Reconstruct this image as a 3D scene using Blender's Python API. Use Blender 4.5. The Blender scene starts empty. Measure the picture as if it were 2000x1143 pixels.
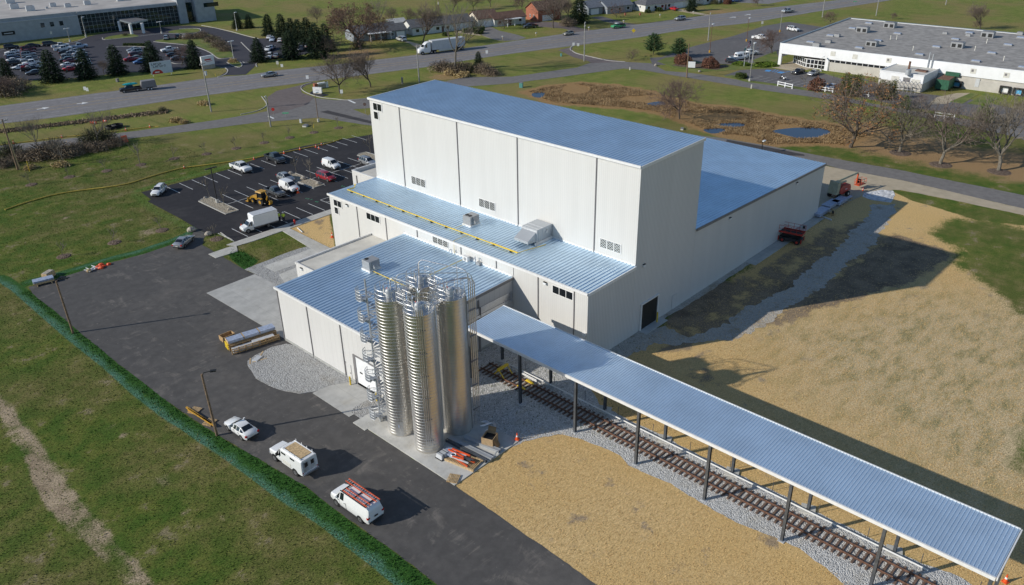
import bpy, math, random
import numpy as np
from mathutils import Vector, Matrix
C = bpy.context.scene.collection
R = math.radians
PI = math.pi
# ------------------------------------------------------------------ camera (solved from the straight edges of the plant)
W, HH, F = 2000.0, 1143.0, 1589.23
YAW, PIT, ROL, CH = R(43.5127), R(27.4715), R(-1.1003), 53.650
_fw = Vector((math.cos(YAW)*math.cos(PIT), math.sin(YAW)*math.cos(PIT), -math.sin(PIT)))
_rt = Vector((math.sin(YAW), -math.cos(YAW), 0)); _up = _rt.cross(_fw)
_c, _s = math.cos(ROL), math.sin(ROL)
RT, UP, FW = _c*_rt+_s*_up, -_s*_rt+_c*_up, _fw
def ray(px, py): return (RT*((px-W/2)/F) - UP*((py-HH/2)/F) + FW)
def G(px, py, z=0.0):                       # where a sight line meets the level z
    r = ray(px, py); t = (z-CH)/r.z
    return Vector((r.x*t, r.y*t, z))
def hgt(px, py, ty):                        # height of something standing at (px,py) whose top is seen at row ty
    g = G(px, py); lo, hi = 0.0, 60.0
    for _ in range(40):
        m = (lo+hi)/2; q = Vector((g.x, g.y, m-CH))
        y = HH/2 - F*q.dot(UP)/q.dot(FW)
        if y > ty: lo = m
        else: hi = m
    return lo
cam = bpy.data.cameras.new('camera'); co = bpy.data.objects.new('camera', cam); C.objects.link(co)
cam.sensor_width = 36; cam.lens = F/W*36; cam.clip_end = 5000; cam.clip_start = 1
co.matrix_world = Matrix(((RT.x, UP.x, -FW.x, 0), (RT.y, UP.y, -FW.y, 0), (RT.z, UP.z, -FW.z, CH), (0, 0, 0, 1)))
bpy.context.scene.camera = co
# ------------------------------------------------------------------ materials
MATS = {}
def srgb(r, g, b):
    f = lambda c: (c/255/12.92) if c/255 <= .04045 else ((c/255+.055)/1.055)**2.4
    return (f(r), f(g), f(b))
def node_mat(name):
    m = bpy.data.materials.new(name); m.use_nodes = True
    nt = m.node_tree; b = nt.nodes['Principled BSDF']
    MATS[name] = m
    return m, nt, b
def nd(nt, typ, **kw):
    n = nt.nodes.new(typ)
    for k, v in kw.items(): setattr(n, k, v)
    return n
def noise(nt, vec, scale, detail=4, rough=.6):
    n = nd(nt, 'ShaderNodeTexNoise'); n.inputs['Scale'].default_value = scale
    n.inputs['Detail'].default_value = detail; n.inputs['Roughness'].default_value = rough
    nt.links.new(vec, n.inputs['Vector']); return n.outputs['Fac']
def ramp(nt, fac, lo, hi):
    n = nd(nt, 'ShaderNodeMapRange'); n.interpolation_type = 'SMOOTHSTEP'
    n.inputs['From Min'].default_value = lo; n.inputs['From Max'].default_value = hi
    nt.links.new(fac, n.inputs['Value']); return n.outputs['Result']
def mix(nt, fac, a, b):
    n = nd(nt, 'ShaderNodeMix', data_type='RGBA')
    if isinstance(fac, float): n.inputs['Factor'].default_value = fac
    else: nt.links.new(fac, n.inputs['Factor'])
    for s, v in (('A', a), ('B', b)):
        i = [q for q in n.inputs if q.name == s and q.type == 'RGBA'][0]
        if isinstance(v, tuple): i.default_value = (*v, 1)
        else: nt.links.new(v, i)
    return [q for q in n.outputs if q.type == 'RGBA'][0]
def mth(nt, op, a, b=None):
    n = nd(nt, 'ShaderNodeMath', operation=op)
    for i, v in enumerate((a, b)):
        if v is None: continue
        if isinstance(v, (int, float)): n.inputs[i].default_value = v
        else: nt.links.new(v, n.inputs[i])
    return n.outputs[0]
def wpos(nt, scale=(1, 1, 1), rot=0):
    g = nd(nt, 'ShaderNodeNewGeometry'); m = nd(nt, 'ShaderNodeMapping')
    m.inputs['Scale'].default_value = scale; m.inputs['Rotation'].default_value = (0, 0, rot)
    nt.links.new(g.outputs['Position'], m.inputs['Vector']); return m.outputs['Vector']
def opos(nt, scale=(1, 1, 1)):
    g = nd(nt, 'ShaderNodeTexCoord'); m = nd(nt, 'ShaderNodeMapping')
    m.inputs['Scale'].default_value = scale
    nt.links.new(g.outputs['Object'], m.inputs['Vector']); return m.outputs['Vector']
def bump(nt, b, h, strength=.5, dist=.05):
    n = nd(nt, 'ShaderNodeBump'); n.inputs['Strength'].default_value = strength; n.inputs['Distance'].default_value = dist
    nt.links.new(h, n.inputs['Height']); nt.links.new(n.outputs['Normal'], b.inputs['Normal'])
def M(name, col, rough=.6, metal=0.0, var=.25, vscale=2.0, spec=.5, bmp=0, coat=0):
    """plain material whose colour wanders a little with a noise"""
    if name in MATS: return MATS[name]
    m, nt, b = node_mat(name)
    b.inputs['Roughness'].default_value = rough; b.inputs['Metallic'].default_value = metal
    b.inputs['Specular IOR Level'].default_value = spec
    if coat: b.inputs['Coat Weight'].default_value = coat; b.inputs['Coat Roughness'].default_value = .05
    if var:
        p = opos(nt); f = noise(nt, p, vscale, 5)
        dk = tuple(c*(1-var) for c in col); lt = tuple(min(1, c*(1+var)) for c in col)
        nt.links.new(mix(nt, ramp(nt, f, .3, .7), dk, lt), b.inputs['Base Color'])
        if bmp: bump(nt, b, noise(nt, p, vscale*6, 4), bmp, .03)
    else: b.inputs['Base Color'].default_value = (*col, 1)
    return m
# ------------------------------------------------------------------ mesh builder
class MB:
    def __init__(s): s.v = []; s.f = []; s.mi = []; s.mats = []; s.cur = 0
    def use(s, m):
        if m not in s.mats: s.mats.append(m)
        s.cur = s.mats.index(m); return s
    def add(s, vs, fs):
        o = len(s.v); s.v += [tuple(q) for q in vs]
        for f in fs: s.f.append(tuple(i+o for i in f)); s.mi.append(s.cur)
        return s
    def poly(s, pts): return s.add(pts, [tuple(range(len(pts)))])
    def box(s, x0, x1, y0, y1, z0, z1):
        v = [(x, y, z) for z in (z0, z1) for x, y in ((x0, y0), (x1, y0), (x1, y1), (x0, y1))]
        return s.add(v, [(3, 2, 1, 0), (4, 5, 6, 7), (0, 1, 5, 4), (1, 2, 6, 5), (2, 3, 7, 6), (3, 0, 4, 7)])
    def obox(s, c, dx, dy, dz, rz=0):       # box centred in plan, standing on c.z, turned by rz
        ca, sa = math.cos(rz), math.sin(rz); v = []
        for z in (0, dz):
            for x, y in ((-1, -1), (1, -1), (1, 1), (-1, 1)):
                X, Y = x*dx/2, y*dy/2; v.append((c[0]+X*ca-Y*sa, c[1]+X*sa+Y*ca, c[2]+z))
        return s.add(v, [(3, 2, 1, 0), (4, 5, 6, 7), (0, 1, 5, 4), (1, 2, 6, 5), (2, 3, 7, 6), (3, 0, 4, 7)])
    def prism(s, pts, z0, z1):              # plan outline, counter-clockwise
        n = len(pts); v = [(p[0], p[1], z0) for p in pts]+[(p[0], p[1], z1) for p in pts]
        return s.add(v, [tuple(range(n-1, -1, -1)), tuple(range(n, 2*n))]+[(i, (i+1) % n, (i+1) % n+n, i+n) for i in range(n)])
    def xprism(s, pts, y0, y1):             # outline in x,z swept along y
        n = len(pts); v = [(p[0], y0, p[1]) for p in pts]+[(p[0], y1, p[1]) for p in pts]
        return s.add(v, [tuple(range(n)), tuple(range(2*n-1, n-1, -1))]+[(i+n, (i+1) % n+n, (i+1) % n, i) for i in range(n)])
    def tube(s, pts, r, n=8, caps=True, r1=None):
        pts = [Vector(p) for p in pts]; k = len(pts); vs = []; last = None
        for i, p in enumerate(pts):
            d = (pts[min(i+1, k-1)]-pts[max(i-1, 0)])
            d = d.normalized() if d.length > 1e-9 else Vector((0, 0, 1))
            if last is None:
                a = Vector((0, 0, 1)) if abs(d.z) < .9 else Vector((1, 0, 0)); u = d.cross(a).normalized()
            else: u = (last-d*last.dot(d)).normalized()
            last = u; w = d.cross(u)
            rr = r if r1 is None else r+(r1-r)*i/max(1, k-1)
            if isinstance(r, (list, tuple)): rr = r[i]
            for j in range(n):
                a = 2*PI*j/n; vs.append(p+(u*math.cos(a)+w*math.sin(a))*rr)
        fs = [(i*n+j, i*n+(j+1) % n, (i+1)*n+(j+1) % n, (i+1)*n+j) for i in range(k-1) for j in range(n)]
        if caps: fs += [tuple(range(n-1, -1, -1)), tuple(range((k-1)*n, k*n))]
        return s.add(vs, fs)
    def cyl(s, p0, p1, r, n=12, r1=None): return s.tube([p0, p1], r, n, True, r1)
    def lathe(s, c, prof, n=24, caps=True):  # profile of (radius, z)
        vs = [(c[0]+r*math.cos(2*PI*j/n), c[1]+r*math.sin(2*PI*j/n), c[2]+z) for r, z in prof for j in range(n)]
        k = len(prof)
        fs = [(i*n+j, i*n+(j+1) % n, (i+1)*n+(j+1) % n, (i+1)*n+j) for i in range(k-1) for j in range(n)]
        if caps: fs += [tuple(range(n-1, -1, -1)), tuple(range((k-1)*n, k*n))]
        return s.add(vs, fs)
    def ring(s, c, r, t, n=24, a0=0, a1=2*PI, m=5):   # hoop of tube radius t
        full = abs(a1-a0-2*PI) < 1e-6; k = n if full else n+1
        pts = [(c[0]+r*math.cos(a0+(a1-a0)*i/n), c[1]+r*math.sin(a0+(a1-a0)*i/n), c[2]) for i in range(n+1)]
        return s.tube(pts, t, m, False)
    def sphere(s, c, rx, ry, rz, n=10, k=6):
        vs = []; fs = []
        for i in range(k+1):
            th = PI*i/k
            for j in range(n):
                a = 2*PI*j/n; vs.append((c[0]+rx*math.sin(th)*math.cos(a), c[1]+ry*math.sin(th)*math.sin(a), c[2]+rz*math.cos(th)))
        fs = [(i*n+j, (i+1)*n+j, (i+1)*n+(j+1) % n, i*n+(j+1) % n) for i in range(k) for j in range(n)]
        return s.add(vs, fs)
    def merge(s, o):
        b = len(s.v); s.v += o.v
        for f, mi in zip(o.f, o.mi):
            m = o.mats[mi]
            if m not in s.mats: s.mats.append(m)
            s.f.append(tuple(i+b for i in f)); s.mi.append(s.mats.index(m))
        return s
    def mesh(s, name, smooth=None, off=None):
        me = bpy.data.meshes.new(name)
        v = s.v if off is None else [(a-off[0], b-off[1], c-off[2]) for a, b, c in s.v]
        me.from_pydata(v, [], s.f)
        for m in s.mats: me.materials.append(MATS[m] if isinstance(m, str) else m)
        if len(s.mats) > 1: me.polygons.foreach_set('material_index', s.mi)
        if smooth is not None:
            me.polygons.foreach_set('use_smooth', [True]*len(s.f))
            me.set_sharp_from_angle(angle=R(smooth))
        me.update(); return me
    def build(s, name, parent=None, world=True, smooth=None):
        off = None
        if parent is not None and world:
            off = Vector(parent.location); q = parent.parent
            while q is not None: off = off+Vector(q.location); q = q.parent
        o = bpy.data.objects.new(name, s.mesh(name, smooth, off)); C.objects.link(o)
        if parent is not None: o.parent = parent
        return o
def tag(o, label=None, cat=None, group=None, kind=None):
    if label: o['label'] = label
    if cat: o['category'] = cat
    if group: o['group'] = group
    if kind: o['kind'] = kind
    return o
def thing(name, label, cat, loc=(0, 0, 0), rz=0, group=None):
    o = bpy.data.objects.new(name, None); C.objects.link(o)
    o.location = loc; o.rotation_euler = (0, 0, rz); o.empty_display_size = .2
    return tag(o, label, cat, group)
def dup(o, loc, rz=0, label=None, group=None, scale=None):
    def rec(a, par):
        c = a.copy(); C.objects.link(c)
        if par is not None: c.parent = par
        for ch in list(a.children): rec(ch, c)
        return c
    r = rec(o, None); r.location = loc; r.rotation_euler = (0, 0, rz)
    if label: r['label'] = label
    if group: r['group'] = group
    if scale: r.scale = (scale, scale, scale) if isinstance(scale, (int, float)) else scale
    return r
def smooth_line(pts, closed=False, n=6):    # Catmull-Rom
    P = [Vector((p[0], p[1], 0)) for p in pts]; k = len(P); out = []
    for i in range(k if closed else k-1):
        g = lambda j: P[j % k] if closed else P[max(0, min(k-1, j))]
        a, b, c, d = g(i-1), g(i), g(i+1), g(i+2)
        for t in range(n):
            t /= n
            out.append(.5*((2*b)+(c-a)*t+(2*a-5*b+4*c-d)*t*t+(3*b-a-3*c+d)*t**3))
    if not closed: out.append(P[-1])
    return out
def gp(pts): return [G(*p) for p in pts]
def resample(pts, step):
    out = []; k = len(pts)
    for i in range(k):
        a, b = Vector(pts[i]), Vector(pts[(i+1) % k]); n = max(1, int((b-a).length/step))
        out += [a+(b-a)*t/n for t in range(n)]
    return out
def ccw(pts):
    a = sum(pts[i][0]*pts[(i+1) % len(pts)][1]-pts[(i+1) % len(pts)][0]*pts[i][1] for i in range(len(pts)))
    return pts if a > 0 else pts[::-1]
def sheet(name, pts, mat, z, jitter=0, step=.6, kind='structure', seed=1, thick=0):
    pts = ccw([Vector((p[0], p[1], 0)) for p in pts])
    if jitter:
        rnd = random.Random(seed); pts = resample(pts, step)
        ph = [rnd.uniform(0, 6) for _ in range(6)]
        out = []
        for i, p in enumerate(pts):
            d = sum(math.sin(i*step*w+ph[k])/(k+1) for k, w in enumerate((.35, .9, 1.7, 3.1)))*jitter*.6+rnd.gauss(0, jitter*.35)
            t = pts[(i+1) % len(pts)]-pts[i-1]
            nrm = Vector((t.y, -t.x, 0)); nrm = nrm.normalized() if nrm.length > 1e-6 else nrm
            out.append(p+nrm*d)
        pts = out
    mb = MB().use(mat)
    if thick: mb.prism(pts, z-thick, z)
    else: mb.poly([(p.x, p.y, z) for p in pts])
    me = mb.mesh(name); o = bpy.data.objects.new(name, me); C.objects.link(o)
    if kind: o['kind'] = kind
    return o
def strip(mb, line, w, z):                  # painted line / ribbon following a path
    L = []; 
    for i, p in enumerate(line):
        t = Vector(line[min(i+1, len(line)-1)])-Vector(line[max(i-1, 0)]); nrm = Vector((-t.y, t.x, 0)).normalized()*(w/2)
        L.append((Vector(p)+nrm, Vector(p)-nrm))
    for i in range(len(L)-1):
        a, b = L[i]; c, d = L[i+1]
        mb.poly([(b.x, b.y, z), (d.x, d.y, z), (c.x, c.y, z), (a.x, a.y, z)])
def curb(mb, line, w=.16, h=.13, closed=False):
    pts = [Vector(p) for p in line]; k = len(pts); L = []
    for i in range(k):
        t = (pts[(i+1) % k]-pts[i-1]) if closed else (pts[min(i+1, k-1)]-pts[max(i-1, 0)])
        nrm = Vector((-t.y, t.x, 0)).normalized()*(w/2); L.append((pts[i]+nrm, pts[i]-nrm))
    for i in range(k if closed else k-1):
        (a, b), (c, d) = L[i], L[(i+1) % k]
        v = [(q.x, q.y, z) for z in (-.05, h) for q in (a, b, d, c)]
        mb.add(v, [(4, 5, 6, 7), (0, 1, 5, 4), (1, 2, 6, 5), (2, 3, 7, 6), (3, 0, 4, 7)])
rnd = random.Random(7)
SUN_AZ, SUN_EL = R(149.5), R(26.7)          # direction towards the sun
# ------------------------------------------------------------------ surfaces
def ground_mat():
    m, nt, b = node_mat('land'); b.inputs['Roughness'].default_value = .95; b.inputs['Specular IOR Level'].default_value = .15
    p = wpos(nt); ps = wpos(nt, (1, 3.2, 1), R(40)); pst = wpos(nt, (1, .16, 1), R(-34))
    big = noise(nt, p, .045, 4, .62); mid = noise(nt, p, .3, 5, .65); fine = noise(nt, ps, 1.6, 6, .75); tuft = noise(nt, p, 6.5, 4, .8)
    streak = noise(nt, wpos(nt, (1, .09, 1), R(-5)), .5, 4, .6)
    A = lambda n: (lambda q: (setattr(q, 'attribute_name', n), q.outputs['Fac'])[1])(nd(nt, 'ShaderNodeAttribute'))
    def edge(attr, nz, w=.16, amp=1.0):
        return ramp(nt, mth(nt, 'ADD', attr, mth(nt, 'MULTIPLY', mth(nt, 'SUBTRACT', nz, .5), amp)), .5-w, .5+w)
    # close-mown lawn
    g = mix(nt, ramp(nt, mid, .34, .66), (.068, .125, .017), (.15, .165, .033))
    g = mix(nt, ramp(nt, big, .38, .64), g, mix(nt, ramp(nt, mid, .4, .62), (.115, .13, .03), (.195, .17, .062)))
    g = mix(nt, mth(nt, 'MULTIPLY', ramp(nt, mth(nt, 'ADD', mid, mth(nt, 'MULTIPLY', fine, .35)), .76, .86), .75), g, (.29, .235, .15))
    far = mix(nt, ramp(nt, mid, .3, .7), (.15, .195, .036), (.235, .24, .06))
    far = mix(nt, ramp(nt, big, .4, .62), far, (.255, .215, .075))
    far = mix(nt, mth(nt, 'MULTIPLY', ramp(nt, streak, .52, .68), .55), far, (.125, .15, .035))
    g = mix(nt, A('far'), g, far)
    # sprouting, deep green seeded edges under a thin teal net
    lush = mix(nt, ramp(nt, fine, .35, .65), (.02, .075, .012), (.05, .13, .022))
    teal = mix(nt, ramp(nt, tuft, .35, .65), (.035, .12, .07), (.13, .26, .185))
    lush = mix(nt, edge(A('net'), mth(nt, 'ADD', mth(nt, 'MULTIPLY', mid, .6), mth(nt, 'MULTIPLY', tuft, .5)), .3, 1.7), lush, teal)
    g = mix(nt, edge(A('lush'), fine, .12, .35), g, lush)
    g = mix(nt, mth(nt, 'MULTIPLY', edge(A('bright'), mid, .3, .8), .8), g, mix(nt, ramp(nt, fine, .3, .7), (.075, .16, .025), (.12, .2, .04)))
    # straw mulch over bare earth, thin in places
    earth = mix(nt, ramp(nt, fine, .3, .7), (.26, .2, .145), (.38, .3, .22))
    strw = mix(nt, ramp(nt, noise(nt, p, 7.5, 4, .8), .3, .7), (.46, .3, .11), (.83, .565, .25))
    strw = mix(nt, ramp(nt, big, .35, .7), strw, mix(nt, ramp(nt, fine, .3, .7), (.48, .33, .14), (.82, .58, .285)))
    strw = mix(nt, mth(nt, 'MULTIPLY', ramp(nt, noise(nt, pst, 1.1, 3, .5), .66, .74), .5), strw, (.7, .53, .26))
    strw = mix(nt, mth(nt, 'MULTIPLY', ramp(nt, mth(nt, 'ADD', mid, mth(nt, 'MULTIPLY', tuft, .25)), .71, .82), .85), strw, earth)
    sage = mix(nt, ramp(nt, tuft, .36, .62), (.13, .135, .06), (.42, .35, .17))
    rowp = noise(nt, wpos(nt, (.45, 1, 1), R(8)), .6, 6, .72)
    thin = mix(nt, ramp(nt, mth(nt, 'ADD', mth(nt, 'MULTIPLY', rowp, .85), mth(nt, 'MULTIPLY', tuft, .3)), .5, .72), mix(nt, ramp(nt, tuft, .35, .65), (.43, .325, .175), (.74, .58, .345)), sage)
    strw = mix(nt, A('thin'), strw, thin)
    g = mix(nt, edge(A('straw'), mth(nt, 'ADD', mth(nt, 'MULTIPLY', mid, .5), mth(nt, 'MULTIPLY', fine, .5)), .1, .9), g, strw)
    dirt = mix(nt, ramp(nt, mid, .3, .7), (.24, .18, .115), (.46, .36, .24))
    g = mix(nt, edge(A('dirt'), mth(nt, 'ADD', mth(nt, 'MULTIPLY', mid, .6), mth(nt, 'MULTIPLY', tuft, .4)), .1, 1.0), g, dirt)
    soil_shade = mix(nt, ramp(nt, mid, .3, .7), (.155, .115, .08), (.32, .24, .155))
    g = mix(nt, edge(A('soil_shade'), mth(nt, 'ADD', mth(nt, 'MULTIPLY', mid, .7), mth(nt, 'MULTIPLY', fine, .3)), .08, 1.3), g, soil_shade)
    leaf = mix(nt, ramp(nt, tuft, .3, .7), (.26, .155, .065), (.45, .3, .155))
    g = mix(nt, edge(A('leaf'), mth(nt, 'ADD', mth(nt, 'MULTIPLY', mid, .5), mth(nt, 'MULTIPLY', tuft, .5)), .2, 1.2), g, leaf)
    marsh = mix(nt, ramp(nt, fine, .35, .65), (.26, .15, .062), (.45, .29, .13))
    g = mix(nt, edge(A('marsh'), mid, .12, .7), g, marsh)
    br = mth(nt, 'ADD', mth(nt, 'MULTIPLY', tuft, .5), mth(nt, 'MULTIPLY', noise(nt, ps, 3.6, 5, .8), .6))
    mm = nd(nt, 'ShaderNodeMix', data_type='RGBA', blend_type='MULTIPLY'); mm.inputs[0].default_value = 1
    v = mth(nt, 'ADD', .22, mth(nt, 'MULTIPLY', ramp(nt, br, .38, .74), 1.5))
    am = mth(nt, 'SUBTRACT', 1.0, mth(nt, 'MULTIPLY', A('straw'), .62)); v = mth(nt, 'ADD', mth(nt, 'MULTIPLY', mth(nt, 'SUBTRACT', v, 1.0), am), 1.0); cc = nd(nt, 'ShaderNodeCombineColor')
    for i in range(3): nt.links.new(v, cc.inputs[i])
    q = [i for i in mm.inputs if i.type == 'RGBA']; nt.links.new(g, q[0]); nt.links.new(cc.outputs[0], q[1])
    nt.links.new([o for o in mm.outputs if o.type == 'RGBA'][0], b.inputs['Base Color'])
    bump(nt, b, mth(nt, 'ADD', mth(nt, 'MULTIPLY', tuft, .8), mth(nt, 'MULTIPLY', fine, .6)), .5, .08)
ground_mat()
def asphalt_mat(name, base, dust, amount, scl=.12, lines=0, streaks=.35):
    m, nt, b = node_mat(name); b.inputs['Roughness'].default_value = .85; b.inputs['Specular IOR Level'].default_value = .3
    p = wpos(nt); big = noise(nt, p, scl, 5, .62); mid = noise(nt, p, .8, 5, .7); fine = noise(nt, p, 9, 4, .8)
    st = noise(nt, wpos(nt, (.5, 1.1, 1), R(-52)), .22, 7, .72); st.node.inputs['Distortion'].default_value = 2.5; st2 = noise(nt, wpos(nt, (1.3, .4, 1), R(30)), .3, 6, .7); st2.node.inputs['Distortion'].default_value = 1.2
    d = tuple(c*.88 for c in base); l = tuple(c*1.16 for c in base)
    c = mix(nt, ramp(nt, mid, .3, .7), d, l)
    c = mix(nt, mth(nt, 'MULTIPLY', ramp(nt, big, .5, .75), amount), c, dust)
    c = mix(nt, mth(nt, 'MULTIPLY', ramp(nt, mth(nt, 'MULTIPLY', st, st2), .27, .42), streaks), c, dust)
    c = mix(nt, mth(nt, 'MULTIPLY', ramp(nt, noise(nt, p, 2.3, 2, .4), .72, .78), .8*streaks), c, tuple(min(1, v*1.5) for v in dust))
    c = mix(nt, mth(nt, 'MULTIPLY', ramp(nt, fine, .35, .7), .22), c, tuple(v*.6 for v in base))
    if lines:
        vo = nd(nt, 'ShaderNodeTexVoronoi', feature='DISTANCE_TO_EDGE'); vo.inputs['Scale'].default_value = lines
        nt.links.new(wpos(nt, (1, .45, 1), R(-18)), vo.inputs['Vector'])
        c = mix(nt, mth(nt, 'MULTIPLY', ramp(nt, vo.outputs['Distance'], .012, .004), .6), c, tuple(v*.45 for v in base))
    nt.links.new(c, b.inputs['Base Color']); bump(nt, b, fine, .35, .02)
asphalt_mat('yard_asphalt', (.09, .085, .081), (.23, .205, .18), .45, .05, 0, .6)
asphalt_mat('lot_asphalt', (.03, .028, .031), (.1, .09, .083), .3, .1, 0, .18)
asphalt_mat('road_asphalt', (.19, .178, .168), (.26, .24, .22), .5, .05, 0, .12)
asphalt_mat('highway_asphalt', (.215, .203, .2), (.3, .285, .275), .5, .05, 0, .12)
asphalt_mat('pink_asphalt', (.165, .135, .125), (.22, .19, .18), .5, .1, 0, .4)
asphalt_mat('far_asphalt', (.052, .05, .06), (.08, .075, .085), .5, .05, 0, .2)
asphalt_mat('grey_lot_asphalt', (.14, .132, .13), (.24, .22, .205), .6, .06, 0, .6)
asphalt_mat('patch_asphalt', (.06, .055, .055), (.1, .09, .08), .3, .1, 0, .2)
def concrete_mat(name, base, joint=0, stain=.25):
    m, nt, b = node_mat(name); b.inputs['Roughness'].default_value = .85; b.inputs['Specular IOR Level'].default_value = .25
    p = wpos(nt); f = noise(nt, p, .5, 6, .7); f2 = noise(nt, p, 4, 4, .7)
    c = mix(nt, ramp(nt, f, .3, .7), tuple(v*(1-stain) for v in base), base)
    c = mix(nt, mth(nt, 'MULTIPLY', ramp(nt, noise(nt, p, .23, 3, .6), .58, .72), .35), c, (base[0]*.75, base[1]*.68, base[2]*.56))
    c = mix(nt, mth(nt, 'MULTIPLY', ramp(nt, f2, .4, .7), .2), c, tuple(v*.8 for v in base))
    if joint:
        s = nd(nt, 'ShaderNodeSeparateXYZ'); nt.links.new(wpos(nt), s.inputs[0])
        for ax in 'XY':
            q = mth(nt, 'FRACT', mth(nt, 'DIVIDE', s.outputs[ax], joint))
            c = mix(nt, mth(nt, 'MULTIPLY', ramp(nt, mth(nt, 'ABSOLUTE', mth(nt, 'SUBTRACT', q, .5)), .03/joint, .012/joint), .55), c, tuple(v*.5 for v in base))
    nt.links.new(c, b.inputs['Base Color']); bump(nt, b, f2, .2, .02)
concrete_mat('concrete', (.6, .585, .54), 0); concrete_mat('slab_concrete', (.5, .49, .46), 4.6); concrete_mat('walk_concrete', (.56, .54, .49), 1.55)
concrete_mat('curb_concrete', (.5, .48, .44)); concrete_mat('tan_gravel', (.5, .42, .3), 0, .2)
def gravel_mat(name, a, c2, scale=7.0, blot=(.3, .25, .17), amt=.3):
    m, nt, b = node_mat(name); b.inputs['Roughness'].default_value = .95; b.inputs['Specular IOR Level'].default_value = .1
    p = wpos(nt); vo = nd(nt, 'ShaderNodeTexVoronoi'); vo.inputs['Scale'].default_value = scale; nt.links.new(p, vo.inputs['Vector'])
    s = nd(nt, 'ShaderNodeSeparateColor'); nt.links.new(vo.outputs['Color'], s.inputs[0])
    c = mix(nt, s.outputs[0], a, c2)
    c = mix(nt, mth(nt, 'MULTIPLY', ramp(nt, noise(nt, p, .35, 5, .7), .5, .7), amt), c, blot)
    c = mix(nt, mth(nt, 'MULTIPLY', ramp(nt, vo.outputs['Distance'], .55, 1.0), .6), c, tuple(v*.4 for v in a))
    nt.links.new(c, b.inputs['Base Color']); bump(nt, b, mth(nt, 'ADD', mth(nt, 'MULTIPLY', vo.outputs['Distance'], -1), noise(nt, p, 1.5, 4)), .9, .12)
gravel_mat('gravel', (.3, .295, .285), (.55, .545, .53), 9); gravel_mat('ballast', (.43, .425, .415), (.74, .73, .71), 8.5, (.42, .34, .2), .25)
gravel_mat('path_gravel', (.44, .4, .34), (.64, .6, .53), 9, (.36, .28, .18), .75)
gravel_mat('riprap', (.5, .5, .5), (.75, .75, .75), 2.2, (.5, .5, .5), .1)
gravel_mat('bed_gravel', (.3, .25, .18), (.52, .46, .36), 7, (.3, .25, .18), .2); gravel_mat('mulch', (.1, .07, .05), (.24, .18, .14), 6, (.1, .07, .05), .3)
def wall_mat(name, base, axis, pitch, edge_dark=.8, groove=.1, rough=.45):
    """ribbed steel cladding: fine upright ribs"""
    m, nt, b = node_mat(name); b.inputs['Roughness'].default_value = rough; b.inputs['Specular IOR Level'].default_value = .4
    s = nd(nt, 'ShaderNodeSeparateXYZ'); g = nd(nt, 'ShaderNodeNewGeometry'); nt.links.new(g.outputs['Position'], s.inputs[0])
    q = mth(nt, 'ABSOLUTE', mth(nt, 'SUBTRACT', mth(nt, 'FRACT', mth(nt, 'DIVIDE', s.outputs[axis], pitch)), .5))
    ln = ramp(nt, q, groove, groove*.4)
    w = noise(nt, wpos(nt, (1, 1, .12)), .5, 4, .6)
    bs = mix(nt, ramp(nt, w, .3, .7), tuple(v*.95 for v in base), base)
    pn = mth(nt, 'FRACT', mth(nt, 'MULTIPLY', mth(nt, 'FLOOR', mth(nt, 'DIVIDE', s.outputs[axis], pitch*3)), .618))
    bs = mix(nt, mth(nt, 'MULTIPLY', pn, .06), bs, tuple(v*.6 for v in base))
    c = mix(nt, ln, bs, tuple(v*edge_dark for v in base))
    nt.links.new(c, b.inputs['Base Color']); bump(nt, b, ramp(nt, q, groove*1.2, groove*.3), .35, .04)
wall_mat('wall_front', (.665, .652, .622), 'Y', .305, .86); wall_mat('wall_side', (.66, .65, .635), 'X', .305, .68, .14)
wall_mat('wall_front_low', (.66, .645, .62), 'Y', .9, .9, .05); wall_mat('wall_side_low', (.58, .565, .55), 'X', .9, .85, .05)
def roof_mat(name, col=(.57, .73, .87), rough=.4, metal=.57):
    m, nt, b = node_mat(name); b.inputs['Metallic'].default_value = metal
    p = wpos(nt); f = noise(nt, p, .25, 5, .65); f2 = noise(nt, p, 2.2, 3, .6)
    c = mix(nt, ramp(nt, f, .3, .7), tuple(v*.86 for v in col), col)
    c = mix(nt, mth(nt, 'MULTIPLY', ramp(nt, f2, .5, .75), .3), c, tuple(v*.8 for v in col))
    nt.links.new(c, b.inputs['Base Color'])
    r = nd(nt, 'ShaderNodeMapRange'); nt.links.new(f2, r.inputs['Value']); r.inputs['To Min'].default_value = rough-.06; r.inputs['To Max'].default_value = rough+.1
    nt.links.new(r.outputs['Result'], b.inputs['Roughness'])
roof_mat('roof_metal'); roof_mat('canopy_metal', (.58, .72, .86), .36, .5); roof_mat('galvanised', (.5, .52, .54), .5, .45)  # roof and canopy metals: blue of the reflected sky tinted into the base colour
def steel_mat():
    m, nt, b = node_mat('steel'); b.inputs['Metallic'].default_value = 1
    p = opos(nt, (1, 1, .35)); f = noise(nt, p, 1.2, 5, .65)
    s = nd(nt, 'ShaderNodeSeparateXYZ'); nt.links.new(opos(nt), s.inputs[0])
    ban = mth(nt, 'FRACT', mth(nt, 'MULTIPLY', mth(nt, 'FLOOR', mth(nt, 'DIVIDE', s.outputs['Z'], 1.18)), .618))
    c = mix(nt, ramp(nt, f, .3, .7), (.66, .63, .58), (.76, .735, .69))
    c = mix(nt, mth(nt, 'MULTIPLY', ban, .16), c, (.45, .44, .42))
    nt.links.new(c, b.inputs['Base Color'])
    r = nd(nt, 'ShaderNodeMapRange'); nt.links.new(f, r.inputs['Value']); r.inputs['To Min'].default_value = .3; r.inputs['To Max'].default_value = .46
    nt.links.new(r.outputs['Result'], b.inputs['Roughness']); bump(nt, b, noise(nt, opos(nt, (1, 1, .15)), 2.2, 2, .5), .05, .05)
steel_mat()
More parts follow.
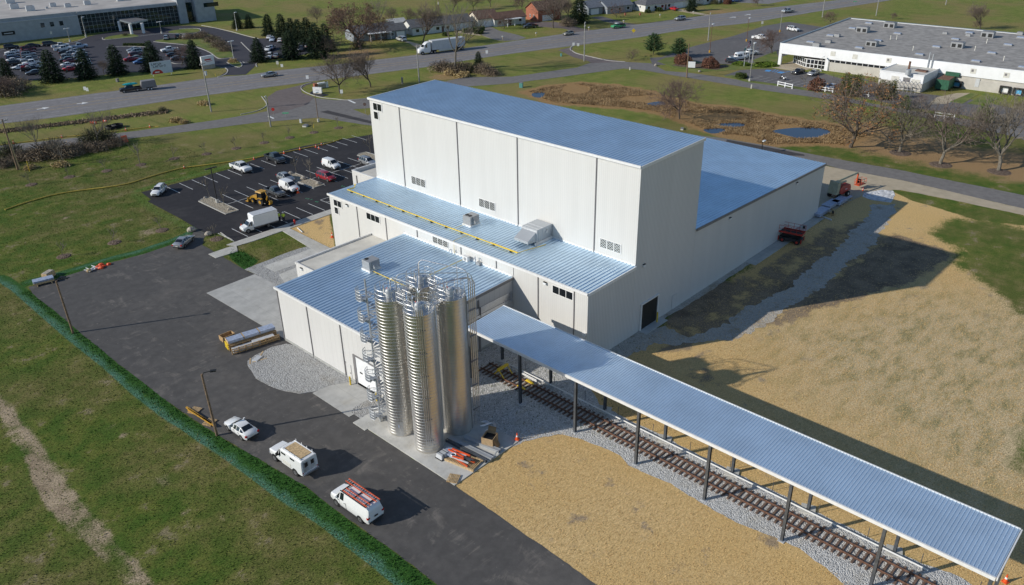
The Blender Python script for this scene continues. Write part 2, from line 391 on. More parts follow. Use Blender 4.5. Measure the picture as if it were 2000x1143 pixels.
M('hoop_steel', (.62, .62, .62), .42, .85, .1); M('pipe_steel', (.7, .71, .73), .28, .95, .08)
M('trim_white', (.74, .73, .71), .4, 0, .05); M('trim_grey', (.2, .19, .19), .5, 0, .1); M('white_door', (.8, .8, .8), .4, 0, .04)
M('glass', (.012, .015, .018), .06, 0, 0, spec=.8); M('tint_glass', (.012, .03, .032), .05, 0, .3, .4, .9); M('black', (.012, .012, .012), .6, 0, .2)
M('rubber', (.018, .018, .019), .8, 0, .2); M('rim', (.45, .45, .46), .3, .8, .15); M('dark_plastic', (.03, .03, .032), .6, 0, .2)
M('lamp_lens', (.75, .77, .78), .15, 0, .1); M('tail_red', (.45, .015, .012), .25, 0, .15); M('amber', (.7, .25, .02), .3, 0, .1)
M('yellow', (.72, .5, .03), .45, 0, .12); M('dozer_yellow', (.5, .27, .03), .45, 0, .25, 3); M('orange', (.8, .1, .02), .5, 0, .15); M('red', (.5, .03, .025), .45, 0, .2)
M('lift_red', (.42, .035, .025), .45, 0, .25); M('lift_orange', (.6, .09, .025), .45, 0, .25); M('lift_beige', (.4, .38, .26), .5, 0, .15)
M('wood', (.42, .27, .13), .8, 0, .35, 5); M('pale_wood', (.52, .37, .2), .8, 0, .3, 5); M('pole_wood', (.2, .135, .085), .9, 0, .35, 4); M('grey_pole', (.3, .29, .27), .8, 0, .25, 4)
M('cardboard', (.42, .29, .16), .85, 0, .15); M('blue_film', (.4, .45, .56), .45, .2, .2, 3); M('post_steel', (.13, .14, .155), .38, .5, .2)
M('unit_grey', (.33, .335, .34), .5, .2, .08); M('light_grey', (.55, .56, .57), .5, .1, .08); M('rail_rust', (.17, .09, .06), .8, .2, .35, 4); M('tie_wood', (.15, .1, .075), .9, 0, .4, 4)
M('white_line', (.72, .72, .7), .7, 0, .18, 3); M('worn_line', (.42, .415, .4), .8, 0, .25, 2); M('yellow_line', (.42, .3, .12), .8, 0, .25, 2); M('blue_line', (.08, .3, .62), .7, 0, .2)
M('white_paint', (.8, .8, .8), .35, 0, .03); M('off_white', (.62, .6, .54), .6, 0, .1); M('skin', (.45, .27, .2), .6, 0, .05); M('hivis', (.55, .75, .06), .6, 0, .1); M('navy', (.025, .03, .05), .8, 0, .2)
M('bark', (.1, .082, .066), .95, 0, .35, 3); M('pale_bark', (.17, .15, .12), .95, 0, .3, 3); M('twig', (.15, .115, .092), .95, 0, .3, 2); M('grey_twig', (.17, .145, .115), .95, 0, .3, 2); M('purple_twig', (.15, .1, .085), .95, 0, .3, 2)
def leaf_mat(name, a, c, sc=.9):
    m, nt, b = node_mat(name); b.inputs['Roughness'].default_value = .75; b.inputs['Specular IOR Level'].default_value = .2
    f = noise(nt, opos(nt), sc, 5, .7); nt.links.new(mix(nt, ramp(nt, f, .32, .68), a, c), b.inputs['Base Color'])
leaf_mat('spruce', (.018, .034, .018), (.05, .075, .036)); leaf_mat('pine', (.028, .06, .026), (.075, .13, .05)); leaf_mat('arbor', (.06, .085, .02), (.16, .16, .045))
leaf_mat('bright_arbor', (.05, .1, .012), (.16, .22, .03)); leaf_mat('oak_leaf', (.2, .09, .035), (.36, .2, .09)); leaf_mat('red_brown', (.11, .052, .035), (.24, .115, .075)); leaf_mat('rust_leaf', (.15, .085, .05), (.24, .155, .095))
leaf_mat('reed', (.2, .13, .065), (.44, .31, .165), .35); leaf_mat('brush', (.15, .11, .075), (.36, .28, .19), 1.6); leaf_mat('green_brush', (.07, .08, .035), (.16, .155, .07)); leaf_mat('gold_grass', (.34, .24, .11), (.52, .4, .2)); leaf_mat('boxwood', (.03, .05, .015), (.1, .13, .03))
def water_mat():
    m, nt, b = node_mat('water'); b.inputs['Base Color'].default_value = (.006, .012, .03, 1); b.inputs['Roughness'].default_value = .04; b.inputs['Specular IOR Level'].default_value = .9
    bump(nt, b, noise(nt, wpos(nt), 3, 3), .06, .02)
water_mat()
M('flat_roof', (.5, .49, .46), .8, 0, .15, .4); M('tar_roof', (.31, .29, .265), .95, 0, .22, .5, bmp=.3); M('beige_roof', (.6, .57, .5), .8, 0, .1, .5); M('gravel_roof', (.42, .39, .36), .95, 0, .15, .15)
M('blue_wall', (.36, .38, .4), .8, 0, .1, .6); M('bright_white', (.82, .82, .82), .5, 0, .04, .6); M('block_wall', (.5, .47, .42), .85, 0, .08, .6); M('mullion', (.3, .34, .36), .4, .5, .1)
M('shingle_grey', (.12, .12, .125), .9, 0, .25, 1.5); M('shingle_brown', (.15, .085, .06), .9, 0, .25, 1.5); M('shingle_blue', (.15, .165, .19), .9, 0, .2, 1.5)
M('siding_white', (.68, .67, .63), .6, 0, .06); M('siding_cream', (.72, .66, .54), .6, 0, .06); M('siding_grey', (.27, .3, .33), .7, 0, .1); M('brick', (.34, .12, .07), .9, 0, .3, 6); M('teal', (.1, .3, .27), .6, 0, .1); M('dark_green', (.02, .1, .055), .6, 0, .25)
M('door_blue', (.1, .42, .72), .4, 0, .25, .6); M('stone', (.42, .37, .3), .9, 0, .25, 2); M('foundation', (.36, .36, .34), .9, 0, .15)
# ------------------------------------------------------------------ light
sc = bpy.context.scene
w = bpy.data.worlds.new('World'); sc.world = w; w.use_nodes = True
sky = w.node_tree.nodes.new('ShaderNodeTexSky'); sky.sky_type = 'NISHITA'; sky.sun_disc = False
sky.sun_elevation = SUN_EL; sky.sun_rotation = PI/2-SUN_AZ; sky.altitude = 250; sky.air_density = 1.0; sky.dust_density = .05; sky.ozone_density = 3.0
bg = w.node_tree.nodes['Background']; w.node_tree.links.new(sky.outputs[0], bg.inputs['Color']); bg.inputs['Strength'].default_value = .098
sl = bpy.data.lights.new('sun', 'SUN'); sl.energy = 3.75; sl.angle = R(.5); sl.color = (1, .95, .86)
so = bpy.data.objects.new('sun', sl); C.objects.link(so)
sd = Vector((math.cos(SUN_AZ)*math.cos(SUN_EL), math.sin(SUN_AZ)*math.cos(SUN_EL), math.sin(SUN_EL)))
so.rotation_euler = sd.to_track_quat('Z', 'Y').to_euler(); so.location = (0, 0, 200)
sc.view_settings.view_transform = 'Standard'; sc.view_settings.look = 'None'; sc.view_settings.exposure = .14; sc.view_settings.gamma = 1
# ------------------------------------------------------------------ the land: one sheet, with a map of what grows where
PX = lambda *a: gp(a)
def line_d(X, Y, pts):
    d = np.full(X.shape, 1e9)
    for a, b in zip(pts[:-1], pts[1:]):
        dx, dy = b.x-a.x, b.y-a.y; L = dx*dx+dy*dy+1e-9
        t = np.clip(((X-a.x)*dx+(Y-a.y)*dy)/L, 0, 1); d = np.minimum(d, np.hypot(X-a.x-t*dx, Y-a.y-t*dy))
    return d
def poly_d(X, Y, pts):                      # signed: positive inside
    pts = list(pts); d = line_d(X, Y, pts+[pts[0]]); ins = np.zeros(X.shape, bool)
    for a, b in zip(pts, pts[1:]+[pts[0]]):
        c = ((a.y > Y) != (b.y > Y)); xi = (b.x-a.x)*(Y-a.y)/(b.y-a.y+1e-12)+a.x
        ins ^= c & (X < xi)
    return np.where(ins, d, -d)
def soft(d, s): return np.clip(.5+d/(2*s), 0, 1)
def axis(lo, hi, step, out0, out1):
    a = list(np.arange(lo, hi+step, step)); s = step; q = hi
    while q < out1: s *= 1.25; q += s; a.append(q)
    s = step; q = lo; pre = []
    while q > out0: s *= 1.25; q -= s; pre.append(q)
    return np.array(pre[::-1]+a)
gx = axis(-6, 186, .75, -900, 3200); gy = axis(-16, 176, .75, -900, 3200)
X, Y = np.meshgrid(gx, gy, indexing='ij')
yard_left = [(20, 540), (65, 575), (101, 603), (152, 646), (200, 684), (231, 712), (266, 737), (330, 786), (380, 821), (421, 848), (478, 880), (531, 911), (598, 951), (640, 985), (693, 1023), (754, 1064), (822, 1117), (855, 1143), (960, 1225)]
strip_out = [(1000, 1330), (775, 1146), (720, 1100), (640, 1040), (560, 985), (470, 922), (400, 870), (330, 826), (260, 771), (200, 717), (130, 661), (75, 613), (20, 565), (-40, 530)]
strip_top = [(56, 552), (119, 536), (162, 523), (210, 508), (279, 491), (340, 470), (372, 457), (384, 444)]
pat = {}
Sgold = 1.0+poly_d(X, Y, PX((880, 950), (935, 925), (985, 885), (1020, 858), (1080, 848), (1125, 856), (1190, 880), (1222, 903), (1262, 927), (1340, 967), (1425, 1012), (1500, 1042), (1600, 1110), (1700, 1200), (1500, 1500), (1165, 1143), (1058, 1066), (1000, 1025)))
Sfield = poly_d(X, Y, PX((1148, 798), (1130, 760), (1190, 700), (1300, 635), (1500, 495), (1600, 432), (1660, 380), (1760, 372), (2000, 424), (2300, 500), (2700, 900), (2700, 1500), (2000, 1300), (1800, 1105), (1560, 1000), (1300, 865)))
Sdoor = poly_d(X, Y, PX((562, 445), (642, 415), (655, 484), (640, 486)))
green1 = poly_d(X, Y, PX((1815, 455), (1850, 428), (1930, 428), (2050, 460), (2100, 640), (1990, 612), (1930, 560), (1860, 515), (1875, 490)))
green2 = poly_d(X, Y, PX((1985, 850), (2100, 840), (2100, 960), (1975, 915)))
green3 = poly_d(X, Y, PX((1745, 372), (1800, 382), (2010, 428), (2010, 440), (1900, 425), (1780, 392)))
sf = soft(Sfield, 4.0)*(1-soft(green1, 6))*(1-soft(green2, 6)*.9)*(1-soft(green3, .8))
pat['straw'] = np.maximum(np.maximum(soft(Sgold, .8), sf), soft(Sdoor, .6))
thinmask = poly_d(X, Y, PX((1480, 640), (1780, 560), (2200, 620), (2400, 1000), (1900, 1000), (1560, 760)))
pat['thin'] = soft(thinmask, 8)
pat['lush'] = np.maximum(soft(poly_d(X, Y, PX(*yard_left)+PX(*strip_out)), .35), np.maximum(soft(1.15-line_d(X, Y, PX(*strip_top)), .5), soft(poly_d(X, Y, PX((440, 490), (476, 492), (506, 510), (480, 530), (455, 510))), .5)))
net = soft(.85-line_d(X, Y, PX(*strip_out)), .8)
pat['net'] = np.maximum(net*.6, soft(.55-line_d(X, Y, [p+Vector((0, .5, 0)) for p in PX(*strip_top)]), .5)*.5)
pat['bright'] = np.maximum(soft(.5-line_d(X, Y, PX((262, 380), (300, 410), (352, 437), (376, 450))), 1.8), soft(.8-line_d(X, Y, PX((270, 372), (350, 350), (446, 324), (520, 296))), .8))
trk1 = line_d(X, Y, PX((-30, 750), (15, 800), (60, 865), (100, 925), (140, 985), (190, 1040), (260, 1110), (330, 1190))); trk2 = line_d(X, Y, PX((30, 815), (80, 880), (130, 960), (200, 1040), (270, 1120)))
trk3 = poly_d(X, Y, PX((45, 885), (75, 890), (120, 950), (150, 1025), (135, 1040), (95, 1000), (60, 945)))
trk4 = line_d(X, Y, PX((0, 800), (40, 870), (90, 960), (150, 1040), (230, 1110), (300, 1180)))
dirt = np.maximum(np.maximum(soft(.9-trk1, 1.3)*.7, soft(.9-trk2, 1.3)*.67), np.maximum(soft(trk3, .9)*.85, soft(.7-trk4, 1.0)*.66))
for c, r in [((320, 940), 1.6), ((215, 835), 1.3), ((240, 850), 1.0), ((360, 1000), .9), ((440, 1010), .9), ((255, 430), 1.2), ((290, 452), 2.4), ((50, 305), 3), ((130, 425), 1.6), ((60, 625), 1)]:
    q = G(*c); dirt = np.maximum(dirt, soft(r-np.hypot(X-q.x, Y-q.y), r)*.62)
pat['soil_shade'] = np.zeros_like(X)  # bare earth, plus the plant's cast shadow painted in as darker ground
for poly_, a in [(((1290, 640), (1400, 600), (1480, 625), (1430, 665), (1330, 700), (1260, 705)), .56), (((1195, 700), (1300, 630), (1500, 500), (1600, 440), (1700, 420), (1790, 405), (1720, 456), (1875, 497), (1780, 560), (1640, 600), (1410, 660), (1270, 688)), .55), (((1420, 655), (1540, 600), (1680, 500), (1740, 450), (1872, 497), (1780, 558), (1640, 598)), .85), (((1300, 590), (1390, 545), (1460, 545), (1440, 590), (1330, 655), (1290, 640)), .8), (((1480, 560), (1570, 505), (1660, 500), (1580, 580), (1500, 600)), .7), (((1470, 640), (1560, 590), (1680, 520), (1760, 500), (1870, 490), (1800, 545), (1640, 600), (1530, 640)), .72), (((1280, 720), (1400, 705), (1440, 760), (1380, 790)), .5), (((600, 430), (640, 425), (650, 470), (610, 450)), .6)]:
    pat['soil_shade'] = np.maximum(pat['soil_shade'], soft(poly_d(X, Y, PX(*poly_)), 2.5)*a)
for a, b in [((60, 238), (330, 225)), ((0, 255), (480, 200))]: pass
pat['dirt'] = dirt
leaf = poly_d(X, Y, PX((1600, 285), (1640, 240), (1700, 235), (1800, 260), (1900, 285), (2050, 300), (2050, 372), (1850, 335), (1700, 305)))
pat['leaf'] = np.maximum(soft(leaf, 6)*.8, 0)
for c, r, a in [((700, 105), 12, .7), ((860, 110), 8, .5), ((1300, 20), 10, .5), ((1660, 265), 8, .9), ((1490, 238), 6, .6), ((1745, 198), 5, .8), ((1020, 120), 6, .3), ((870, 150), 7, .6), ((345, 238), 3, .5), ((100, 175), 12, .35), ((1400, 25), 14, .6), ((1930, 245), 5, .7), ((1160, 105), 4, .5)]:
    q = G(*c); pat['leaf'] = np.maximum(pat['leaf'], soft(r-np.hypot(X-q.x, Y-q.y), r*.7)*a)
marsh_poly = PX((1030, 180), (1070, 170), (1130, 163), (1200, 168), (1260, 178), (1300, 192), (1360, 205), (1440, 212), (1500, 225), (1560, 235), (1630, 245), (1700, 262), (1650, 282), (1580, 280), (1500, 282), (1430, 268), (1370, 250), (1300, 222), (1240, 212), (1150, 205), (1080, 200))
marsh_d = poly_d(X, Y, marsh_poly); pat['marsh'] = soft(marsh_d+2.2, 3.5)
hw0, hw1 = Vector((57.6, 228.1, 0)), Vector((388.2, 135.0, 0)); hd = (hw1-hw0).normalized(); hn = Vector((-hd.y, hd.x, 0))
pat['far'] = np.clip(((X+Y)-232)/50, 0, 1)
nx, ny = X.shape
verts = np.stack([X, Y, np.zeros_like(X)], -1).reshape(-1, 3)
idx = np.arange(nx*ny).reshape(nx, ny)
quads = np.stack([idx[:-1, :-1], idx[1:, :-1], idx[1:, 1:], idx[:-1, 1:]], -1).reshape(-1, 4)
dfac = np.maximum(Sgold, Sfield); cell = .25*(dfac[:-1, :-1]+dfac[1:, :-1]+dfac[1:, 1:]+dfac[:-1, 1:])
gc = .25*(pat['straw'][:-1, :-1]+pat['straw'][1:, :-1]+pat['straw'][1:, 1:]+pat['straw'][:-1, 1:])
gold = (.25*(Sgold[:-1, :-1]+Sgold[1:, :-1]+Sgold[1:, 1:]+Sgold[:-1, 1:]) > 0).reshape(-1)
isf = (gc > .5).reshape(-1) & ~gold
ismarsh = (.25*(marsh_d[:-1, :-1]+marsh_d[1:, :-1]+marsh_d[1:, 1:]+marsh_d[:-1, 1:]) > 0).reshape(-1)
def land(name, sel):
    q = quads[sel]; used = np.unique(q); remap = np.zeros(nx*ny, int); remap[used] = np.arange(len(used))
    me = bpy.data.meshes.new(name); v = verts[used]; fq = remap[q]
    me.vertices.add(len(v)); me.vertices.foreach_set('co', v.astype(np.float32).ravel())
    me.loops.add(fq.size); me.loops.foreach_set('vertex_index', fq.ravel().astype(np.int32))
    me.polygons.add(len(fq)); me.polygons.foreach_set('loop_start', np.arange(0, fq.size, 4, dtype=np.int32)); me.polygons.foreach_set('loop_total', np.full(len(fq), 4, np.int32))
    me.update(); me.validate()
    for k, a in pat.items():
        at = me.attributes.new(k, 'FLOAT', 'POINT'); at.data.foreach_set('value', a.reshape(-1)[used].astype(np.float32))
    me.materials.append(MATS['land']); o = bpy.data.objects.new(name, me); C.objects.link(o); return o
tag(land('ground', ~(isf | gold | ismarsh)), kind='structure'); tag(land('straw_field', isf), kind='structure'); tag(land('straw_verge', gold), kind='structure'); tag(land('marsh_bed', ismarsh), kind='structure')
# ------------------------------------------------------------------ roads and yards
Z = .02
def road(name, px, mat, z, smooth=False, **k):
    pts = gp(px)
    if smooth: pts = smooth_line(pts, True, 4)
    return sheet(name, pts, mat, z, **k)
yard = yard_left[1:]+[(1330, 1290), (1165, 1143), (1101, 1097), (1058, 1066), (1000, 1025), (888, 949), (812, 900), (719, 839), (700, 820), (760, 780), (720, 700), (560, 600), (538, 556), (500, 536), (478, 527), (396, 479), (398, 466), (406, 458), (383, 446), (372, 464), (340, 477), (279, 497), (210, 515), (162, 529), (119, 543), (56, 561)]
road('driveway', yard, 'yard_asphalt', Z, jitter=.07, step=.5)
lot = gp([(276, 376), (350, 357), (446, 331), (520, 303), (596, 285), (726, 263), (800, 245)])+[Vector((118, 118, 0)), Vector((80, 117.6, 0)), Vector((58, 117.8, 0))]+gp([(454, 470), (431, 455), (406, 458), (383, 446), (375, 441), (352, 427), (289, 394), (295, 390)])
sheet('parking_lot', lot, 'lot_asphalt', Z+.004)
hL = [hw0-hd*140, hw0+hd*700]
def along(t, off): return hw0+hd*t+hn*off
hwp = gp([(0, 242), (107, 230), (279, 205), (375, 190), (629, 157), (835, 131), (931, 115), (1000, 105), (1243, 74), (1355, 56), (1457, 46), (1614, 20), (1743, 0), (1960, -45), (1760, -45), (1640, 0), (1500, 16), (1355, 33), (1244, 48), (1124, 63), (1000, 81), (817, 107), (675, 124), (541, 138), (480, 147), (431, 150), (375, 157), (315, 166), (162, 186), (0, 207), (-300, 245), (-300, 285)])
sheet('highway', hwp, 'highway_asphalt', Z, jitter=.15, step=2)
road('frontage_road', [(-150, 303), (0, 285), (208, 263), (330, 248), (420, 235), (500, 222), (540, 214), (586, 200), (614, 192), (657, 196), (719, 192), (780, 180), (906, 151), (1000, 150), (1051, 143), (1127, 132), (1150, 124), (1221, 121), (1271, 124), (1300, 139), (1350, 143), (1450, 157), (1500, 166), (1627, 184), (1700, 202), (1790, 218), (1880, 232), (2060, 262), (2060, 290), (1960, 262), (1830, 236), (1721, 211), (1632, 196), (1500, 178), (1355, 154), (1254, 137), (1218, 134), (1101, 150), (1000, 163), (906, 170), (800, 190), (740, 210), (690, 214), (720, 226), (800, 235), (900, 260), (800, 262), (726, 246), (622, 230), (500, 240), (330, 262), (141, 284), (30, 296), (-150, 320)], 'road_asphalt', Z+.008, jitter=.08, step=1)
road('junction_apron', [(522, 190), (540, 178), (590, 166), (634, 157), (600, 166), (587, 174), (590, 182), (614, 190), (600, 205), (540, 222), (524, 226), (521, 214), (524, 204)], 'pink_asphalt', Z+.012)
road('factory_drive', [(1090, 98), (1118, 92), (1117, 99), (1127, 105), (1157, 112), (1221, 121), (1200, 134), (1160, 130), (1150, 120), (1120, 112)], 'pink_asphalt', Z+.004)
road('back_road', [(720, 224), (800, 228), (1200, 245), (1416, 271), (1500, 285), (1640, 312), (1760, 333), (2000, 382), (2200, 425), (2200, 462), (2000, 408), (1760, 352), (1640, 330), (1610, 322), (1500, 300), (1400, 286), (800, 246), (726, 244)], 'road_asphalt', Z+.012, jitter=.06, step=.7)
road('road_shoulder', [(1600, 322), (1640, 330), (1760, 352), (2000, 408), (2200, 462), (2200, 478), (2000, 421), (1880, 395), (1760, 372), (1745, 371), (1690, 376), (1680, 384), (1600, 425), (1560, 420)], 'tan_gravel', Z+.008, jitter=.1)
road('back_road_patch', [(1420, 273), (1500, 288), (1570, 302), (1572, 305), (1540, 304), (1480, 292), (1418, 277)], 'patch_asphalt', Z+.016)
road('front_road_patch', [(625, 219), (640, 216), (730, 238), (730, 243), (690, 234)], 'patch_asphalt', Z+.016)
road('office_lot', [(-60, 105), (0, 95), (60, 88), (115, 86), (150, 80), (175, 71), (225, 61), (330, 52), (370, 50), (420, 55), (470, 68), (500, 76), (540, 74), (610, 78), (625, 100), (560, 114), (506, 118), (500, 128), (480, 146), (430, 148), (443, 140), (440, 132), (420, 130), (395, 126), (330, 140), (240, 142), (160, 152), (40, 158), (-60, 170)], 'far_asphalt', Z+.016)
road('works_lot', [(1269, 113), (1292, 112), (1353, 91), (1431, 71), (1492, 51), (1540, 43), (1612, 54), (1640, 64), (1530, 110), (1500, 120), (1440, 127), (1360, 122), (1300, 127), (1274, 127)], 'grey_lot_asphalt', Z+.004)
road('works_front_lot', [(1414, 148), (1446, 137), (1500, 134), (1530, 137), (1600, 143), (1680, 152), (1760, 178), (1900, 195), (2060, 230), (2060, 262), (1960, 245), (1880, 225), (1790, 212), (1700, 195), (1632, 174), (1575, 172), (1463, 157)], 'grey_lot_asphalt', Z+.004)
# concrete
sheet('concrete_apron', [(45.6, 104.2), (45.8, 84.3), (54.2, 84.3), (53.6, 104.4)], 'slab_concrete', Z+.03, thick=.06)
sheet('door_apron', [(41.0, 64.2), (41.0, 71.2), (45.7, 71.2), (45.7, 64.2)], 'slab_concrete', Z+.034, thick=.06)
sheet('silo_pad', [(41.0, 47.2), (50.3, 47.2), (50.3, 60.9), (41.0, 60.9)], 'concrete', .1, thick=.14)
sheet('stair_pad', [(40.6, 60.9), (44.6, 60.9), (44.6, 63.0), (40.6, 63.0)], 'concrete', .095, thick=.14)
q = gp([(418, 492), (660, 405)])
sheet('sidewalk', [(56.4, 117.6), (57.2, 115.9), (60, 115.6), (82, 115.7), (82, 117.6)], 'walk_concrete', .1, thick=.15)
sheet('sidewalk_end', [(52.6, 116.5), (56.3, 116.5), (57.2, 115.85), (56.3, 113.9), (52.6, 114.2)], 'walk_concrete', .09, thick=.15)
sheet('entry_walk', gp([(547, 449), (562, 445), (648, 487), (630, 500)]), 'walk_concrete', .095, thick=.15)
sheet('side_slab', gp([(515, 521), (612, 485), (627, 500), (537, 532)]), 'concrete', .07, thick=.12)
sheet('lower_slab', gp([(545, 537), (590, 518), (620, 540), (560, 560)]), 'concrete', .066, thick=.12)
# gravel
road('gravel_bed', [(560, 672), (531, 679), (497, 696), (484, 706), (484, 714), (500, 740), (525, 754), (551, 764), (586, 770), (614, 765), (642, 754), (690, 745), (690, 700)], 'gravel', Z+.05, jitter=.05, thick=.12)
road('gravel_corner', [(697, 814), (686, 806), (690, 798), (705, 789), (740, 770), (800, 790), (760, 820), (720, 830)], 'gravel', Z+.045, jitter=.04, thick=.1)
road('gravel_border', [(478, 527), (492, 521), (520, 510), (560, 494), (600, 482), (612, 484), (628, 500), (600, 520), (580, 560), (540, 558), (500, 536)], 'gravel', Z+.04, jitter=.08, thick=.08)
road('ballast', [(930, 640), (1000, 640), (1060, 680), (1120, 712), (1150, 745), (1170, 790), (1230, 822), (1300, 855), (1430, 920), (1560, 985), (1700, 1050), (1800, 1100), (1870, 1125), (1960, 1180), (2100, 1330), (1850, 1330), (1700, 1190), (1610, 1110), (1560, 1072), (1500, 1045), (1440, 1022), (1385, 990), (1345, 968), (1310, 945), (1260, 925), (1225, 910), (1210, 890), (1170, 872), (1128, 855), (1090, 848), (1022, 862), (985, 880), (880, 810), (860, 740)], 'ballast', Z, jitter=.12, step=.5)
road('gravel_path', [(1190, 690), (1250, 655), (1300, 640), (1345, 655), (1400, 640), (1480, 595), (1560, 545), (1620, 495), (1660, 460), (1690, 430), (1700, 400), (1745, 400), (1735, 440), (1700, 480), (1650, 525), (1590, 570), (1520, 620), (1450, 655), (1390, 668), (1330, 675), (1280, 672), (1230, 690), (1190, 712)], 'path_gravel', Z-.012, jitter=.6, step=.5)
road('wall_gravel', [(1180, 690), (1280, 622), (1500, 482), (1540, 458), (1560, 462), (1500, 492), (1400, 560), (1300, 622), (1240, 665), (1195, 700)], 'path_gravel', Z-.008, jitter=.15)
road('riprap_bed', [(1690, 376), (1720, 371), (1745, 373), (1748, 382), (1740, 396), (1700, 390), (1684, 384)], 'riprap', Z+.02, jitter=.1, thick=.06)
sheet('door_pad', [(77.6, 51.1), (82.6, 51.1), (82.6, 49.9), (77.6, 49.9)], 'concrete', .06, thick=.1)
sheet('side_walk_slab', [(105.5, 51.1), (130, 51.1), (130, 49.6), (112, 49.4), (105.5, 49.4)], 'walk_concrete', .06, thick=.1)
for i, px in enumerate([[(1041, 182), (1063, 181), (1062, 188), (1052, 191), (1040, 188)], [(1262, 203), (1290, 198), (1300, 204), (1280, 207)], [(1395, 243), (1440, 240), (1458, 245), (1440, 249), (1415, 247)], [(1374, 253), (1410, 251), (1416, 257), (1390, 261)], [(1508, 256), (1550, 250), (1600, 250), (1622, 258), (1600, 268), (1565, 271), (1530, 263)]]):
    road('pond_water', px, 'water', Z-.01, smooth=True)
# ------------------------------------------------------------------ painted markings
mk = MB().use('white_line'); zl = Z+.012
def seg(a, b, w=.1, m=mk): strip(m, [Vector((*a, 0)), Vector((*b, 0))], w, zl)
for i in range(18): seg((63.2+2.62*i, 152.1), (63.2+2.62*i, 146.7), .11)
for i in range(7): seg((68.15+2.62*i, 139.9), (68.15+2.62*i, 128.9), .11)
for i in range(7): seg((86.6+2.62*i, 139.4), (86.6+2.62*i, 128.8), .11)
seg((66, 134.4), (84, 134.4)); seg((84.5, 134.2), (104, 134.2))
for i in range(8): seg((58.0+2.58*i, 123.2), (58.0+2.58*i, 118.0), .11)
seg((78.6, 123), (78.6, 118)); seg((78.6, 123), (84, 123)); seg((78.6, 121.4), (84, 117.9)); seg((80.6, 123), (84, 119.6))
tag(mk.build('parking_lines'), kind='structure')
gm = MB().use('green_line' if 'green_line' in MATS else M('green_line', (.06, .42, .2), .7).name)
for px, py in [(598, 388), (602, 389), (608, 390), (617, 394), (620, 395), (668, 364), (672, 365)]:
    q = G(px, py); gm.box(q.x-.18, q.x+.25, q.y-.05, q.y+.06, zl-.005, zl+.001)
tag(gm.build('spray_marks'), kind='structure')
hm = MB(); zl2 = Z+.006
def ctr(t): return along(t, 0)
up = gp([(0, 207), (162, 186), (315, 166), (500, 143), (675, 124), (817, 107), (1000, 81), (1124, 63), (1244, 48), (1355, 33), (1500, 16), (1640, 0), (1760, -20)])
lo = gp([(0, 242), (107, 230), (279, 205), (500, 173), (629, 157), (835, 131), (1000, 105), (1125, 88), (1243, 74), (1355, 56), (1457, 46), (1614, 20), (1743, 0)])
def lerp_line(f):
    out = []
    for t in np.linspace(0, 1, 90):
        def at(L):
            s = t*(len(L)-1); i = min(int(s), len(L)-2); return L[i]+(L[i+1]-L[i])*(s-i)
        out.append(at(up)*(1-f)+at(lo)*f)
    return out
hm.use('worn_line')
for f, dash in ((.07, 0), (.93, 0), (.27, 1), (.73, 1)):
    L = lerp_line(f)
    if not dash: strip(hm, L, .18, zl2)
    else:
        for i in range(0, len(L)-1, 3): strip(hm, L[i:i+2], .16, zl2)
hm.use('yellow_line')
for f in (.42, .44, .58, .6):
    strip(hm, lerp_line(f), .12, zl2)
hm.use('white_line')
for px in ([(150, 203), (160, 202)], [(72, 214), (84, 212)], [(1425, 35), (1432, 34)], [(1454, 30), (1461, 29)]):
    a, b = gp(px); strip(hm, [a, b], .5, zl2+.002); d = (b-a).normalized(); nn = Vector((-d.y, d.x, 0)); hm.poly([tuple(b+nn*1.1+Vector((0, 0, zl2+.002))), tuple(b-nn*1.1+Vector((0, 0, zl2+.002))), tuple(b+d*1.6+Vector((0, 0, zl2+.002)))][::-1])
zl2 += .012
for px, w_ in (([(679, 195), (694, 202)], .6), ([(524, 227), (535, 232)], .5)): strip(hm, gp(px), w_, zl2)
tag(hm.build('road_markings'), kind='structure')
om = MB().use('worn_line'); 
for px in ([(480, 122), (500, 120)], [(430, 133), (450, 131)], [(478, 123), (474, 121)]): strip(om, gp(px), .5, Z+.024)
bm_ = om.use('worn_line')
for i in range(9):
    a = G(1463+i*14.5, 156+i*2.0); b = G(1490+i*14.5, 149+i*2.0); strip(om, [a, b], .12, Z+.008)
for i in range(9):
    a = G(8+i*1.5, 103+i*4.6); b = G(30+i*1.5, 101+i*4.4); strip(om, [a, b], .12, Z+.02)
om.use('blue_line')
for px, w_ in (([(1495, 138), (1505, 139)], 2.2), ([(1520, 141), (1530, 142.5)], 2.2), ([(1508, 141), (1515, 136)], .2), ([(1513, 142), (1520, 137)], .2), ([(1506, 138), (1521, 141)], .2), ([(1532, 142), (1543, 139)], .2)): strip(om, gp(px), w_, Z+.008)
tag(om.build('lot_markings'), kind='structure')
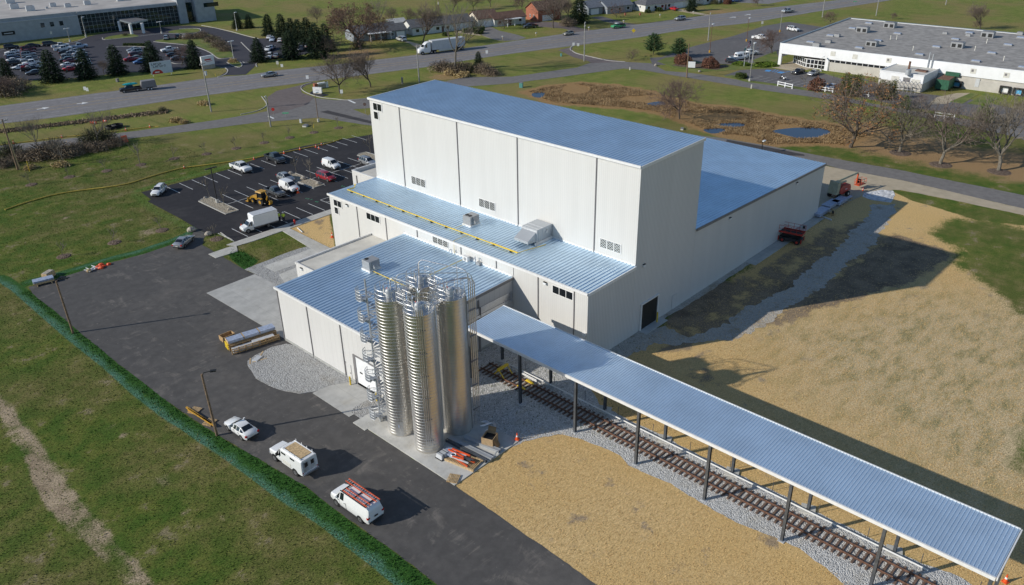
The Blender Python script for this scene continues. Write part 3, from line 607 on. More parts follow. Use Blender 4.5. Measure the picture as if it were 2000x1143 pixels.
# ------------------------------------------------------------------ kerbs and islands
cb = MB().use('curb_concrete')
for px, cl in (([(719, 193), (680, 196), (657, 194), (630, 191), (610, 186), (596, 180), (588, 173), (592, 167), (610, 161)], 0), ([(511, 189), (519, 200), (520, 207), (510, 214), (495, 219), (470, 224)], 0), ([(440, 133), (445, 138), (440, 146), (425, 151)], 0), ([(394, 50), (420, 55), (455, 63), (480, 70), (505, 76)], 0), ([(471, 83), (485, 97), (502, 112)], 0), ([(502, 131), (500, 126), (506, 120)], 0), ([(1117, 99), (1127, 105), (1157, 112), (1190, 119), (1221, 121)], 0), ([(1115, 99), (1114, 94), (1122, 88)], 0), ([(200, 74), (206, 78), (250, 74), (300, 68), (330, 66), (380, 65), (392, 60), (385, 56), (350, 57)], 0), ([(300, 82), (330, 85), (360, 88), (385, 93), (410, 103), (425, 114), (440, 115), (458, 112)], 0), ([(443, 122), (455, 129), (468, 132), (473, 127), (468, 120)], 0), ([(0, 99), (60, 90), (115, 88), (150, 82), (170, 73)], 0), ([(208, 93), (250, 91), (285, 92)], 0), ([(335, 123), (345, 125), (365, 124)], 0)):
    pass
    curb(cb, smooth_line(gp(px), bool(cl), 4), .3 if px[0][1] < 150 else .2, .14, bool(cl))
curb(cb, gp([(431, 455), (442, 463), (454, 470)]), .18, .13)
tag(cb.build('kerb'), kind='structure')
def island(px, name='planting_island', mat='bed_gravel'):
    pts = gp(px) if not isinstance(px[0], Vector) else px
    o = sheet(name, pts, mat, .12, thick=.12); k = MB().use('curb_concrete'); curb(k, ccw(pts), .16, .16, True); q = k.build(name+'_kerb'); tag(q, kind='structure'); return o
for x0, y0 in ((63.3, 129.9), (81.5, 129.3), (99.4, 129.3)):
    island([Vector((x0, y0, 0)), Vector((x0+2.5, y0, 0)), Vector((x0+2.6, y0+10.2, 0)), Vector((x0+1, y0+10.4, 0)), Vector((x0, y0+9.8, 0))])
for px in ([(206, 77), (212, 72), (245, 67), (262, 68), (270, 72), (240, 75)], [(330, 62), (360, 57), (385, 57), (391, 61), (378, 64), (340, 65)], [(303, 80), (325, 77), (360, 72), (395, 66), (420, 72), (440, 88), (456, 110), (440, 113), (426, 113), (412, 103), (390, 92), (360, 86), (320, 83)], [(447, 121), (458, 118), (470, 122), (473, 127), (468, 131), (455, 128)]):
    o = sheet('grass_island', smooth_line(gp(px), True, 4), 'green_turf' if 'green_turf' in MATS else leaf_mat('green_turf', (.1, .15, .03), (.2, .2, .06), .3) or 'green_turf', .1, thick=.1)
for px in ([(1283, 120), (1300, 113), (1330, 110), (1365, 122), (1420, 128), (1440, 126), (1500, 120), (1500, 132), (1445, 136), (1410, 139), (1365, 141), (1320, 134)], [(1412, 149), (1430, 147), (1470, 159), (1530, 166), (1632, 182), (1627, 185), (1530, 170), (1460, 161)], [(1470, 118), (1500, 106), (1516, 100), (1520, 112), (1518, 126), (1480, 128)], [(1604, 142), (1640, 147), (1700, 160), (1690, 165), (1640, 153)], [(1855, 199), (1898, 181), (1912, 184), (1880, 203)], [(1889, 203), (1925, 182), (1940, 186), (1952, 193), (1918, 206)], [(20, 92), (60, 86), (118, 82), (122, 79), (100, 76), (20, 88)], [(125, 82), (150, 77), (180, 68), (150, 70)]):
    sheet('grass_verge', gp(px), 'green_turf', Z+.03, thick=.05)
sheet('entry_slab', gp([(1508, 132), (1548, 120), (1560, 126), (1590, 134), (1558, 140)]), 'tan_gravel', Z+.03, thick=.05)
road('dock_slab', [(1812, 205), (1830, 190), (1870, 182), (1895, 182), (1850, 203)], 'tan_gravel', Z+.02)
road('red_mulch_bed', [(1312, 128), (1330, 122), (1370, 124), (1400, 126), (1425, 130), (1400, 137), (1330, 131)], 'mulch', Z+.05)
road('house_drive', [(1180, 62), (1138, 56), (1120, 51), (1085, 43), (1040, 43), (1020, 47), (1050, 52), (1100, 56), (1125, 63)], 'pink_asphalt', Z-.004); road('gravel_drive', [(1010, 79), (1028, 74), (1010, 68), (975, 60), (958, 52), (940, 56), (930, 64), (960, 76), (985, 80)], 'road_asphalt', Z-.004)
road('cream_house_drive', [(985, 82), (960, 76), (940, 70), (905, 66), (890, 63), (900, 61), (930, 63), (940, 70), (960, 74)], 'tan_gravel', Z-.008); road('ranch_drive', [(1215, 51), (1180, 42), (1155, 34), (1175, 32), (1220, 44), (1245, 48)], 'grey_lot_asphalt', Z-.004); road('white_ranch_drive', [(1380, 31), (1360, 28), (1325, 22), (1310, 20), (1330, 18), (1375, 27), (1390, 30)], 'tan_gravel', Z-.004)
road('grey_house_drive', [(815, 95), (800, 85), (780, 80), (790, 78), (810, 84), (840, 92), (830, 102), (815, 106)], 'tan_gravel', Z-.004); road('far_road', [(1400, 3), (1500, 8), (1545, 0), (1600, -12), (1560, -14), (1500, 0), (1420, -4)], 'highway_asphalt', Z-.004)
# ------------------------------------------------------------------ the plant
Y0, Y1 = 51.17, 101.82
plant = thing('factory_building', 'white ribbed metal factory with tall central block, lower front tier and long side wing', 'factory', (76, 76, 0))
def part(name, mb, parent=plant, smooth=None): return mb.build(name, parent, True, smooth)
def wallbox(name, x0, x1, y0, y1, z0, zf, zb, mf, ms):
    """four walls; zf / zb = eave heights at the x0 and x1 side"""
    m = MB().use(mf)
    m.poly([(x0, y0, z0), (x0, y0, zf), (x0, y1, zf), (x0, y1, z0)]); m.poly([(x1, y0, z0), (x1, y1, z0), (x1, y1, zb), (x1, y0, zb)])
    m.use(ms)
    m.poly([(x0, y0, z0), (x1, y0, z0), (x1, y0, zb), (x0, y0, zf)]); m.poly([(x0, y1, z0), (x0, y1, zf), (x1, y1, zb), (x1, y1, z0)])
    return part(name, m)
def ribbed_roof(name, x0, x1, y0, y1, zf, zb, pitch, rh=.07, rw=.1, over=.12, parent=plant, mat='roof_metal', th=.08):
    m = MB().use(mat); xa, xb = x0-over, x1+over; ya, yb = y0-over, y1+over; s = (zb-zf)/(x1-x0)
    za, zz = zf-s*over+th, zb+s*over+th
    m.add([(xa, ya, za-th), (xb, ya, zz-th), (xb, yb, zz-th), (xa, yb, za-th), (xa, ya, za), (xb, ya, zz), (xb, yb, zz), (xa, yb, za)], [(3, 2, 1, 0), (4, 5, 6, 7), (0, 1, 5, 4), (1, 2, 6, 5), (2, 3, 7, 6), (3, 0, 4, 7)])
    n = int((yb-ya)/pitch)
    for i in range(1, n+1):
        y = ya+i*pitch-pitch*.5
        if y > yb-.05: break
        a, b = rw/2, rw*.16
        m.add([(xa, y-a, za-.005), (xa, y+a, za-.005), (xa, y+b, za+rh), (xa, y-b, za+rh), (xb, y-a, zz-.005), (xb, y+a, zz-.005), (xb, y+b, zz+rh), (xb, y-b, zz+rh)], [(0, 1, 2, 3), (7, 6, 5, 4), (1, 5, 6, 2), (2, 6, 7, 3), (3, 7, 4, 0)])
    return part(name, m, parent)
def eave_trim(name, x, y0, y1, z, mat='trim_white', d=.2, h=.24, parent=plant):
    return part(name, MB().use(mat).box(x-d, x, y0, y1, z-h, z+.06), parent)
def rake(name, x0, x1, y, zf, zb, mat='trim_white', d=.1, h=.26):
    m = MB().use(mat); s = -1 if y < 76 else 1
    m.add([(x0, y, zf-h), (x1, y, zb-h), (x1, y+s*d, zb-h), (x0, y+s*d, zf-h), (x0, y, zf+.13), (x1, y, zb+.13), (x1, y+s*d, zb+.13), (x0, y+s*d, zf+.13)], [(3, 2, 1, 0), (4, 5, 6, 7), (0, 1, 5, 4), (1, 2, 6, 5), (2, 3, 7, 6), (3, 0, 4, 7)])
    return part(name, m)
# tall block, front tier, side wing, front hall
wallbox('tall_block_wall', 76.11, 89.88, Y0, Y1, 0, 22.75, 22.95, 'wall_front', 'wall_side')
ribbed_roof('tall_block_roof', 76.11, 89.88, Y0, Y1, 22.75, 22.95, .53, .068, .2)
eave_trim('gutter', 75.99, Y0-.12, Y1+.12, 22.86); rake('rake_trim', 76.0, 89.98, Y0-.12, 22.75, 22.95); rake('rake_trim', 76.0, 89.98, Y1+.12, 22.75, 22.95)
wallbox('front_tier_wall', 66.73, 76.09, Y0+.004, Y1, -.2, 9.78, 9.86, 'wall_front', 'wall_side')
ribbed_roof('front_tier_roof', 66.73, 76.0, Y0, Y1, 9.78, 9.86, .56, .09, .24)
eave_trim('gutter', 66.6, Y0-.12, Y1+.12, 9.88); rake('rake_trim', 66.6, 76.09, Y0-.12, 9.78, 9.86)
part('wall_flashing', MB().use('trim_white').box(76.04, 76.1, Y0, Y1, 9.9, 10.2))
wallbox('side_wing_wall', 89.9, 130.33, Y0+.002, 96, -.2, 10.45, 9.2, 'wall_front', 'wall_side')
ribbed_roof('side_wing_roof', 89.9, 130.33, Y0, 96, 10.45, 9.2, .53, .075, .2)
rake('rake_trim', 89.9, 130.4, Y0-.12, 10.45, 9.2, 'trim_grey')
# front hall
wallbox('front_hall_wall', 45.72, 66.7, 63.2, 84.2, -.5, 7.65, 8.0, 'wall_front_low', 'wall_side_low')
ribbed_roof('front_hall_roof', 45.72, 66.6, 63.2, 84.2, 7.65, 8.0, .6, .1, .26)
eave_trim('gutter', 45.6, 63.08, 84.32, 7.75); rake('rake_trim', 45.6, 66.7, 63.08, 7.65, 8.0, 'trim_grey')
part('wall_flashing', MB().use('trim_white').box(66.62, 66.72, 63.2, 84.2, 8.08, 8.4))
part('foundation', MB().use('foundation').box(45.66, 66.7, 63.14, 84.26, -.6, .35))
# flat-roofed links
m = MB().use('beige_roof').box(53.6, 66.7, 84.24, 91.9, 0, 5.75); m.use('wall_front_low').box(53.5, 53.66, 84.3, 92.0, 0, 5.95)
part('loading_link', m); part('parapet_cap', MB().use('trim_white').box(53.46, 66.7, 91.9, 92.1, 5.6, 5.98))
m = MB().use('wall_front_low'); m.box(84.8, 85.0, 101.85, 120.9, 0, 4.6); m.box(85.0, 96, 120.7, 120.9, 0, 4.6); m.use('beige_roof').box(85.0, 95.8, 101.85, 120.7, 0, 4.05)
part('entrance_annex', m); part('parapet_cap', MB().use('trim_white').box(84.74, 85.04, 101.85, 120.95, 4.6, 4.68).box(85.04, 96, 120.66, 120.95, 4.6, 4.68)); part('downspout', MB().use('trim_grey').box(84.66, 84.78, 119.5, 119.66, 0, 3.9))
# downspouts
def spout(x, y, z0, z1, w=.12): part('downspout', MB().use('trim_grey').box(x-.09, x-.003, y-w/2, y+w/2, z0, z1))
for y in (94.72, 82.3, 70.8, 57.64): spout(76.1, y, 9.95, 22.6)
for y, z0 in ((94.95, 0), (88.2, 6), (81.3, 8.1), (72.5, 8.1), (66.0, 8.1), (58.9, 0), (53.2, 0)): spout(66.73, y, z0, 9.64)
for y in (84.1, 77.7, 71.0): spout(45.72, y, -.3, 7.55)
for x in (49.5, 54.8, 60.5): part('downspout', MB().use('trim_grey').box(x-.09, x+.09, 63.02, 63.197, -.2, 7.2))
# windows and louvres on the -x faces
def window(x, y0, y1, z0, z1, n=1):
    f = part('window', MB().use('trim_white').box(x-.07, x-.002, y0-.1, y1+.1, z0-.1, z1+.1)); wdt = (y1-y0)/n
    for i in range(n):
        part('pane', MB().use('glass').box(x-.085, x-.06, y0+i*wdt+.05, y0+(i+1)*wdt-.05, z0, z1), f)
def louvre(x, y0, y1, z0, z1, n=3):
    f = part('louvre_vent', MB().use('trim_white').box(x-.06, x-.002, y0-.08, y1+.08, z0-.08, z1+.08)); wdt = (y1-y0)/n
    for i in range(n):
        a, b = y0+i*wdt+.06, y0+(i+1)*wdt-.06; m = MB().use('glass').box(x-.07, x-.05, a, b, z0, z1)
        m.use('off_white'); st = .31; t = z0-1.0
        while t < z1+1.0:                    # slanted blades
            q0, q1 = (a, t), (b, t+(b-a)*.62); pts = []
            for u in (0, 1):
                pass
            za_, zb_ = q0[1], q1[1]; za_, zb_ = za_, zb_
            k = (zb_-za_)/(b-a); lo_, hi_ = a, b
            if za_ < z0: lo_ = a+(z0-za_)/k
            if zb_ > z1-.09: hi_ = a+(z1-.09-za_)/k
            if hi_-lo_ > .04:
                m.poly([(x-.1, lo_, za_+k*(lo_-a)), (x-.1, lo_, za_+k*(lo_-a)+.085), (x-.1, hi_, za_+k*(hi_-a)+.085), (x-.1, hi_, za_+k*(hi_-a))])
            t += st
        part('blade', m, f)
louvre(76.11, 89.9, 93.1, 11.0, 12.15); louvre(76.11, 75.2, 78.4, 11.0, 12.15); louvre(76.11, 53.5, 56.7, 11.0, 12.15); louvre(66.73, 75.0, 78.1, 8.6, 9.5)
window(76.11, 98.9, 100.95, 21.15, 22.2, 2); window(76.11, 99.9, 100.95, 19.75, 20.85, 1)
window(66.73, 98.8, 100.75, 8.25, 9.2, 2); window(66.73, 99.8, 100.75, 6.95, 7.95, 1); window(66.73, 89.6, 92.65, 8.2, 9.15, 3); window(66.73, 53.4, 56.55, 8.2, 9.15, 3)
def wall_light(x, y, z, side=0):
    m = MB().use('lamp_lens'); 
    if side: m.box(x-.22, x+.22, y-.22, y-.003, z, z+.26)
    else: m.box(x-.22, x-.003, y-.22, y+.22, z, z+.26)
    l = part('wall_light', m); m = MB().use('black')
    if side: m.box(x-.24, x+.24, y-.2, y-.003, z+.263, z+.34)
    else: m.box(x-.2, x-.003, y-.24, y+.24, z+.263, z+.34)
    part('hood', m, l)
for a in ((66.7, 97.3, 8.9), (66.7, 57.7, 8.9), (53.5, 90.6, 5.2)): wall_light(*a)
for x, z in ((77.9, 9.3), (99.05, 9.0), (120.05, 8.5)): wall_light(x, Y0, z, 1)
# doors
d = part('overhead_door', MB().use('white_door').box(45.66, 45.717, 64.75, 68.6, .02, 3.95)); [part('window_slot', MB().use('black').box(45.64, 45.658, a, a+.5, 1.9, 2.1), d) for a in (65.3, 66.4, 67.5)]
part('door_frame', MB().use('trim_grey').box(45.6, 45.715, 68.6, 69.05, 0, 4.1).box(45.6, 45.715, 64.4, 64.745, 0, 4.1).box(45.6, 45.715, 64.75, 68.6, 3.955, 4.1), d)
d = part('steel_door', MB().use('wall_front_low').box(45.665, 45.716, 69.8, 70.75, .05, 2.2)); part('handle', MB().use('black').box(45.62, 45.663, 69.9, 69.98, 1.0, 1.12), d); part('door_frame', MB().use('trim_grey').box(45.64, 45.716, 70.75, 70.83, .05, 2.3), d)
part('doorway', MB().use('black').box(78.0, 81.6, 51.12, 51.165, .03, 3.75)); part('door_frame', MB().use('trim_white').box(81.6, 81.85, 51.0, 51.165, 0, 3.95).box(77.75, 78.0, 51.0, 51.165, 0, 3.95).box(78.0, 81.6, 51.0, 51.165, 3.755, 3.95))
part('steel_door', MB().use('light_grey').box(66.6, 66.72, 97.2, 97.26, .1, 2.4)); part('steel_door', MB().use('wall_side').box(85.3, 86.3, 51.1, 51.165, .05, 2.2))
# process lines on the shaded side of the front hall
m = MB().use('pipe_steel')
for i in range(7): m.tube([(46.5, 63.05, 5.35+.13*i), (66.4, 63.05, 5.35+.13*i)], .04, 6)
for i in range(3): m.tube([(47, 62.95, 4.95+.13*i), (66.4, 62.95, 4.95+.13*i)], .05, 6)
part('process_pipe', m); part('pipe_bracket', MB().use('trim_grey').box(48.9, 49.0, 62.9, 63.19, 4.8, 6.3).box(54.9, 55.0, 62.9, 63.19, 4.8, 6.3).box(60.6, 60.7, 62.9, 63.19, 4.8, 6.3))
part('hose_bib', MB().use('trim_white').box(66.5, 66.72, Y0+.1, Y0+.6, 4.1, 4.5)); part('trim_band', MB().use('wall_front').box(66.66, 66.727, 63.0, 63.2, 8.2, 9.4))
# gas line on the front tier roof
t = thing('gas_pipe', 'yellow gas pipe running the length of the front tier roof on black feet', 'pipe', (69.2, 82, 10))
zg = 10.12
part('pipe', MB().use('yellow').tube([(70.6, 100.0, zg+.45), (70.6, 100.3, zg+.5), (70.6, 100.4, zg), (69.2, 100.35, zg), (69.2, 64.6, zg)], .075, 8), t)
part('branch', MB().use('yellow').tube([(69.35, 69.5, zg), (69.35, 64.6, zg), (73.6, 63.6, zg-.03)], .045, 6), t); part('branch', MB().use('yellow').tube([(69.2, 76.6, zg), (71.5, 76.6, zg)], .03, 6).tube([(69.2, 73.6, zg), (66.5, 73.6, zg), (66.5, 73.6, 8.3)], .03, 6), t)
for y in [99.3-3.05*i for i in range(12)]: part('foot', MB().use('black').box(69.05, 69.42, y-.14, y+.14, 9.86, zg-.05), t)
t2 = thing('gas_pipe', 'thin yellow gas pipe crossing the front hall roof to its single fan unit', 'pipe', (56, 76, 8)); part('pipe', MB().use('yellow').tube([(56.2, 77.9, 8.05), (56.2, 71.5, 8.05)], .045, 6).tube([(57.0, 71.5, 8.07), (66.2, 71.5, 8.2)], .04, 6), t2)
for y in (77, 75, 73): part('foot', MB().use('black').box(56.08, 56.36, y-.12, y+.12, 7.86, 8.0), t2)
# rooftop units
def hvac(loc, label, fans):
    t = thing('rooftop_unit', label, 'rooftop unit', loc, R(0), 'air conditioning units on the plant roofs')
    P = lambda n, m: m.build(n, t, False)
    P('cabinet', MB().use('unit_grey').box(-.85, .85, -.75, .75, .28, 1.45)); P('curb', MB().use('trim_white').box(-.95, .95, -.85, .85, .0, .28))
    for i in range(fans): P('fan', MB().use('black').lathe((-.35+i*.0, .4-i*.62, 1.45), [(.26, 0), (.27, .06), (.2, .065)], 14))
    P('hood', MB().use('unit_grey').add([(.4, -.75, .5), (.4, -1.25, .55), (.4, -1.25, .8), (.4, -.75, 1.4), (-.4, -.75, .5), (-.4, -1.25, .55), (-.4, -1.25, .8), (-.4, -.75, 1.4)], [(0, 1, 2, 3), (7, 6, 5, 4), (0, 4, 5, 1), (1, 5, 6, 2), (2, 6, 7, 3)])); P('badge', MB().use('yellow').box(.851, .856, -.3, -.15, .8, .9).box(-.35, -.2, -.757, -.751, .8, .9))
    return t
hvac((72.3, 76.2, 9.9), 'grey box air unit with two fans on the front tier roof', 2); hvac((56.6, 78.8, 7.92), 'grey box air unit with a single fan on the front hall roof', 1)
t = thing('air_handler', 'large galvanised air handler with sloped intake hood against the tall white wall', 'air handler', (73.6, 66, 9.9))
part('cabinet', MB().use('galvanised').box(73.0, 75.95, 64.6, 67.2, 10.3, 12.0), t); part('intake_hood', MB().use('galvanised').xprism([(73.0, 10.35), (73.0, 11.75), (71.3, 10.9), (71.3, 10.55)], 64.7, 67.1), t)
part('seam', MB().use('light_grey').box(73.3, 73.4, 64.56, 67.24, 10.3, 12.04).box(74.1, 74.18, 64.56, 67.24, 10.3, 12.04).box(72.9, 73.0, 64.56, 67.24, 10.3, 11.9), t); [part('base_rail', MB().use('trim_white').box(72.6, 76, a, a+.2, 9.92, 10.28), t) for a in (64.5, 67.1)]; part('port', MB().use('light_grey').cyl((74.9, 64.59, 11.3), (74.9, 64.5, 11.3), .2, 12), t)
t = thing('condenser', 'small white condenser box with round fan at the foot of the front tier wall', 'condenser', (66.1, 70.9, 8.1)); part('cabinet', MB().use('trim_white').box(65.9, 66.35, 70.5, 71.4, 8.15, 8.85), t); part('fan', MB().use('unit_grey').lathe((0, 0, 0), [(.01, 0), (.26, 0)], 14, False).box(65.88, 65.898, 70.75, 71.15, 8.3, 8.7) if 0 else MB().use('unit_grey').cyl((65.9, 70.95, 8.5), (65.87, 70.95, 8.5), .24, 14), t)
t = thing('exhaust_pipe', 'hooked grey exhaust pipes rising beside the condenser', 'pipe', (66, 69.6, 8.1)); part('pipe', MB().use('pipe_steel').tube([(66.3, 69.4, 8.1), (66.3, 69.4, 9.1), (66.1, 69.2, 9.25), (65.9, 69.1, 9.1)], .07, 8).tube([(66.3, 73.9, 8.1), (66.3, 73.9, 8.9), (66.0, 73.8, 9.0), (65.8, 73.8, 8.8)], .06, 8), t); part('valve_box', MB().use('unit_grey').box(66.2, 66.7, 68.6, 69.2, 8.1, 8.5), t)
# ------------------------------------------------------------------ silos
SIL = {'f': (43.6, 53.75), 'l': (43.6, 58.1), 'r': (47.72, 53.72), 'b': (47.62, 58.05)}
lab = {'f': 'steel silo nearest the asphalt with four pipes clipped down its front', 'l': 'steel silo beside the spiral stair, with access panel at its foot', 'r': 'steel silo nearest the rail canopy, with pipe stack up its side', 'b': 'steel silo at the back of the cluster, mostly hidden behind the others'}
RS, HS = 1.52, 16.2
def arc(c, r, a0, a1, z, n=14): return [(c[0]+r*math.cos(R(a0+(a1-a0)*i/n)), c[1]+r*math.sin(R(a0+(a1-a0)*i/n)), z) for i in range(n+1)]
for k, (x, y) in SIL.items():
    t = thing('silo', lab[k], 'silo', (x, y, .1), 0, 'steel storage silos on the concrete pad'); P = lambda n, m, sm=None, par=None: m.build(n, par or t, False, sm)
    P('shell', MB().use('steel').lathe((0, 0, 0), [(RS, 0), (RS, HS)], 64), 30)
    m = MB().use('hoop_steel')
    for i in range(44): m.ring((0, 0, .35+i*.365), RS+.006, .017, 48)
    P('hoop', m, 40)
    P('roof', MB().use('steel').lathe((0, 0, 0), [(RS, HS), (RS+.05, HS+.03), (RS+.05, HS+.1), (RS-.1, HS+.1), (.35, HS+.38), (.3, HS+.5), (.05, HS+.52)], 40), 40)
    rl = P('railing', MB().use('hoop_steel').ring((0, 0, HS+.65), RS-.06, .022, 36).ring((0, 0, HS+1.15), RS-.06, .026, 36).ring((0, 0, HS+.2), RS-.06, .02, 36))
    for a in range(0, 360, 30): P('post', MB().use('hoop_steel').cyl((( RS-.06)*math.cos(R(a)), (RS-.06)*math.sin(R(a)), HS+.08), ((RS-.06)*math.cos(R(a)), (RS-.06)*math.sin(R(a)), HS+1.15), .024, 6), None, rl)
    P('hatch', MB().use('pipe_steel').lathe((.6, .3, HS+.15), [(.28, 0), (.28, .3), (.1, .36)], 16)); P('filter', MB().use('light_grey').lathe((-.5, -.45, HS+.15), [(.3, 0), (.3, .8), (.2, .95), (.02, 1.0)], 16), 40)
    P('vent', MB().use('pipe_steel').cyl((.1, -.8, HS+.2), (.1, -.8, HS+.9), .1, 10).tube([(-.2, .7, HS+.2), (-.2, .7, HS+1.0), (0, .8, HS+1.2), (.3, .9, HS+1.0)], .07, 8)); P('warning_lamp', MB().use('red').sphere((-.05, .35, HS+.75), .07, .07, .09, 8, 5))
    if k == 'l':
        P('access_panel', MB().use('hoop_steel').add([(RS*1.025*math.cos(R(a)), RS*1.025*math.sin(R(a)), z) for z in (.1, 2.0) for a in (205, 215, 225, 235)], [(0, 1, 5, 4), (1, 2, 6, 5), (2, 3, 7, 6)])); P('notice', MB().use('blue_film').add([(RS*1.03*math.cos(R(a)), RS*1.03*math.sin(R(a)), z) for z in (1.2, 1.6) for a in (216, 221)], [(0, 1, 3, 2)]))
    if k == 'f':
        for i in range(4):
            a = R(221+i*6.5); P('feed_pipe', MB().use('pipe_steel').tube([((RS+.16)*math.cos(a), (RS+.16)*math.sin(a), 1.3), ((RS+.16)*math.cos(a), (RS+.16)*math.sin(a), HS+.9)], .055, 8))
        for z in (1.8, 4.4, 7, 9.6, 12.2, 14.8): P('clamp', MB().use('trim_grey').tube(arc((0, 0), RS+.16, 216, 247, z, 6), .05, 6))
# conveying pipes that swing from the riser stack over the silo tops
t = thing('riser_pipes', 'bundle of bent steel conveying pipes rising beside the silos and arching over them', 'pipes', (49.3, 52.9, .1))
zt = HS+.1
def bend(pts, r=.7, n=6):                    # round the corners of a polyline
    P = [Vector(p) for p in pts]; out = [P[0]]
    for i in range(1, len(P)-1):
        a, b, c = P[i-1], P[i], P[i+1]; d0 = min(r, (b-a).length*.48); d1 = min(r, (c-b).length*.48)
        s, e = b+(a-b).normalized()*d0, b+(c-b).normalized()*d1
        for q in range(n+1):
            u = q/n; out.append(s*(1-u)**2+b*2*u*(1-u)+e*u*u)
    out.append(P[-1]); return out
for i, k in enumerate('bflr'):
    x0, y0 = 48.95+.22*i, 52.4-.05*i; sx, sy = SIL[k]; top = zt+{'b': 2.7, 'f': 2.0, 'l': 2.3, 'r': 1.7}[k]
    end = {'b': (sx-.3, sy-.2), 'l': (sx+.5, sy-.5), 'f': (sx+.15, sy+.1), 'r': (sx-.5, sy)}[k]
    path = [(x0+1.3-.2*i, y0-.2-.16*i, .3), (x0, y0-.1-.16*i, .3)] if 0 else [(x0+.2, y0-1.0+.16*i, .35), (x0, y0, .35)]
    path = [(x0+1.1-.1*i, y0-.9+.12*i, .3), (x0+1.1-.1*i, y0-.02, .3), (x0, y0, .3), (x0, y0, top), (end[0], end[1], top+.1), (end[0], end[1], zt+.3)]
    part('pipe', MB().use('pipe_steel').tube(bend(path, .75), .052, 8), t, 40)
for sx, sy, ex, ey, hh in ((43.6-.1, 53.6, 47.0, 57.6, 2.4), (43.9, 58.3, 43.9, 54.2, 2.0)):
    part('pipe', MB().use('pipe_steel').tube(bend([(sx, sy, zt+.3), (sx, sy, zt+hh), (ex, ey, zt+hh+.3), (ex, ey, zt+.4)], .8), .062, 8), t, 40)
for z in (2.5, 5.5, 8.5, 11.5, 14.5): part('bracket', MB().use('trim_grey').box(48.7, 49.65, 52.2, 52.3, z, z+.1), t)
t = thing('cable_ladder', 'grey cable ladder fixed upright on the silo nearest the canopy', 'cable tray', (48.75, 52.6, .1)); m = MB().use('unit_grey'); m.box(48.62, 48.67, 52.42, 52.5, .1, HS); m.box(48.62, 48.67, 52.72, 52.8, .1, HS); part('rails', m, t)
m = MB().use('unit_grey')
for i in range(40): m.box(48.6, 48.64, 52.5, 52.72, .4+i*.4, .46+i*.4)
part('rungs', m, t); m = MB().use('black'); m.tube([(48.66, 52.6, .2), (48.66, 52.6, HS)], .08, 8); part('cables', m, t)
t = thing('lightning_rod', 'thin upright rod above the silo tops', 'rod', (48.9, 53.6, 16)); part('rod', MB().use('pipe_steel').cyl((48.9, 53.9, 15), (48.9, 53.9, HS+3.2), .03, 6), t)
# catwalks between the tops
t = thing('catwalk', 'steel grating catwalk with handrails linking the silo tops', 'catwalk', (45.6, 56, 16.3))
def walkway(a, b):
    a, b = Vector(a), Vector(b); d = (b-a).normalized(); n = Vector((-d.y, d.x, 0))*.4
    m = MB().use('hoop_steel'); m.add([tuple(a+n), tuple(b+n), tuple(b-n), tuple(a-n)]+[tuple(p-Vector((0, 0, .08))) for p in (a+n, b+n, b-n, a-n)], [(0, 3, 2, 1), (4, 5, 6, 7), (0, 1, 5, 4), (2, 3, 7, 6)]); part('deck', m, t)
    for s in (1, -1):
        m = MB().use('hoop_steel')
        for z in (.15, .65, 1.1): m.tube([a+n*s+Vector((0, 0, z)), b+n*s+Vector((0, 0, z))], .024, 6)
        k = max(2, int((b-a).length/.9))
        for i in range(k+1):
            p = a+(b-a)*i/k+n*s; m.tube([p, p+Vector((0, 0, 1.1))], .022, 6)
        part('handrail', m, t)
for a, b in (((43.6, 56.6, 16.28), (43.6, 55.2, 16.28)), ((45.1, 53.75, 16.28), (46.2, 53.75, 16.28)), ((45.1, 58.1, 16.28), (46.1, 58.1, 16.28)), ((47.7, 56.5, 16.28), (47.7, 55.2, 16.28))): walkway(a, b)
# spiral stair
sx, sy = 42.75, 60.85
t = thing('spiral_stair', 'galvanised spiral stair with caged landings winding up beside the left silo', 'stair', (sx, sy, .1))
part('column', MB().use('galvanised').cyl((sx, sy, .1), (sx, sy, HS+1.4), .1, 10), t)
m = MB().use('galvanised'); rail = []; n = 82; turns = 6.75
for i in range(n):
    a = R(20)+2*PI*turns*i/n; z = .25+(HS-.1)*i/n; b = a+.5
    p = lambda r, q: (sx+r*math.cos(q), sy+r*math.sin(q))
    v = [(*p(.1, a), z), (*p(.95, a), z), (*p(.95, b), z), (*p(.1, b), z)]; m.add(v+[(x, y, zz-.05) for x, y, zz in v], [(0, 1, 2, 3), (7, 6, 5, 4), (0, 4, 5, 1), (1, 5, 6, 2), (2, 6, 7, 3)]); rail.append((*p(.95, a), z))
part('treads', m, t); h = MB().use('galvanised')
for dz in (.5, 1.0): h.tube([(x, y, z+dz) for x, y, z in rail], .03, 5)
for i in range(0, n, 2): h.cyl(rail[i], (rail[i][0], rail[i][1], rail[i][2]+1.0), .02, 5)
part('handrail', h, t)
for i in range(7):
    a0 = 150; z = 1.0+i*2.42; g_ = MB().use('galvanised')
    for dz in (0, .35, .7, 1.05): g_.tube(arc((sx, sy), 1.08, a0-50, a0+50, z+dz, 7), .028, 5)
    for q in range(9):
        aa = R(a0-50+q*12.5); g_.cyl((sx+1.08*math.cos(aa), sy+1.08*math.sin(aa), z), (sx+1.08*math.cos(aa), sy+1.08*math.sin(aa), z+1.05), .02, 5)
    pl = [(sx+r*math.cos(R(a)), sy+r*math.sin(R(a)), z) for r, a in ((.1, 100), (1.08, 100), (1.08, 125), (1.08, 150), (1.08, 175), (1.08, 200), (.1, 200))]; g_.poly(pl); part('landing', g_, t)
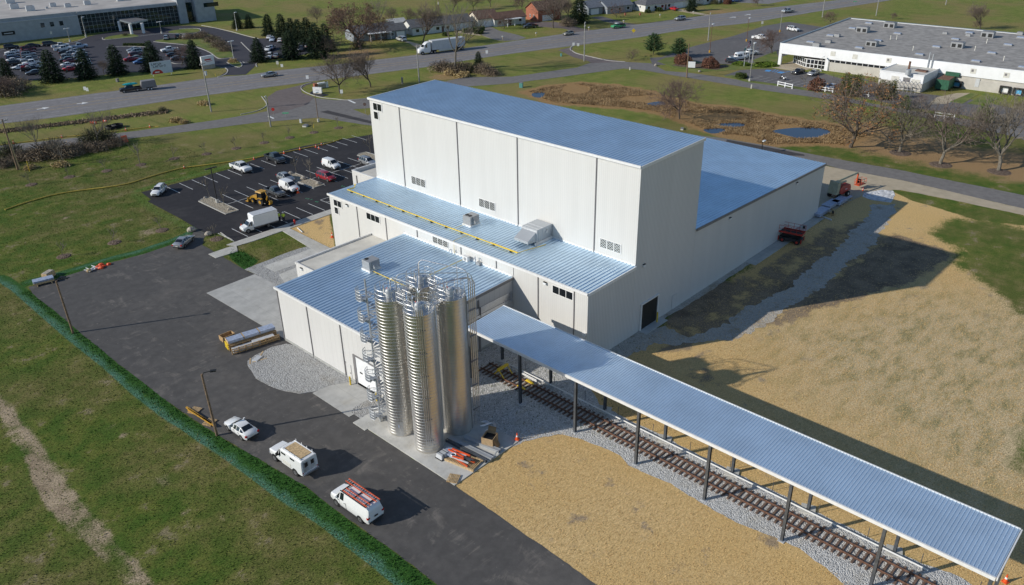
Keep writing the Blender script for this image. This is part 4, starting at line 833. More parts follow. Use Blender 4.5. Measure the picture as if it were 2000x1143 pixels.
# ------------------------------------------------------------------ rail canopy
CY0, CY1 = 4.24, 59.7
t = thing('rail_canopy', 'long blue-grey metal canopy on dark posts over the railway track', 'canopy', (58.2, 32, 0))
zc0, zc1 = 7.0, 7.25
ribbed_roof('canopy_roof', 55.35, 61.3, CY0, CY1, zc0, zc1, .285, .045, .1, .1, t, 'canopy_metal')
part('fascia', MB().use('trim_white').box(55.1, 55.24, CY0-.1, CY1+.1, zc0-.22, zc0+.1), t); part('fascia', MB().use('trim_white').box(61.41, 61.52, CY0-.1, CY1+.1, zc1-.2, zc1+.15), t)
m = MB().use('trim_white'); m.add([(55.2, CY0-.14, zc0-.2), (61.45, CY0-.14, zc1-.2), (61.45, CY0-.24, zc1-.2), (55.2, CY0-.24, zc0-.2), (55.2, CY0-.14, zc0+.12), (61.45, CY0-.14, zc1+.12), (61.45, CY0-.24, zc1+.12), (55.2, CY0-.24, zc0+.12)], [(3, 2, 1, 0), (4, 5, 6, 7), (0, 1, 5, 4), (1, 2, 6, 5), (2, 3, 7, 6), (3, 0, 4, 7)]); part('end_trim', m, t)
def ibeam(m, x, y, z0, z1, w=.26, d=.3, th=.03):
    m.box(x-d/2, x-d/2+th, y-w/2, y+w/2, z0, z1); m.box(x+d/2-th, x+d/2, y-w/2, y+w/2, z0, z1); m.box(x-d/2+th, x+d/2-th, y-th/2, y+th/2, z0, z1)
for k in range(-1, 7):
    y = 51.76-7.92*k
    if k == 6: y += .15
    for x, z in ((55.55, zc0-.25), (60.82, zc1-.25)):
        if x < 56 and k == -1: y -= .1
        m = MB().use('post_steel'); ibeam(m, x, y, .05, z); pt = part('post', m, t); part('base_plate', MB().use('light_grey').box(x-.3, x+.3, y-.3, y+.3, .02, .06), pt)
    part('rafter', MB().use('post_steel').add([(55.4, y-.08, zc0-.3), (61.2, y-.08, zc1-.3), (61.2, y+.08, zc1-.3), (55.4, y+.08, zc0-.3), (55.4, y-.08, zc0-.02), (61.2, y-.08, zc1-.02), (61.2, y+.08, zc1-.02), (55.4, y+.08, zc0-.02)], [(3, 2, 1, 0), (0, 1, 5, 4), (1, 2, 6, 5), (2, 3, 7, 6), (3, 0, 4, 7)]), t)
    if k > -1:
        pass
for k in range(-1, 7):
    y = 51.76-7.92*k; f_ = tag(MB().use('concrete').obox((60.82, y, 0), 1.3, 1.3, .14, R(20)).build('footing_pad'), 'square concrete pad under the %s far-side post of the rail canopy' % ['plant-end', 'second', 'third', 'fourth', 'fifth', 'sixth', 'seventh', 'eighth'][k+1], 'pad', 'concrete pads under the far canopy posts')
# low white pipe rail along the track
t = thing('pipe_rail', 'low white pipe rail running along the far side of the track', 'rail', (60.3, 33, 0))
part('pipe', MB().use('trim_white').tube([(60.3, 58.6, .35), (60.25, 9.2, .35)], .075, 8), t)
for i in range(13): part('stand', MB().use('unit_grey').box(60.2, 60.36, 57.5-i*4, 57.6-i*4, 0, .28), t)
for i in range(12):
    y = 56-4.6*i; tag(MB().use('post_steel').cyl((61.05, y, 0), (61.05, y, 1.1), .035, 6).build('marker_stake'), 'thin dark stake, number %d counted from the plant end of the pipe rail' % (i+1) if 0 else 'thin dark stake beside the pipe rail', 'stake', 'stakes along the far side of the track')
# track
t = thing('railway_track', 'rusty railway track on wooden ties in pale ballast under the canopy', 'track', (58.4, 30, 0))
for x in (57.66, 59.1):
    m = MB().use('rail_rust').box(x-.07, x+.07, -8, 60.2, .13, .16); m.box(x-.015, x+.015, -8, 60.2, .16, .26); m.box(x-.036, x+.036, -8, 60.2, .26, .3); part('rail', m, t)
rr = random.Random(3)
for i in range(100):
    y = 60.0-i*.6; o = MB().use('tie_wood').obox((58.38+rr.uniform(-.05, .05), y, 0), 2.6, .2, .13, rr.uniform(-.02, .02)); part('tie', o, t)
t = thing('bumper_stop', 'yellow steel buffer stop at the end of the track', 'buffer stop', (58.4, 57.2, .2))
m = MB().use('yellow'); m.box(57.5, 59.25, 57.0, 57.3, 1.1, 1.35); part('crossbeam', m, t)
for x in (57.66, 59.1):
    part('leg', MB().use('yellow').tube([(x, 57.2, 1.1), (x, 57.9, .3)], .07, 6).tube([(x, 57.1, 1.1), (x, 56.3, .3)], .07, 6), t)
for x in (57.66, 59.1): tag(MB().use('yellow').add([(x-.12, 52.9, .3), (x+.12, 52.9, .3), (x+.12, 54.2, .3), (x-.12, 54.2, .3), (x-.1, 53.9, .62), (x+.1, 53.9, .62)], [(0, 1, 5, 4), (1, 2, 5), (2, 3, 4, 5), (3, 0, 4), (3, 2, 1, 0)]).build('wheel_chock'), 'yellow wheel stop clamped on the %s rail' % ('near' if x < 58 else 'far'), 'wheel stop', 'yellow wheel stops on the rails')
tag(MB().use('trim_white').tube([(59.9, 56.3, .3), (59.75, 53.0, .3)], .06, 6).tube([(60.05, 56.0, .3), (59.95, 53.2, .3)], .05, 6).build('conduit'), 'white conduits lying beside the rail near the buffer stop', 'conduit')
# bollards
for i, (x, y) in enumerate(((45.0, 69.25), (45.0, 64.3))):
    tag(MB().use('yellow').cyl((x, y, 0), (x, y, 1.15), .1, 12).sphere((x, y, 1.15), .1, .1, .06).build('bollard'), 'yellow bollard at the %s of the white overhead door' % ('left' if i == 0 else 'right'), 'bollard', 'yellow bollards')
tag(MB().use('yellow').cyl((81.2, 50.7, 0), (81.2, 50.7, 1.5), .1, 12).sphere((81.2, 50.7, 1.5), .1, .1, .06).build('bollard'), 'yellow bollard in the dark open doorway of the shaded wall', 'bollard', 'yellow bollards')
# ------------------------------------------------------------------ vehicles (nose towards +x)
PAINT = {'white': (.78, .78, .77), 'silver': (.42, .43, .44), 'grey': (.13, .14, .15), 'black': (.012, .012, .014), 'maroon': (.12, .012, .018), 'red': (.5, .02, .025), 'navy': (.03, .05, .11), 'blue': (.06, .15, .35), 'champagne': (.4, .38, .33), 'green': (.03, .32, .1), 'slate': (.055, .065, .075), 'pale blue': (.42, .5, .6), 'cherry': (.3, .015, .025)}
for k, v in PAINT.items(): M('paint_'+k.replace(' ', '_'), v, .3, .55 if k in ('silver', 'grey', 'slate', 'champagne') else .0, 0, coat=.6)
def S(x, zb, w, zs, zr, wr): return (x, zb, w, zs, zr, wr)
def loft(secs, paint):
    m = MB().use(paint); n = 9
    for x, zb, w_, zs, zr, wr in secs:
        zm = zb+.4*(zs-zb)
        m.v += [(x, -w_*.9, zb), (x, -w_, zm), (x, -w_*.97, zs), (x, -wr, zr), (x, 0, zr+.03*wr/.6), (x, wr, zr), (x, w_*.97, zs), (x, w_, zm), (x, w_*.9, zb)]
    k = len(secs)
    for i in range(k-1):
        for j in range(n):
            a, b = i*n+j, i*n+(j+1) % n; m.f.append((a, b, b+n, a+n)); m.mi.append(0)
    m.f.append(tuple(range(n-1, -1, -1))); m.mi.append(0); m.f.append(tuple(range((k-1)*n, k*n))); m.mi.append(0)
    # nose is +x and sections run from nose to tail: flip
    m.f = [tuple(reversed(f)) for f in m.f]
    return m
def shrink(pts, d, out=.012):
    P = [Vector(p) for p in pts]; c = sum(P, Vector())/len(P); nrm = Vector()
    for i in range(len(P)): nrm += (P[i]-c).cross(P[(i+1) % len(P)]-c)
    nrm.normalize(); r = []
    for p in P:
        L = (c-p).length; r.append(p+(c-p)*min(.35, d/max(L, .01))+nrm*out)
    return r
def glassq(secs, i, side):
    def pt(s, j):
        x, zb, w_, zs, zr, wr = s; return {2: (x, -w_*.97, zs), 3: (x, -wr, zr), 4: (x, 0, zr+.03*wr/.6), 5: (x, wr, zr), 6: (x, w_*.97, zs)}[j]
    a, b = secs[i], secs[i+1]
    if side == 'r': return [pt(b, 2), pt(a, 2), pt(a, 3), pt(b, 3)]
    if side == 'l': return [pt(a, 6), pt(b, 6), pt(b, 5), pt(a, 5)]
    return [pt(a, 3), pt(a, 4), pt(a, 5), pt(b, 5), pt(b, 4), pt(b, 3)]
def gpanel(secs, i, side, d=.06):
    q = [Vector(p) for p in glassq(secs, i, side)]; want = Vector((0, 1 if side == 'l' else -1, .2)) if side in 'lr' else Vector((1 if secs[i][4] < secs[i+1][4] else -1, 0, .6))
    c = sum(q, Vector())/len(q); nrm = Vector()
    for k in range(len(q)): nrm += (q[k]-c).cross(q[(k+1) % len(q)]-c)
    if nrm.dot(want) < 0: q.reverse()
    P = shrink(q, d, .022); m = MB().use('glass')
    if len(P) == 4: return m.add(P, [(0, 1, 2, 3)])
    return m.add(P, [(0, 1, 4, 5), (1, 2, 3, 4)])
def wheelpair(x, w_, r, width=.22):
    out = []
    for s in (1, -1):
        ty = MB().use('rubber').cyl((x, s*(w_-width+.02), r), (x, s*(w_+.02), r), r, 18)
        ri = MB().use('rim'); y = s*(w_+.024); ri.cyl((x, s*(w_-.02), r), (x, y, r), r*.62, 12); hb = MB().use('dark_plastic').cyl((x, y, r), (x, s*(w_+.03), r), r*.18, 8); ri.merge(hb)
        out.append(('wheel', None, [('tyre', ty), ('rim', ri)]))
    return out
def arches(xs, w_, r):
    return [('wheel_arch', MB().use('black').cyl((x, s*(w_-.3), r+.02), (x, s*(w_+.008), r+.02), r*1.16, 18), []) for x in xs for s in (1, -1)]
def lights(L, w_, zf, zt, hw=.2):
    o = []
    for s in (1, -1):
        o.append(('headlight', MB().use('lamp_lens').add([(L/2-.16, s*w_*.92, zf-.06), (L/2+.01, s*w_*.62, zf-.08), (L/2-.02, s*w_*.62, zf+.06), (L/2-.2, s*w_*.93, zf+.08)], [(0, 1, 2, 3) if s < 0 else (3, 2, 1, 0)]), []))
        o.append(('tail_light', MB().use('tail_red').box(-L/2-.015, -L/2+.16, *(sorted((s*w_*.7, s*w_*.985))), zt-.1, zt+.1), []))
    return o
def mirrors(x, w_, z, paint):
    return [('mirror', MB().use(paint).box(x-.08, x+.08, *sorted((s*(w_-.02), s*(w_+.17))), z, z+.16), []) for s in (1, -1)]
def car_parts(kind, paint):
    p = 'paint_'+paint.replace(' ', '_'); out = []
    if kind in ('sedan', 'coupe'):
        L, w_ = 4.85, .92
        secs = [S(2.42, .4, .62, .58, .64, .5), S(2.3, .26, .8, .66, .74, .64), S(1.6, .22, .9, .8, .88, .74), S(.95, .22, w_, .9, .99, .74), S(.15, .22, w_, .93, 1.4, .58), S(-.45, .22, w_, .94, 1.46, .59), S(-1.05, .22, w_, .95, 1.41, .57), S(-1.8, .24, .91, .98, 1.1, .68), S(-2.25, .3, .86, .96, 1.04, .66), S(-2.42, .42, .76, .8, .9, .6)]
        ws, rs, cab, wx, wr_ = 3, 6, (4, 5), (1.45, -1.4), .33; zt = .82
    elif kind == 'hatch':
        L, w_ = 4.2, .88
        secs = [S(2.1, .4, .62, .6, .68, .5), S(1.98, .26, .8, .7, .8, .62), S(1.4, .22, .87, .84, .93, .7), S(.95, .22, w_, .92, 1.03, .72), S(.25, .22, w_, .95, 1.45, .58), S(-.4, .22, w_, .96, 1.52, .58), S(-1.45, .24, w_, 1.0, 1.45, .55), S(-2.0, .28, .84, 1.0, 1.05, .66), S(-2.1, .4, .76, .8, .9, .62)]
        ws, rs, cab, wx, wr_ = 3, 6, (4, 5), (1.3, -1.25), .32; zt = .95
    elif kind == 'suv':
        L, w_ = 4.75, .95
        secs = [S(2.37, .45, .68, .74, .82, .56), S(2.25, .32, .86, .86, .96, .7), S(1.6, .3, .93, .98, 1.07, .78), S(1.05, .3, w_, 1.04, 1.13, .77), S(.4, .3, w_, 1.06, 1.66, .64), S(-.5, .3, w_, 1.07, 1.75, .65), S(-1.3, .3, w_, 1.08, 1.74, .64), S(-2.05, .32, .94, 1.1, 1.66, .6), S(-2.32, .38, .88, 1.08, 1.14, .72), S(-2.38, .46, .82, .9, .98, .7)]
        ws, rs, cab, wx, wr_ = 3, 7, (4, 5, 6), (1.45, -1.4), .38; zt = 1.1
    elif kind == 'minivan':
        L, w_ = 5.1, .98
        secs = [S(2.55, .42, .68, .66, .74, .56), S(2.42, .3, .88, .78, .88, .7), S(1.9, .24, .96, .92, 1.02, .8), S(1.5, .24, w_, 1.0, 1.1, .8), S(.6, .24, w_, 1.03, 1.68, .68), S(-.4, .24, w_, 1.04, 1.76, .68), S(-1.4, .24, w_, 1.05, 1.75, .67), S(-2.3, .26, .96, 1.07, 1.68, .63), S(-2.52, .32, .9, 1.05, 1.12, .74), S(-2.58, .42, .84, .88, .96, .7)]
        ws, rs, cab, wx, wr_ = 3, 7, (4, 5, 6), (1.6, -1.45), .35; zt = 1.05
    elif kind in ('small_van', 'cargo_van'):
        big = kind == 'cargo_van'; L, w_, h = (5.7, 1.0, 2.05) if big else (4.7, .92, 1.86)
        a = L/2; sh = 1.12
        if big: secs = [S(a, .5, .74, .8, .9, .64), S(a-.1, .36, .92, .95, 1.08, .76), S(a-.55, .32, .98, 1.06, 1.18, .82), S(a-.95, .3, w_, 1.12, 1.26, .84), S(a-1.6, .3, w_, 1.16, h-.1, .74), S(a-2.2, .3, w_, 1.18, h, .76), S(a-3.6, .3, w_, 1.2, h+.01, .77), S(-a+.3, .32, w_, 1.2, h-.02, .76), S(-a+.08, .36, .97, 1.18, h-.2, .72), S(-a, .46, .93, 1.1, 1.5, .8)]
        else: secs = [S(a, .44, .66, .74, .82, .56), S(a-.12, .32, .84, .86, .98, .68), S(a-.6, .26, .9, 1.0, 1.1, .76), S(a-1.0, .25, w_, 1.06, 1.18, .76), S(a-1.75, .25, w_, 1.1, h-.06, .68), S(a-2.3, .25, w_, 1.12, h, .7), S(-.7, .25, w_, 1.13, h+.02, .71), S(-a+.25, .28, w_, 1.13, h-.04, .69), S(-a+.04, .34, .89, 1.1, h-.3, .68), S(-a, .46, .84, 1.0, 1.3, .74)]
        ws, rs, cab, wx, wr_ = 3, None, (4,), ((a-1.0, -a+1.2) if big else (a-.95, -a+.95)), .37 if big else .33; zt = 1.05
    else: raise ValueError(kind)
    out.append(('body', loft(secs, p), [])); out += arches(wx, w_, wr_)
    out.append(('windscreen', gpanel(secs, ws, 'c', .05), []))
    if rs is not None: out.append(('rear_window', gpanel(secs, rs, 'c', .07), []))
    for s in 'lr':
        for i in cab: out.append(('side_window', gpanel(secs, i, s, .07), []))
        if kind not in ('small_van', 'cargo_van'): out.append(('side_window', gpanel(secs, rs if kind != 'sedan' else rs, s, .16), []))
        out.append(('side_window', gpanel(secs, ws, s, .14), []))
    for x in wx: out += wheelpair(x, w_, wr_)
    for s in (1, -1):
        for x in ((wx[0]-.62, wx[0]-1.55, wx[1]+.35) if 'van' not in kind else (wx[0]-.55, wx[0]-1.5)): out.append(('door_seam', MB().use('trim_grey').box(x-.012, x+.012, *sorted((s*w_*.96, s*(w_+.003))), .42, secs[4][3]-.03), [])); out.append(('handle', MB().use('dark_plastic').box(x+.1, x+.25, *sorted((s*w_*.96, s*(w_+.012))), secs[4][3]-.16, secs[4][3]-.11), []))
        out.append(('sill', MB().use('dark_plastic').box(wx[1]+.45, wx[0]-.45, *sorted((s*w_*.88, s*(w_*.985))), .2, .34), []))
    out.append(('grille', MB().use('black').box(L/2-.1, L/2+.012, -w_*.45, w_*.45, secs[0][1]+.12, secs[0][3]+.02), []))
    out += lights(L, w_, secs[1][3], zt); out += mirrors(secs[3][0]-.25, w_, secs[3][3]+.05, p)
    out += [('bumper', MB().use('dark_plastic').box(-L/2-.05, -L/2+.1, -w_*.8, w_*.8, .38, .56), []), ('bumper', MB().use('dark_plastic').box(L/2-.12, L/2+.03, -w_*.6, w_*.6, .34, .5), [])]
    out.append(('number_plate', MB().use('black' if kind == 'cargo_van' else 'off_white').box(-L/2-.065, -L/2-.051, -.2, .2, .6 if kind != 'cargo_van' else .9, .75 if kind != 'cargo_van' else 1.06), []))
    if kind == 'suv': out += [('roof_rail', MB().use('black').box(-1.7, .1, s, s+.05, 1.73, 1.8), []) for s in (.55, -.6)]
    if kind == 'cargo_van':
        for s in (1, -1): out.append(('door_seam', MB().use('trim_grey').box(.28, .3, *sorted((s*1.0, s*1.004)), .5, 1.2), []))
    return out
def pickup_parts(paint, crew=True, bed_load=None):
    p = 'paint_'+paint.replace(' ', '_'); w_ = .98; L = 5.8; a = L/2; wx = (a-1.0, -a+1.25); r = .4; out = []
    cr = -.55 if crew else .1
    secs = [S(a, .5, .76, .86, .95, .64), S(a-.12, .4, .92, .98, 1.1, .78), S(a-.8, .38, w_, 1.08, 1.18, .84), S(a-1.45, .38, w_, 1.12, 1.22, .82), S(a-2.05, .38, w_, 1.14, 1.76, .66), S(a-2.7, .38, w_, 1.14, 1.84, .67), S(cr-.1, .38, w_, 1.14, 1.8, .66), S(cr-.28, .38, w_, 1.14, 1.2, .8)]
    out.append(('body', loft(secs, p), [])); out += arches(wx, w_, r)
    bx0, bx1 = -a, cr-.3; b = MB().use(p)
    for s in (1, -1): b.box(bx0, bx1, *sorted((s*w_, s*(w_-.09))), .42, 1.14)
    b.box(bx0, bx0+.08, -w_+.09, w_-.09, .5, 1.12); b.use('dark_plastic').box(bx0+.08, bx1, -w_+.09, w_-.09, .5, .68); b.use(p).box(bx1-.06, bx1, -w_+.09, w_-.09, .68, 1.14)
    out.append(('bed', b, []))
    out.append(('windscreen', gpanel(secs, 3, 'c', .05), [])); out.append(('rear_window', gpanel(secs, 6, 'c', .1), []))
    for s in 'lr':
        out.append(('side_window', gpanel(secs, 3, s, .14), [])); out.append(('side_window', gpanel(secs, 4, s, .07), [])); 
        if crew: out.append(('side_window', gpanel(secs, 5, s, .08), []))
    for x in wx: out += wheelpair(x, w_, r, .26)
    out += lights(L, w_, .98, .98); out += mirrors(a-1.75, w_, 1.18, p)
    out += [('bumper', MB().use('rim').box(-a-.12, -a+.02, -w_*.9, w_*.9, .48, .64), []), ('bumper', MB().use('rim').box(a-.12, a+.05, -w_*.8, w_*.8, .42, .62), [])]; out.append(('number_plate', MB().use('off_white').box(-a-.135, -a-.121, -.2, .2, .66, .8), []))
    if bed_load: out.append(('bed_load', bed_load, []))
    return out
VC = {}
def place_parts(parts, root, far):
    for nm, mb, subs in parts:
        if mb is None: q = bpy.data.objects.new(nm, None); C.objects.link(q); q.parent = root
        else: q = mb.build(nm, root, False, 38 if nm in ('body', 'tyre', 'rim', 'hood') else None)
        for sn, sm in subs: sm.build(sn, q, False, 38)
def vehicle(kind, paint, loc, rz, label, cat, name, far=False, group=None, extra=None, scale=1):
    if isinstance(loc, tuple): loc = G(*loc)
    key = (kind, paint, far, extra is not None)
    if key in VC and extra is None:
        o = dup(VC[key], (loc.x, loc.y, .03), rz, label, group); o.name = name; o['category'] = cat; o.scale = (scale,)*3; return o
    parts = pickup_parts(paint, 'crew' in kind) if 'pickup' in kind else car_parts(kind, paint)
    if extra: parts = parts+extra
    if far:                                   # too small in the picture for parts to show
        m = MB()
        for nm, mb, subs in parts:
            if mb: m.merge(mb)
            for sn, sm in subs: m.merge(sm)
        me = m.mesh(name, 38); o = bpy.data.objects.new(name, me); C.objects.link(o); o.location = (loc.x, loc.y, .03); o.rotation_euler = (0, 0, rz); tag(o, label, cat, group)
    else:
        o = thing(name, label, cat, (loc.x, loc.y, .03), rz, group)
        # wheels without a mesh of their own: give the tyre the wheel's place and make the rim its sub-part
        fixed = []
        for nm, mb, subs in parts:
            if mb is None: fixed.append((nm, subs[0][1], [subs[1]]))
            else: fixed.append((nm, mb, subs))
        place_parts(fixed, o, far)
    o.scale = (scale,)*3
    if extra is None: VC[key] = o
    return o
def face(a, b):                              # heading from pixel a (tail) to pixel b (nose)
    p, q = G(*a), G(*b); return math.atan2(q.y-p.y, q.x-p.x)
def between(a, b): p, q = G(*a), G(*b); return (p+q)/2
# --- three parked by the green verge
d = face((487, 852), (447, 826))
vehicle('sedan', 'white', Vector((31.55, 70.8, 0)), PI/2+.04, 'white sedan parked in front of the two white work vans on the driveway', 'car', 'parked_car', scale=.93)
def ladder(y, z, x0, x1, col='lift_orange'):
    m = MB().use(col)
    for s in (-.2, .2): m.box(x0, x1, y+s-.035, y+s+.035, z, z+.09)
    m.use('light_grey'); n = int((x1-x0)/.3)
    for i in range(n): m.box(x0+.15+i*.3, x0+.19+i*.3, y-.165, y+.165, z+.03, z+.06)
    return m
rk = MB().use('dark_plastic')
for x in (1.0, -.6, -2.2): rk.box(x-.04, x+.04, -.8, .8, 2.08, 2.2)
rk.box(-2.5, 1.2, -.82, -.76, 2.1, 2.18); rk.box(-2.5, 1.2, .76, .82, 2.1, 2.18)
v = vehicle('cargo_van', 'white', Vector((32.55, 51.7, 0)), R(91.7), 'white cargo van with two orange ladders on its roof rack', 'van', 'work_van', extra=[('roof_rack', rk, [])])
for y, x0, x1, lb in ((-.52, -2.75, 1.75, 'long orange ladder on the far side of the white van roof'), (.5, -2.6, .9, 'shorter orange ladder on the near side of the white van roof')):
    l = ladder(y, 2.22, x0, x1).build('ladder'); tag(l, lb, 'ladder', 'orange ladders on the van roof'); l.location = v.location; l.rotation_euler = v.rotation_euler
def utility_truck(loc, rz):
    t = thing('utility_truck', 'white utility truck with tall box body and a rusty tan rack panel on its roof', 'truck', (loc.x, loc.y, .03), rz); a = 3.0; w_ = 1.0
    P = lambda n, m, par=None, sm=None: m.build(n, par or t, False, sm)
    secs = [S(a, .55, .8, .95, 1.05, .7), S(a-.12, .45, .95, 1.08, 1.2, .82), S(a-.8, .42, w_, 1.16, 1.26, .86), S(a-1.3, .42, w_, 1.2, 1.32, .84), S(a-1.85, .42, w_, 1.22, 1.95, .72), S(a-2.45, .42, w_, 1.22, 2.0, .74), S(a-2.6, .42, w_, 1.22, 1.98, .74)]
    P('cab', loft(secs, 'paint_white'), None, 38); [P(n, q) for n, q, _ in arches((2.0,), 1.0, .42)+arches((-1.75,), 1.07, .42)]; P('windscreen', gpanel(secs, 3, 'c', .05))
    for s in 'lr': P('side_window', gpanel(secs, 4, s, .06)); P('side_window', gpanel(secs, 3, s, .14))
    bx = MB().use('paint_white'); ol = [(-1.05, .55), (1.05, .55), (1.08, 1.4), (1.02, 2.25), (.86, 2.38), (-.86, 2.38), (-1.02, 2.25), (-1.08, 1.4)]
    n = len(ol); bx.add([(x, y, z) for x in (.55, -2.85) for y, z in ol]+[(-3.0, y*.95, z-.02 if z > 2 else z) for y, z in ol], [tuple(range(n)), tuple(range(3*n-1, 2*n-1, -1))]+[(i+k*n, (i+k*n)+n, (i+1) % n+k*n+n, (i+1) % n+k*n) for k in (0, 1) for i in range(n)]); P('box_body', bx, None, 38)
    g = MB().use('pale_wood'); g.box(-2.6, .2, -.7, .7, 2.39, 2.44); P('roof_panel', g); r = MB().use('white_paint')
    for s in (-.78, .78): r.box(-2.75, .45, s-.03, s+.03, 2.42, 2.5)
    for x in (-2.6, -1.7, -.8, .2): r.box(x-.03, x+.03, -.85, -.8, 2.4, 2.75); r.box(x-.03, x+.03, .8, .85, 2.4, 2.6)
    P('rack', r)
    for s in (1, -1):
        for x0 in (-1.9, -.35): P('side_window', MB().use('glass').box(x0, x0+.75, *sorted((s*1.04, s*1.062)), 1.9, 2.12))
        P('rear_window', MB().use('glass').box(-3.005, -2.985, *sorted((s*.2, s*.6)), 1.4, 1.95)); P('rear_door', MB().use('white_paint').box(-3.0, -2.972, *sorted((s*.03, s*.8)), .8, 2.1))
        P('locker', MB().use('off_white').box(-1.1, .3, *sorted((s*1.05, s*1.085)), .7, 1.2)); P('tail_light', MB().use('tail_red').box(-3.02, -2.9, *sorted((s*.85, s*.98)), .75, .9)); P('headlight', MB().use('lamp_lens').box(2.9, 3.01, *sorted((s*.6, s*.85)), .95, 1.1)); P('mirror', MB().use('black').box(1.1, 1.25, *sorted((s*1.0, s*1.28)), 1.25, 1.6))
    P('bumper', MB().use('rim').box(-3.2, -2.98, -1.0, 1.0, .5, .66)); P('bumper', MB().use('rim').box(2.9, 3.08, -.95, .95, .45, .68))
    for x in (2.0, -1.75):
        for nm, _, subs in wheelpair(x, 1.02 if x > 0 else 1.06, .4, .28): q = P('wheel', subs[0][1], None, 38); P('rim', subs[1][1], q, 38)
    return t
utility_truck(Vector((32.3, 61.9, 0)), PI/2+.045).scale = (.95, .95, .95)
# --- car park
WH = 'parked in the new car park'
def at(x, y): return Vector((x, y, 0))
vehicle('suv', 'white', Vector((60.5, 149.5, 0)), R(-138), 'white SUV alone at the left end of the new car park', 'car', 'parked_car', scale=.9)
vehicle('crew_pickup', 'white', Vector((78.0, 149.6, 0)), R(-90), 'white pickup in the row along the yellow hose', 'pickup', 'pickup_truck')
vehicle('crew_pickup', 'slate', Vector((85.9, 149.5, 0)), R(-93), 'dark grey pickup in the row along the yellow hose', 'pickup', 'pickup_truck')
vehicle('small_van', 'white', Vector((91.1, 136.8, 0)), R(-90), 'white small van in the far middle row beside the red minivan', 'van', 'cargo_van', scale=.95)
vehicle('minivan', 'cherry', Vector((86.1, 131.6, 0)), R(-87), 'dark red minivan beside the planting island', 'minivan', 'minivan', scale=.88)
vehicle('hatch', 'silver', G(559, 353), R(-90), 'silver hatchback at the left edge of the middle planting island', 'car', 'parked_car')
vehicle('small_van', 'white', Vector((77.9, 132.0, 0)), R(-90), 'white small van between the grey pickup and the orange cone', 'van', 'cargo_van')
vehicle('crew_pickup', 'grey', Vector((74.7, 131.9, 0)), R(-89), 'blue-grey pickup between the backhoe and the white van', 'pickup', 'pickup_truck', scale=.86)
vehicle('suv', 'silver', G(719, 322), R(-90), 'silver SUV partly hidden by the tall white block', 'car', 'parked_car', scale=.92)
vehicle('sedan', 'silver', Vector((52.0, 123.2, 0)), R(35), 'silver sedan leaving the dark yard for the car park', 'car', 'moving_car', scale=.95)
def box_truck(loc, rz):
    t = thing('box_truck', 'white box truck parked beside the sidewalk with two workers at its tail', 'truck', (loc.x, loc.y, .03), rz); P = lambda n, m, par=None, sm=None: m.build(n, par or t, False, sm); w_ = 1.0; a = 3.7
    secs = [S(a, .55, .74, .85, .95, .64), S(a-.1, .42, .92, 1.0, 1.14, .76), S(a-.6, .38, .98, 1.14, 1.26, .82), S(a-1.0, .36, w_, 1.2, 1.34, .84), S(a-1.6, .36, w_, 1.24, 2.0, .74), S(a-2.05, .36, w_, 1.25, 2.12, .76), S(a-2.2, .36, w_, 1.25, 2.12, .76)]
    P('cab', loft(secs, 'paint_white'), None, 38); [P(n, q) for n, q, _ in arches((2.75,), 1.0, .4)]; P('windscreen', gpanel(secs, 3, 'c', .05))
    for s in 'lr': P('side_window', gpanel(secs, 4, s, .05)); P('side_window', gpanel(secs, 3, s, .14))
    bx = MB().use('white_paint'); ol = [(1.5, .95), (1.5, 3.05), (1.3, 3.25), (-3.7, 3.25), (-3.7, .95)]; bx.xprism([(x, z) for x, z in ol][::-1], -1.18, 1.18); P('cargo_box', bx)
    P('trim', MB().use('galvanised').box(-3.7, 1.5, -1.2, -1.17, .9, 1.02).box(-3.7, 1.5, 1.17, 1.2, .9, 1.02).box(-3.72, 1.3, -1.2, -1.14, 3.2, 3.27).box(-3.72, 1.3, 1.14, 1.2, 3.2, 3.27).box(-3.72, -3.66, -1.2, 1.2, .9, 1.02)); P('roof_panel', MB().use('light_grey').box(-3.6, 1.28, -1.1, 1.1, 3.25, 3.262)); P('chassis', MB().use('black').box(-3.6, 2, -.45, .45, .5, .93)); P('bumper', MB().use('dark_plastic').box(a-.1, a+.06, -.85, .85, .42, .64)); P('bumper', MB().use('dark_plastic').box(-3.85, -3.7, -1.1, 1.1, .5, .62))
    for s in (1, -1): P('headlight', MB().use('lamp_lens').box(a-.1, a+.015, *sorted((s*.55, s*.8)), .8, .98)); P('mirror', MB().use('black').box(2.35, 2.5, *sorted((s*1.05, s*1.3)), 1.4, 1.75)); P('tail_light', MB().use('tail_red').box(-3.72, -3.7, *sorted((s*.9, s*1.1)), .98, 1.1))
    for x, ww, r in ((2.75, 1.02, .39), (-1.5, 1.08, .4)):
        for nm, _, subs in wheelpair(x, ww, r, .28 if x > 0 else .5): q = P('wheel', subs[0][1], None, 38); P('rim', subs[1][1], q, 38)
    return t
box_truck(Vector((63.9, 119.85, 0)), R(174)).scale = (.86, .86, .86)
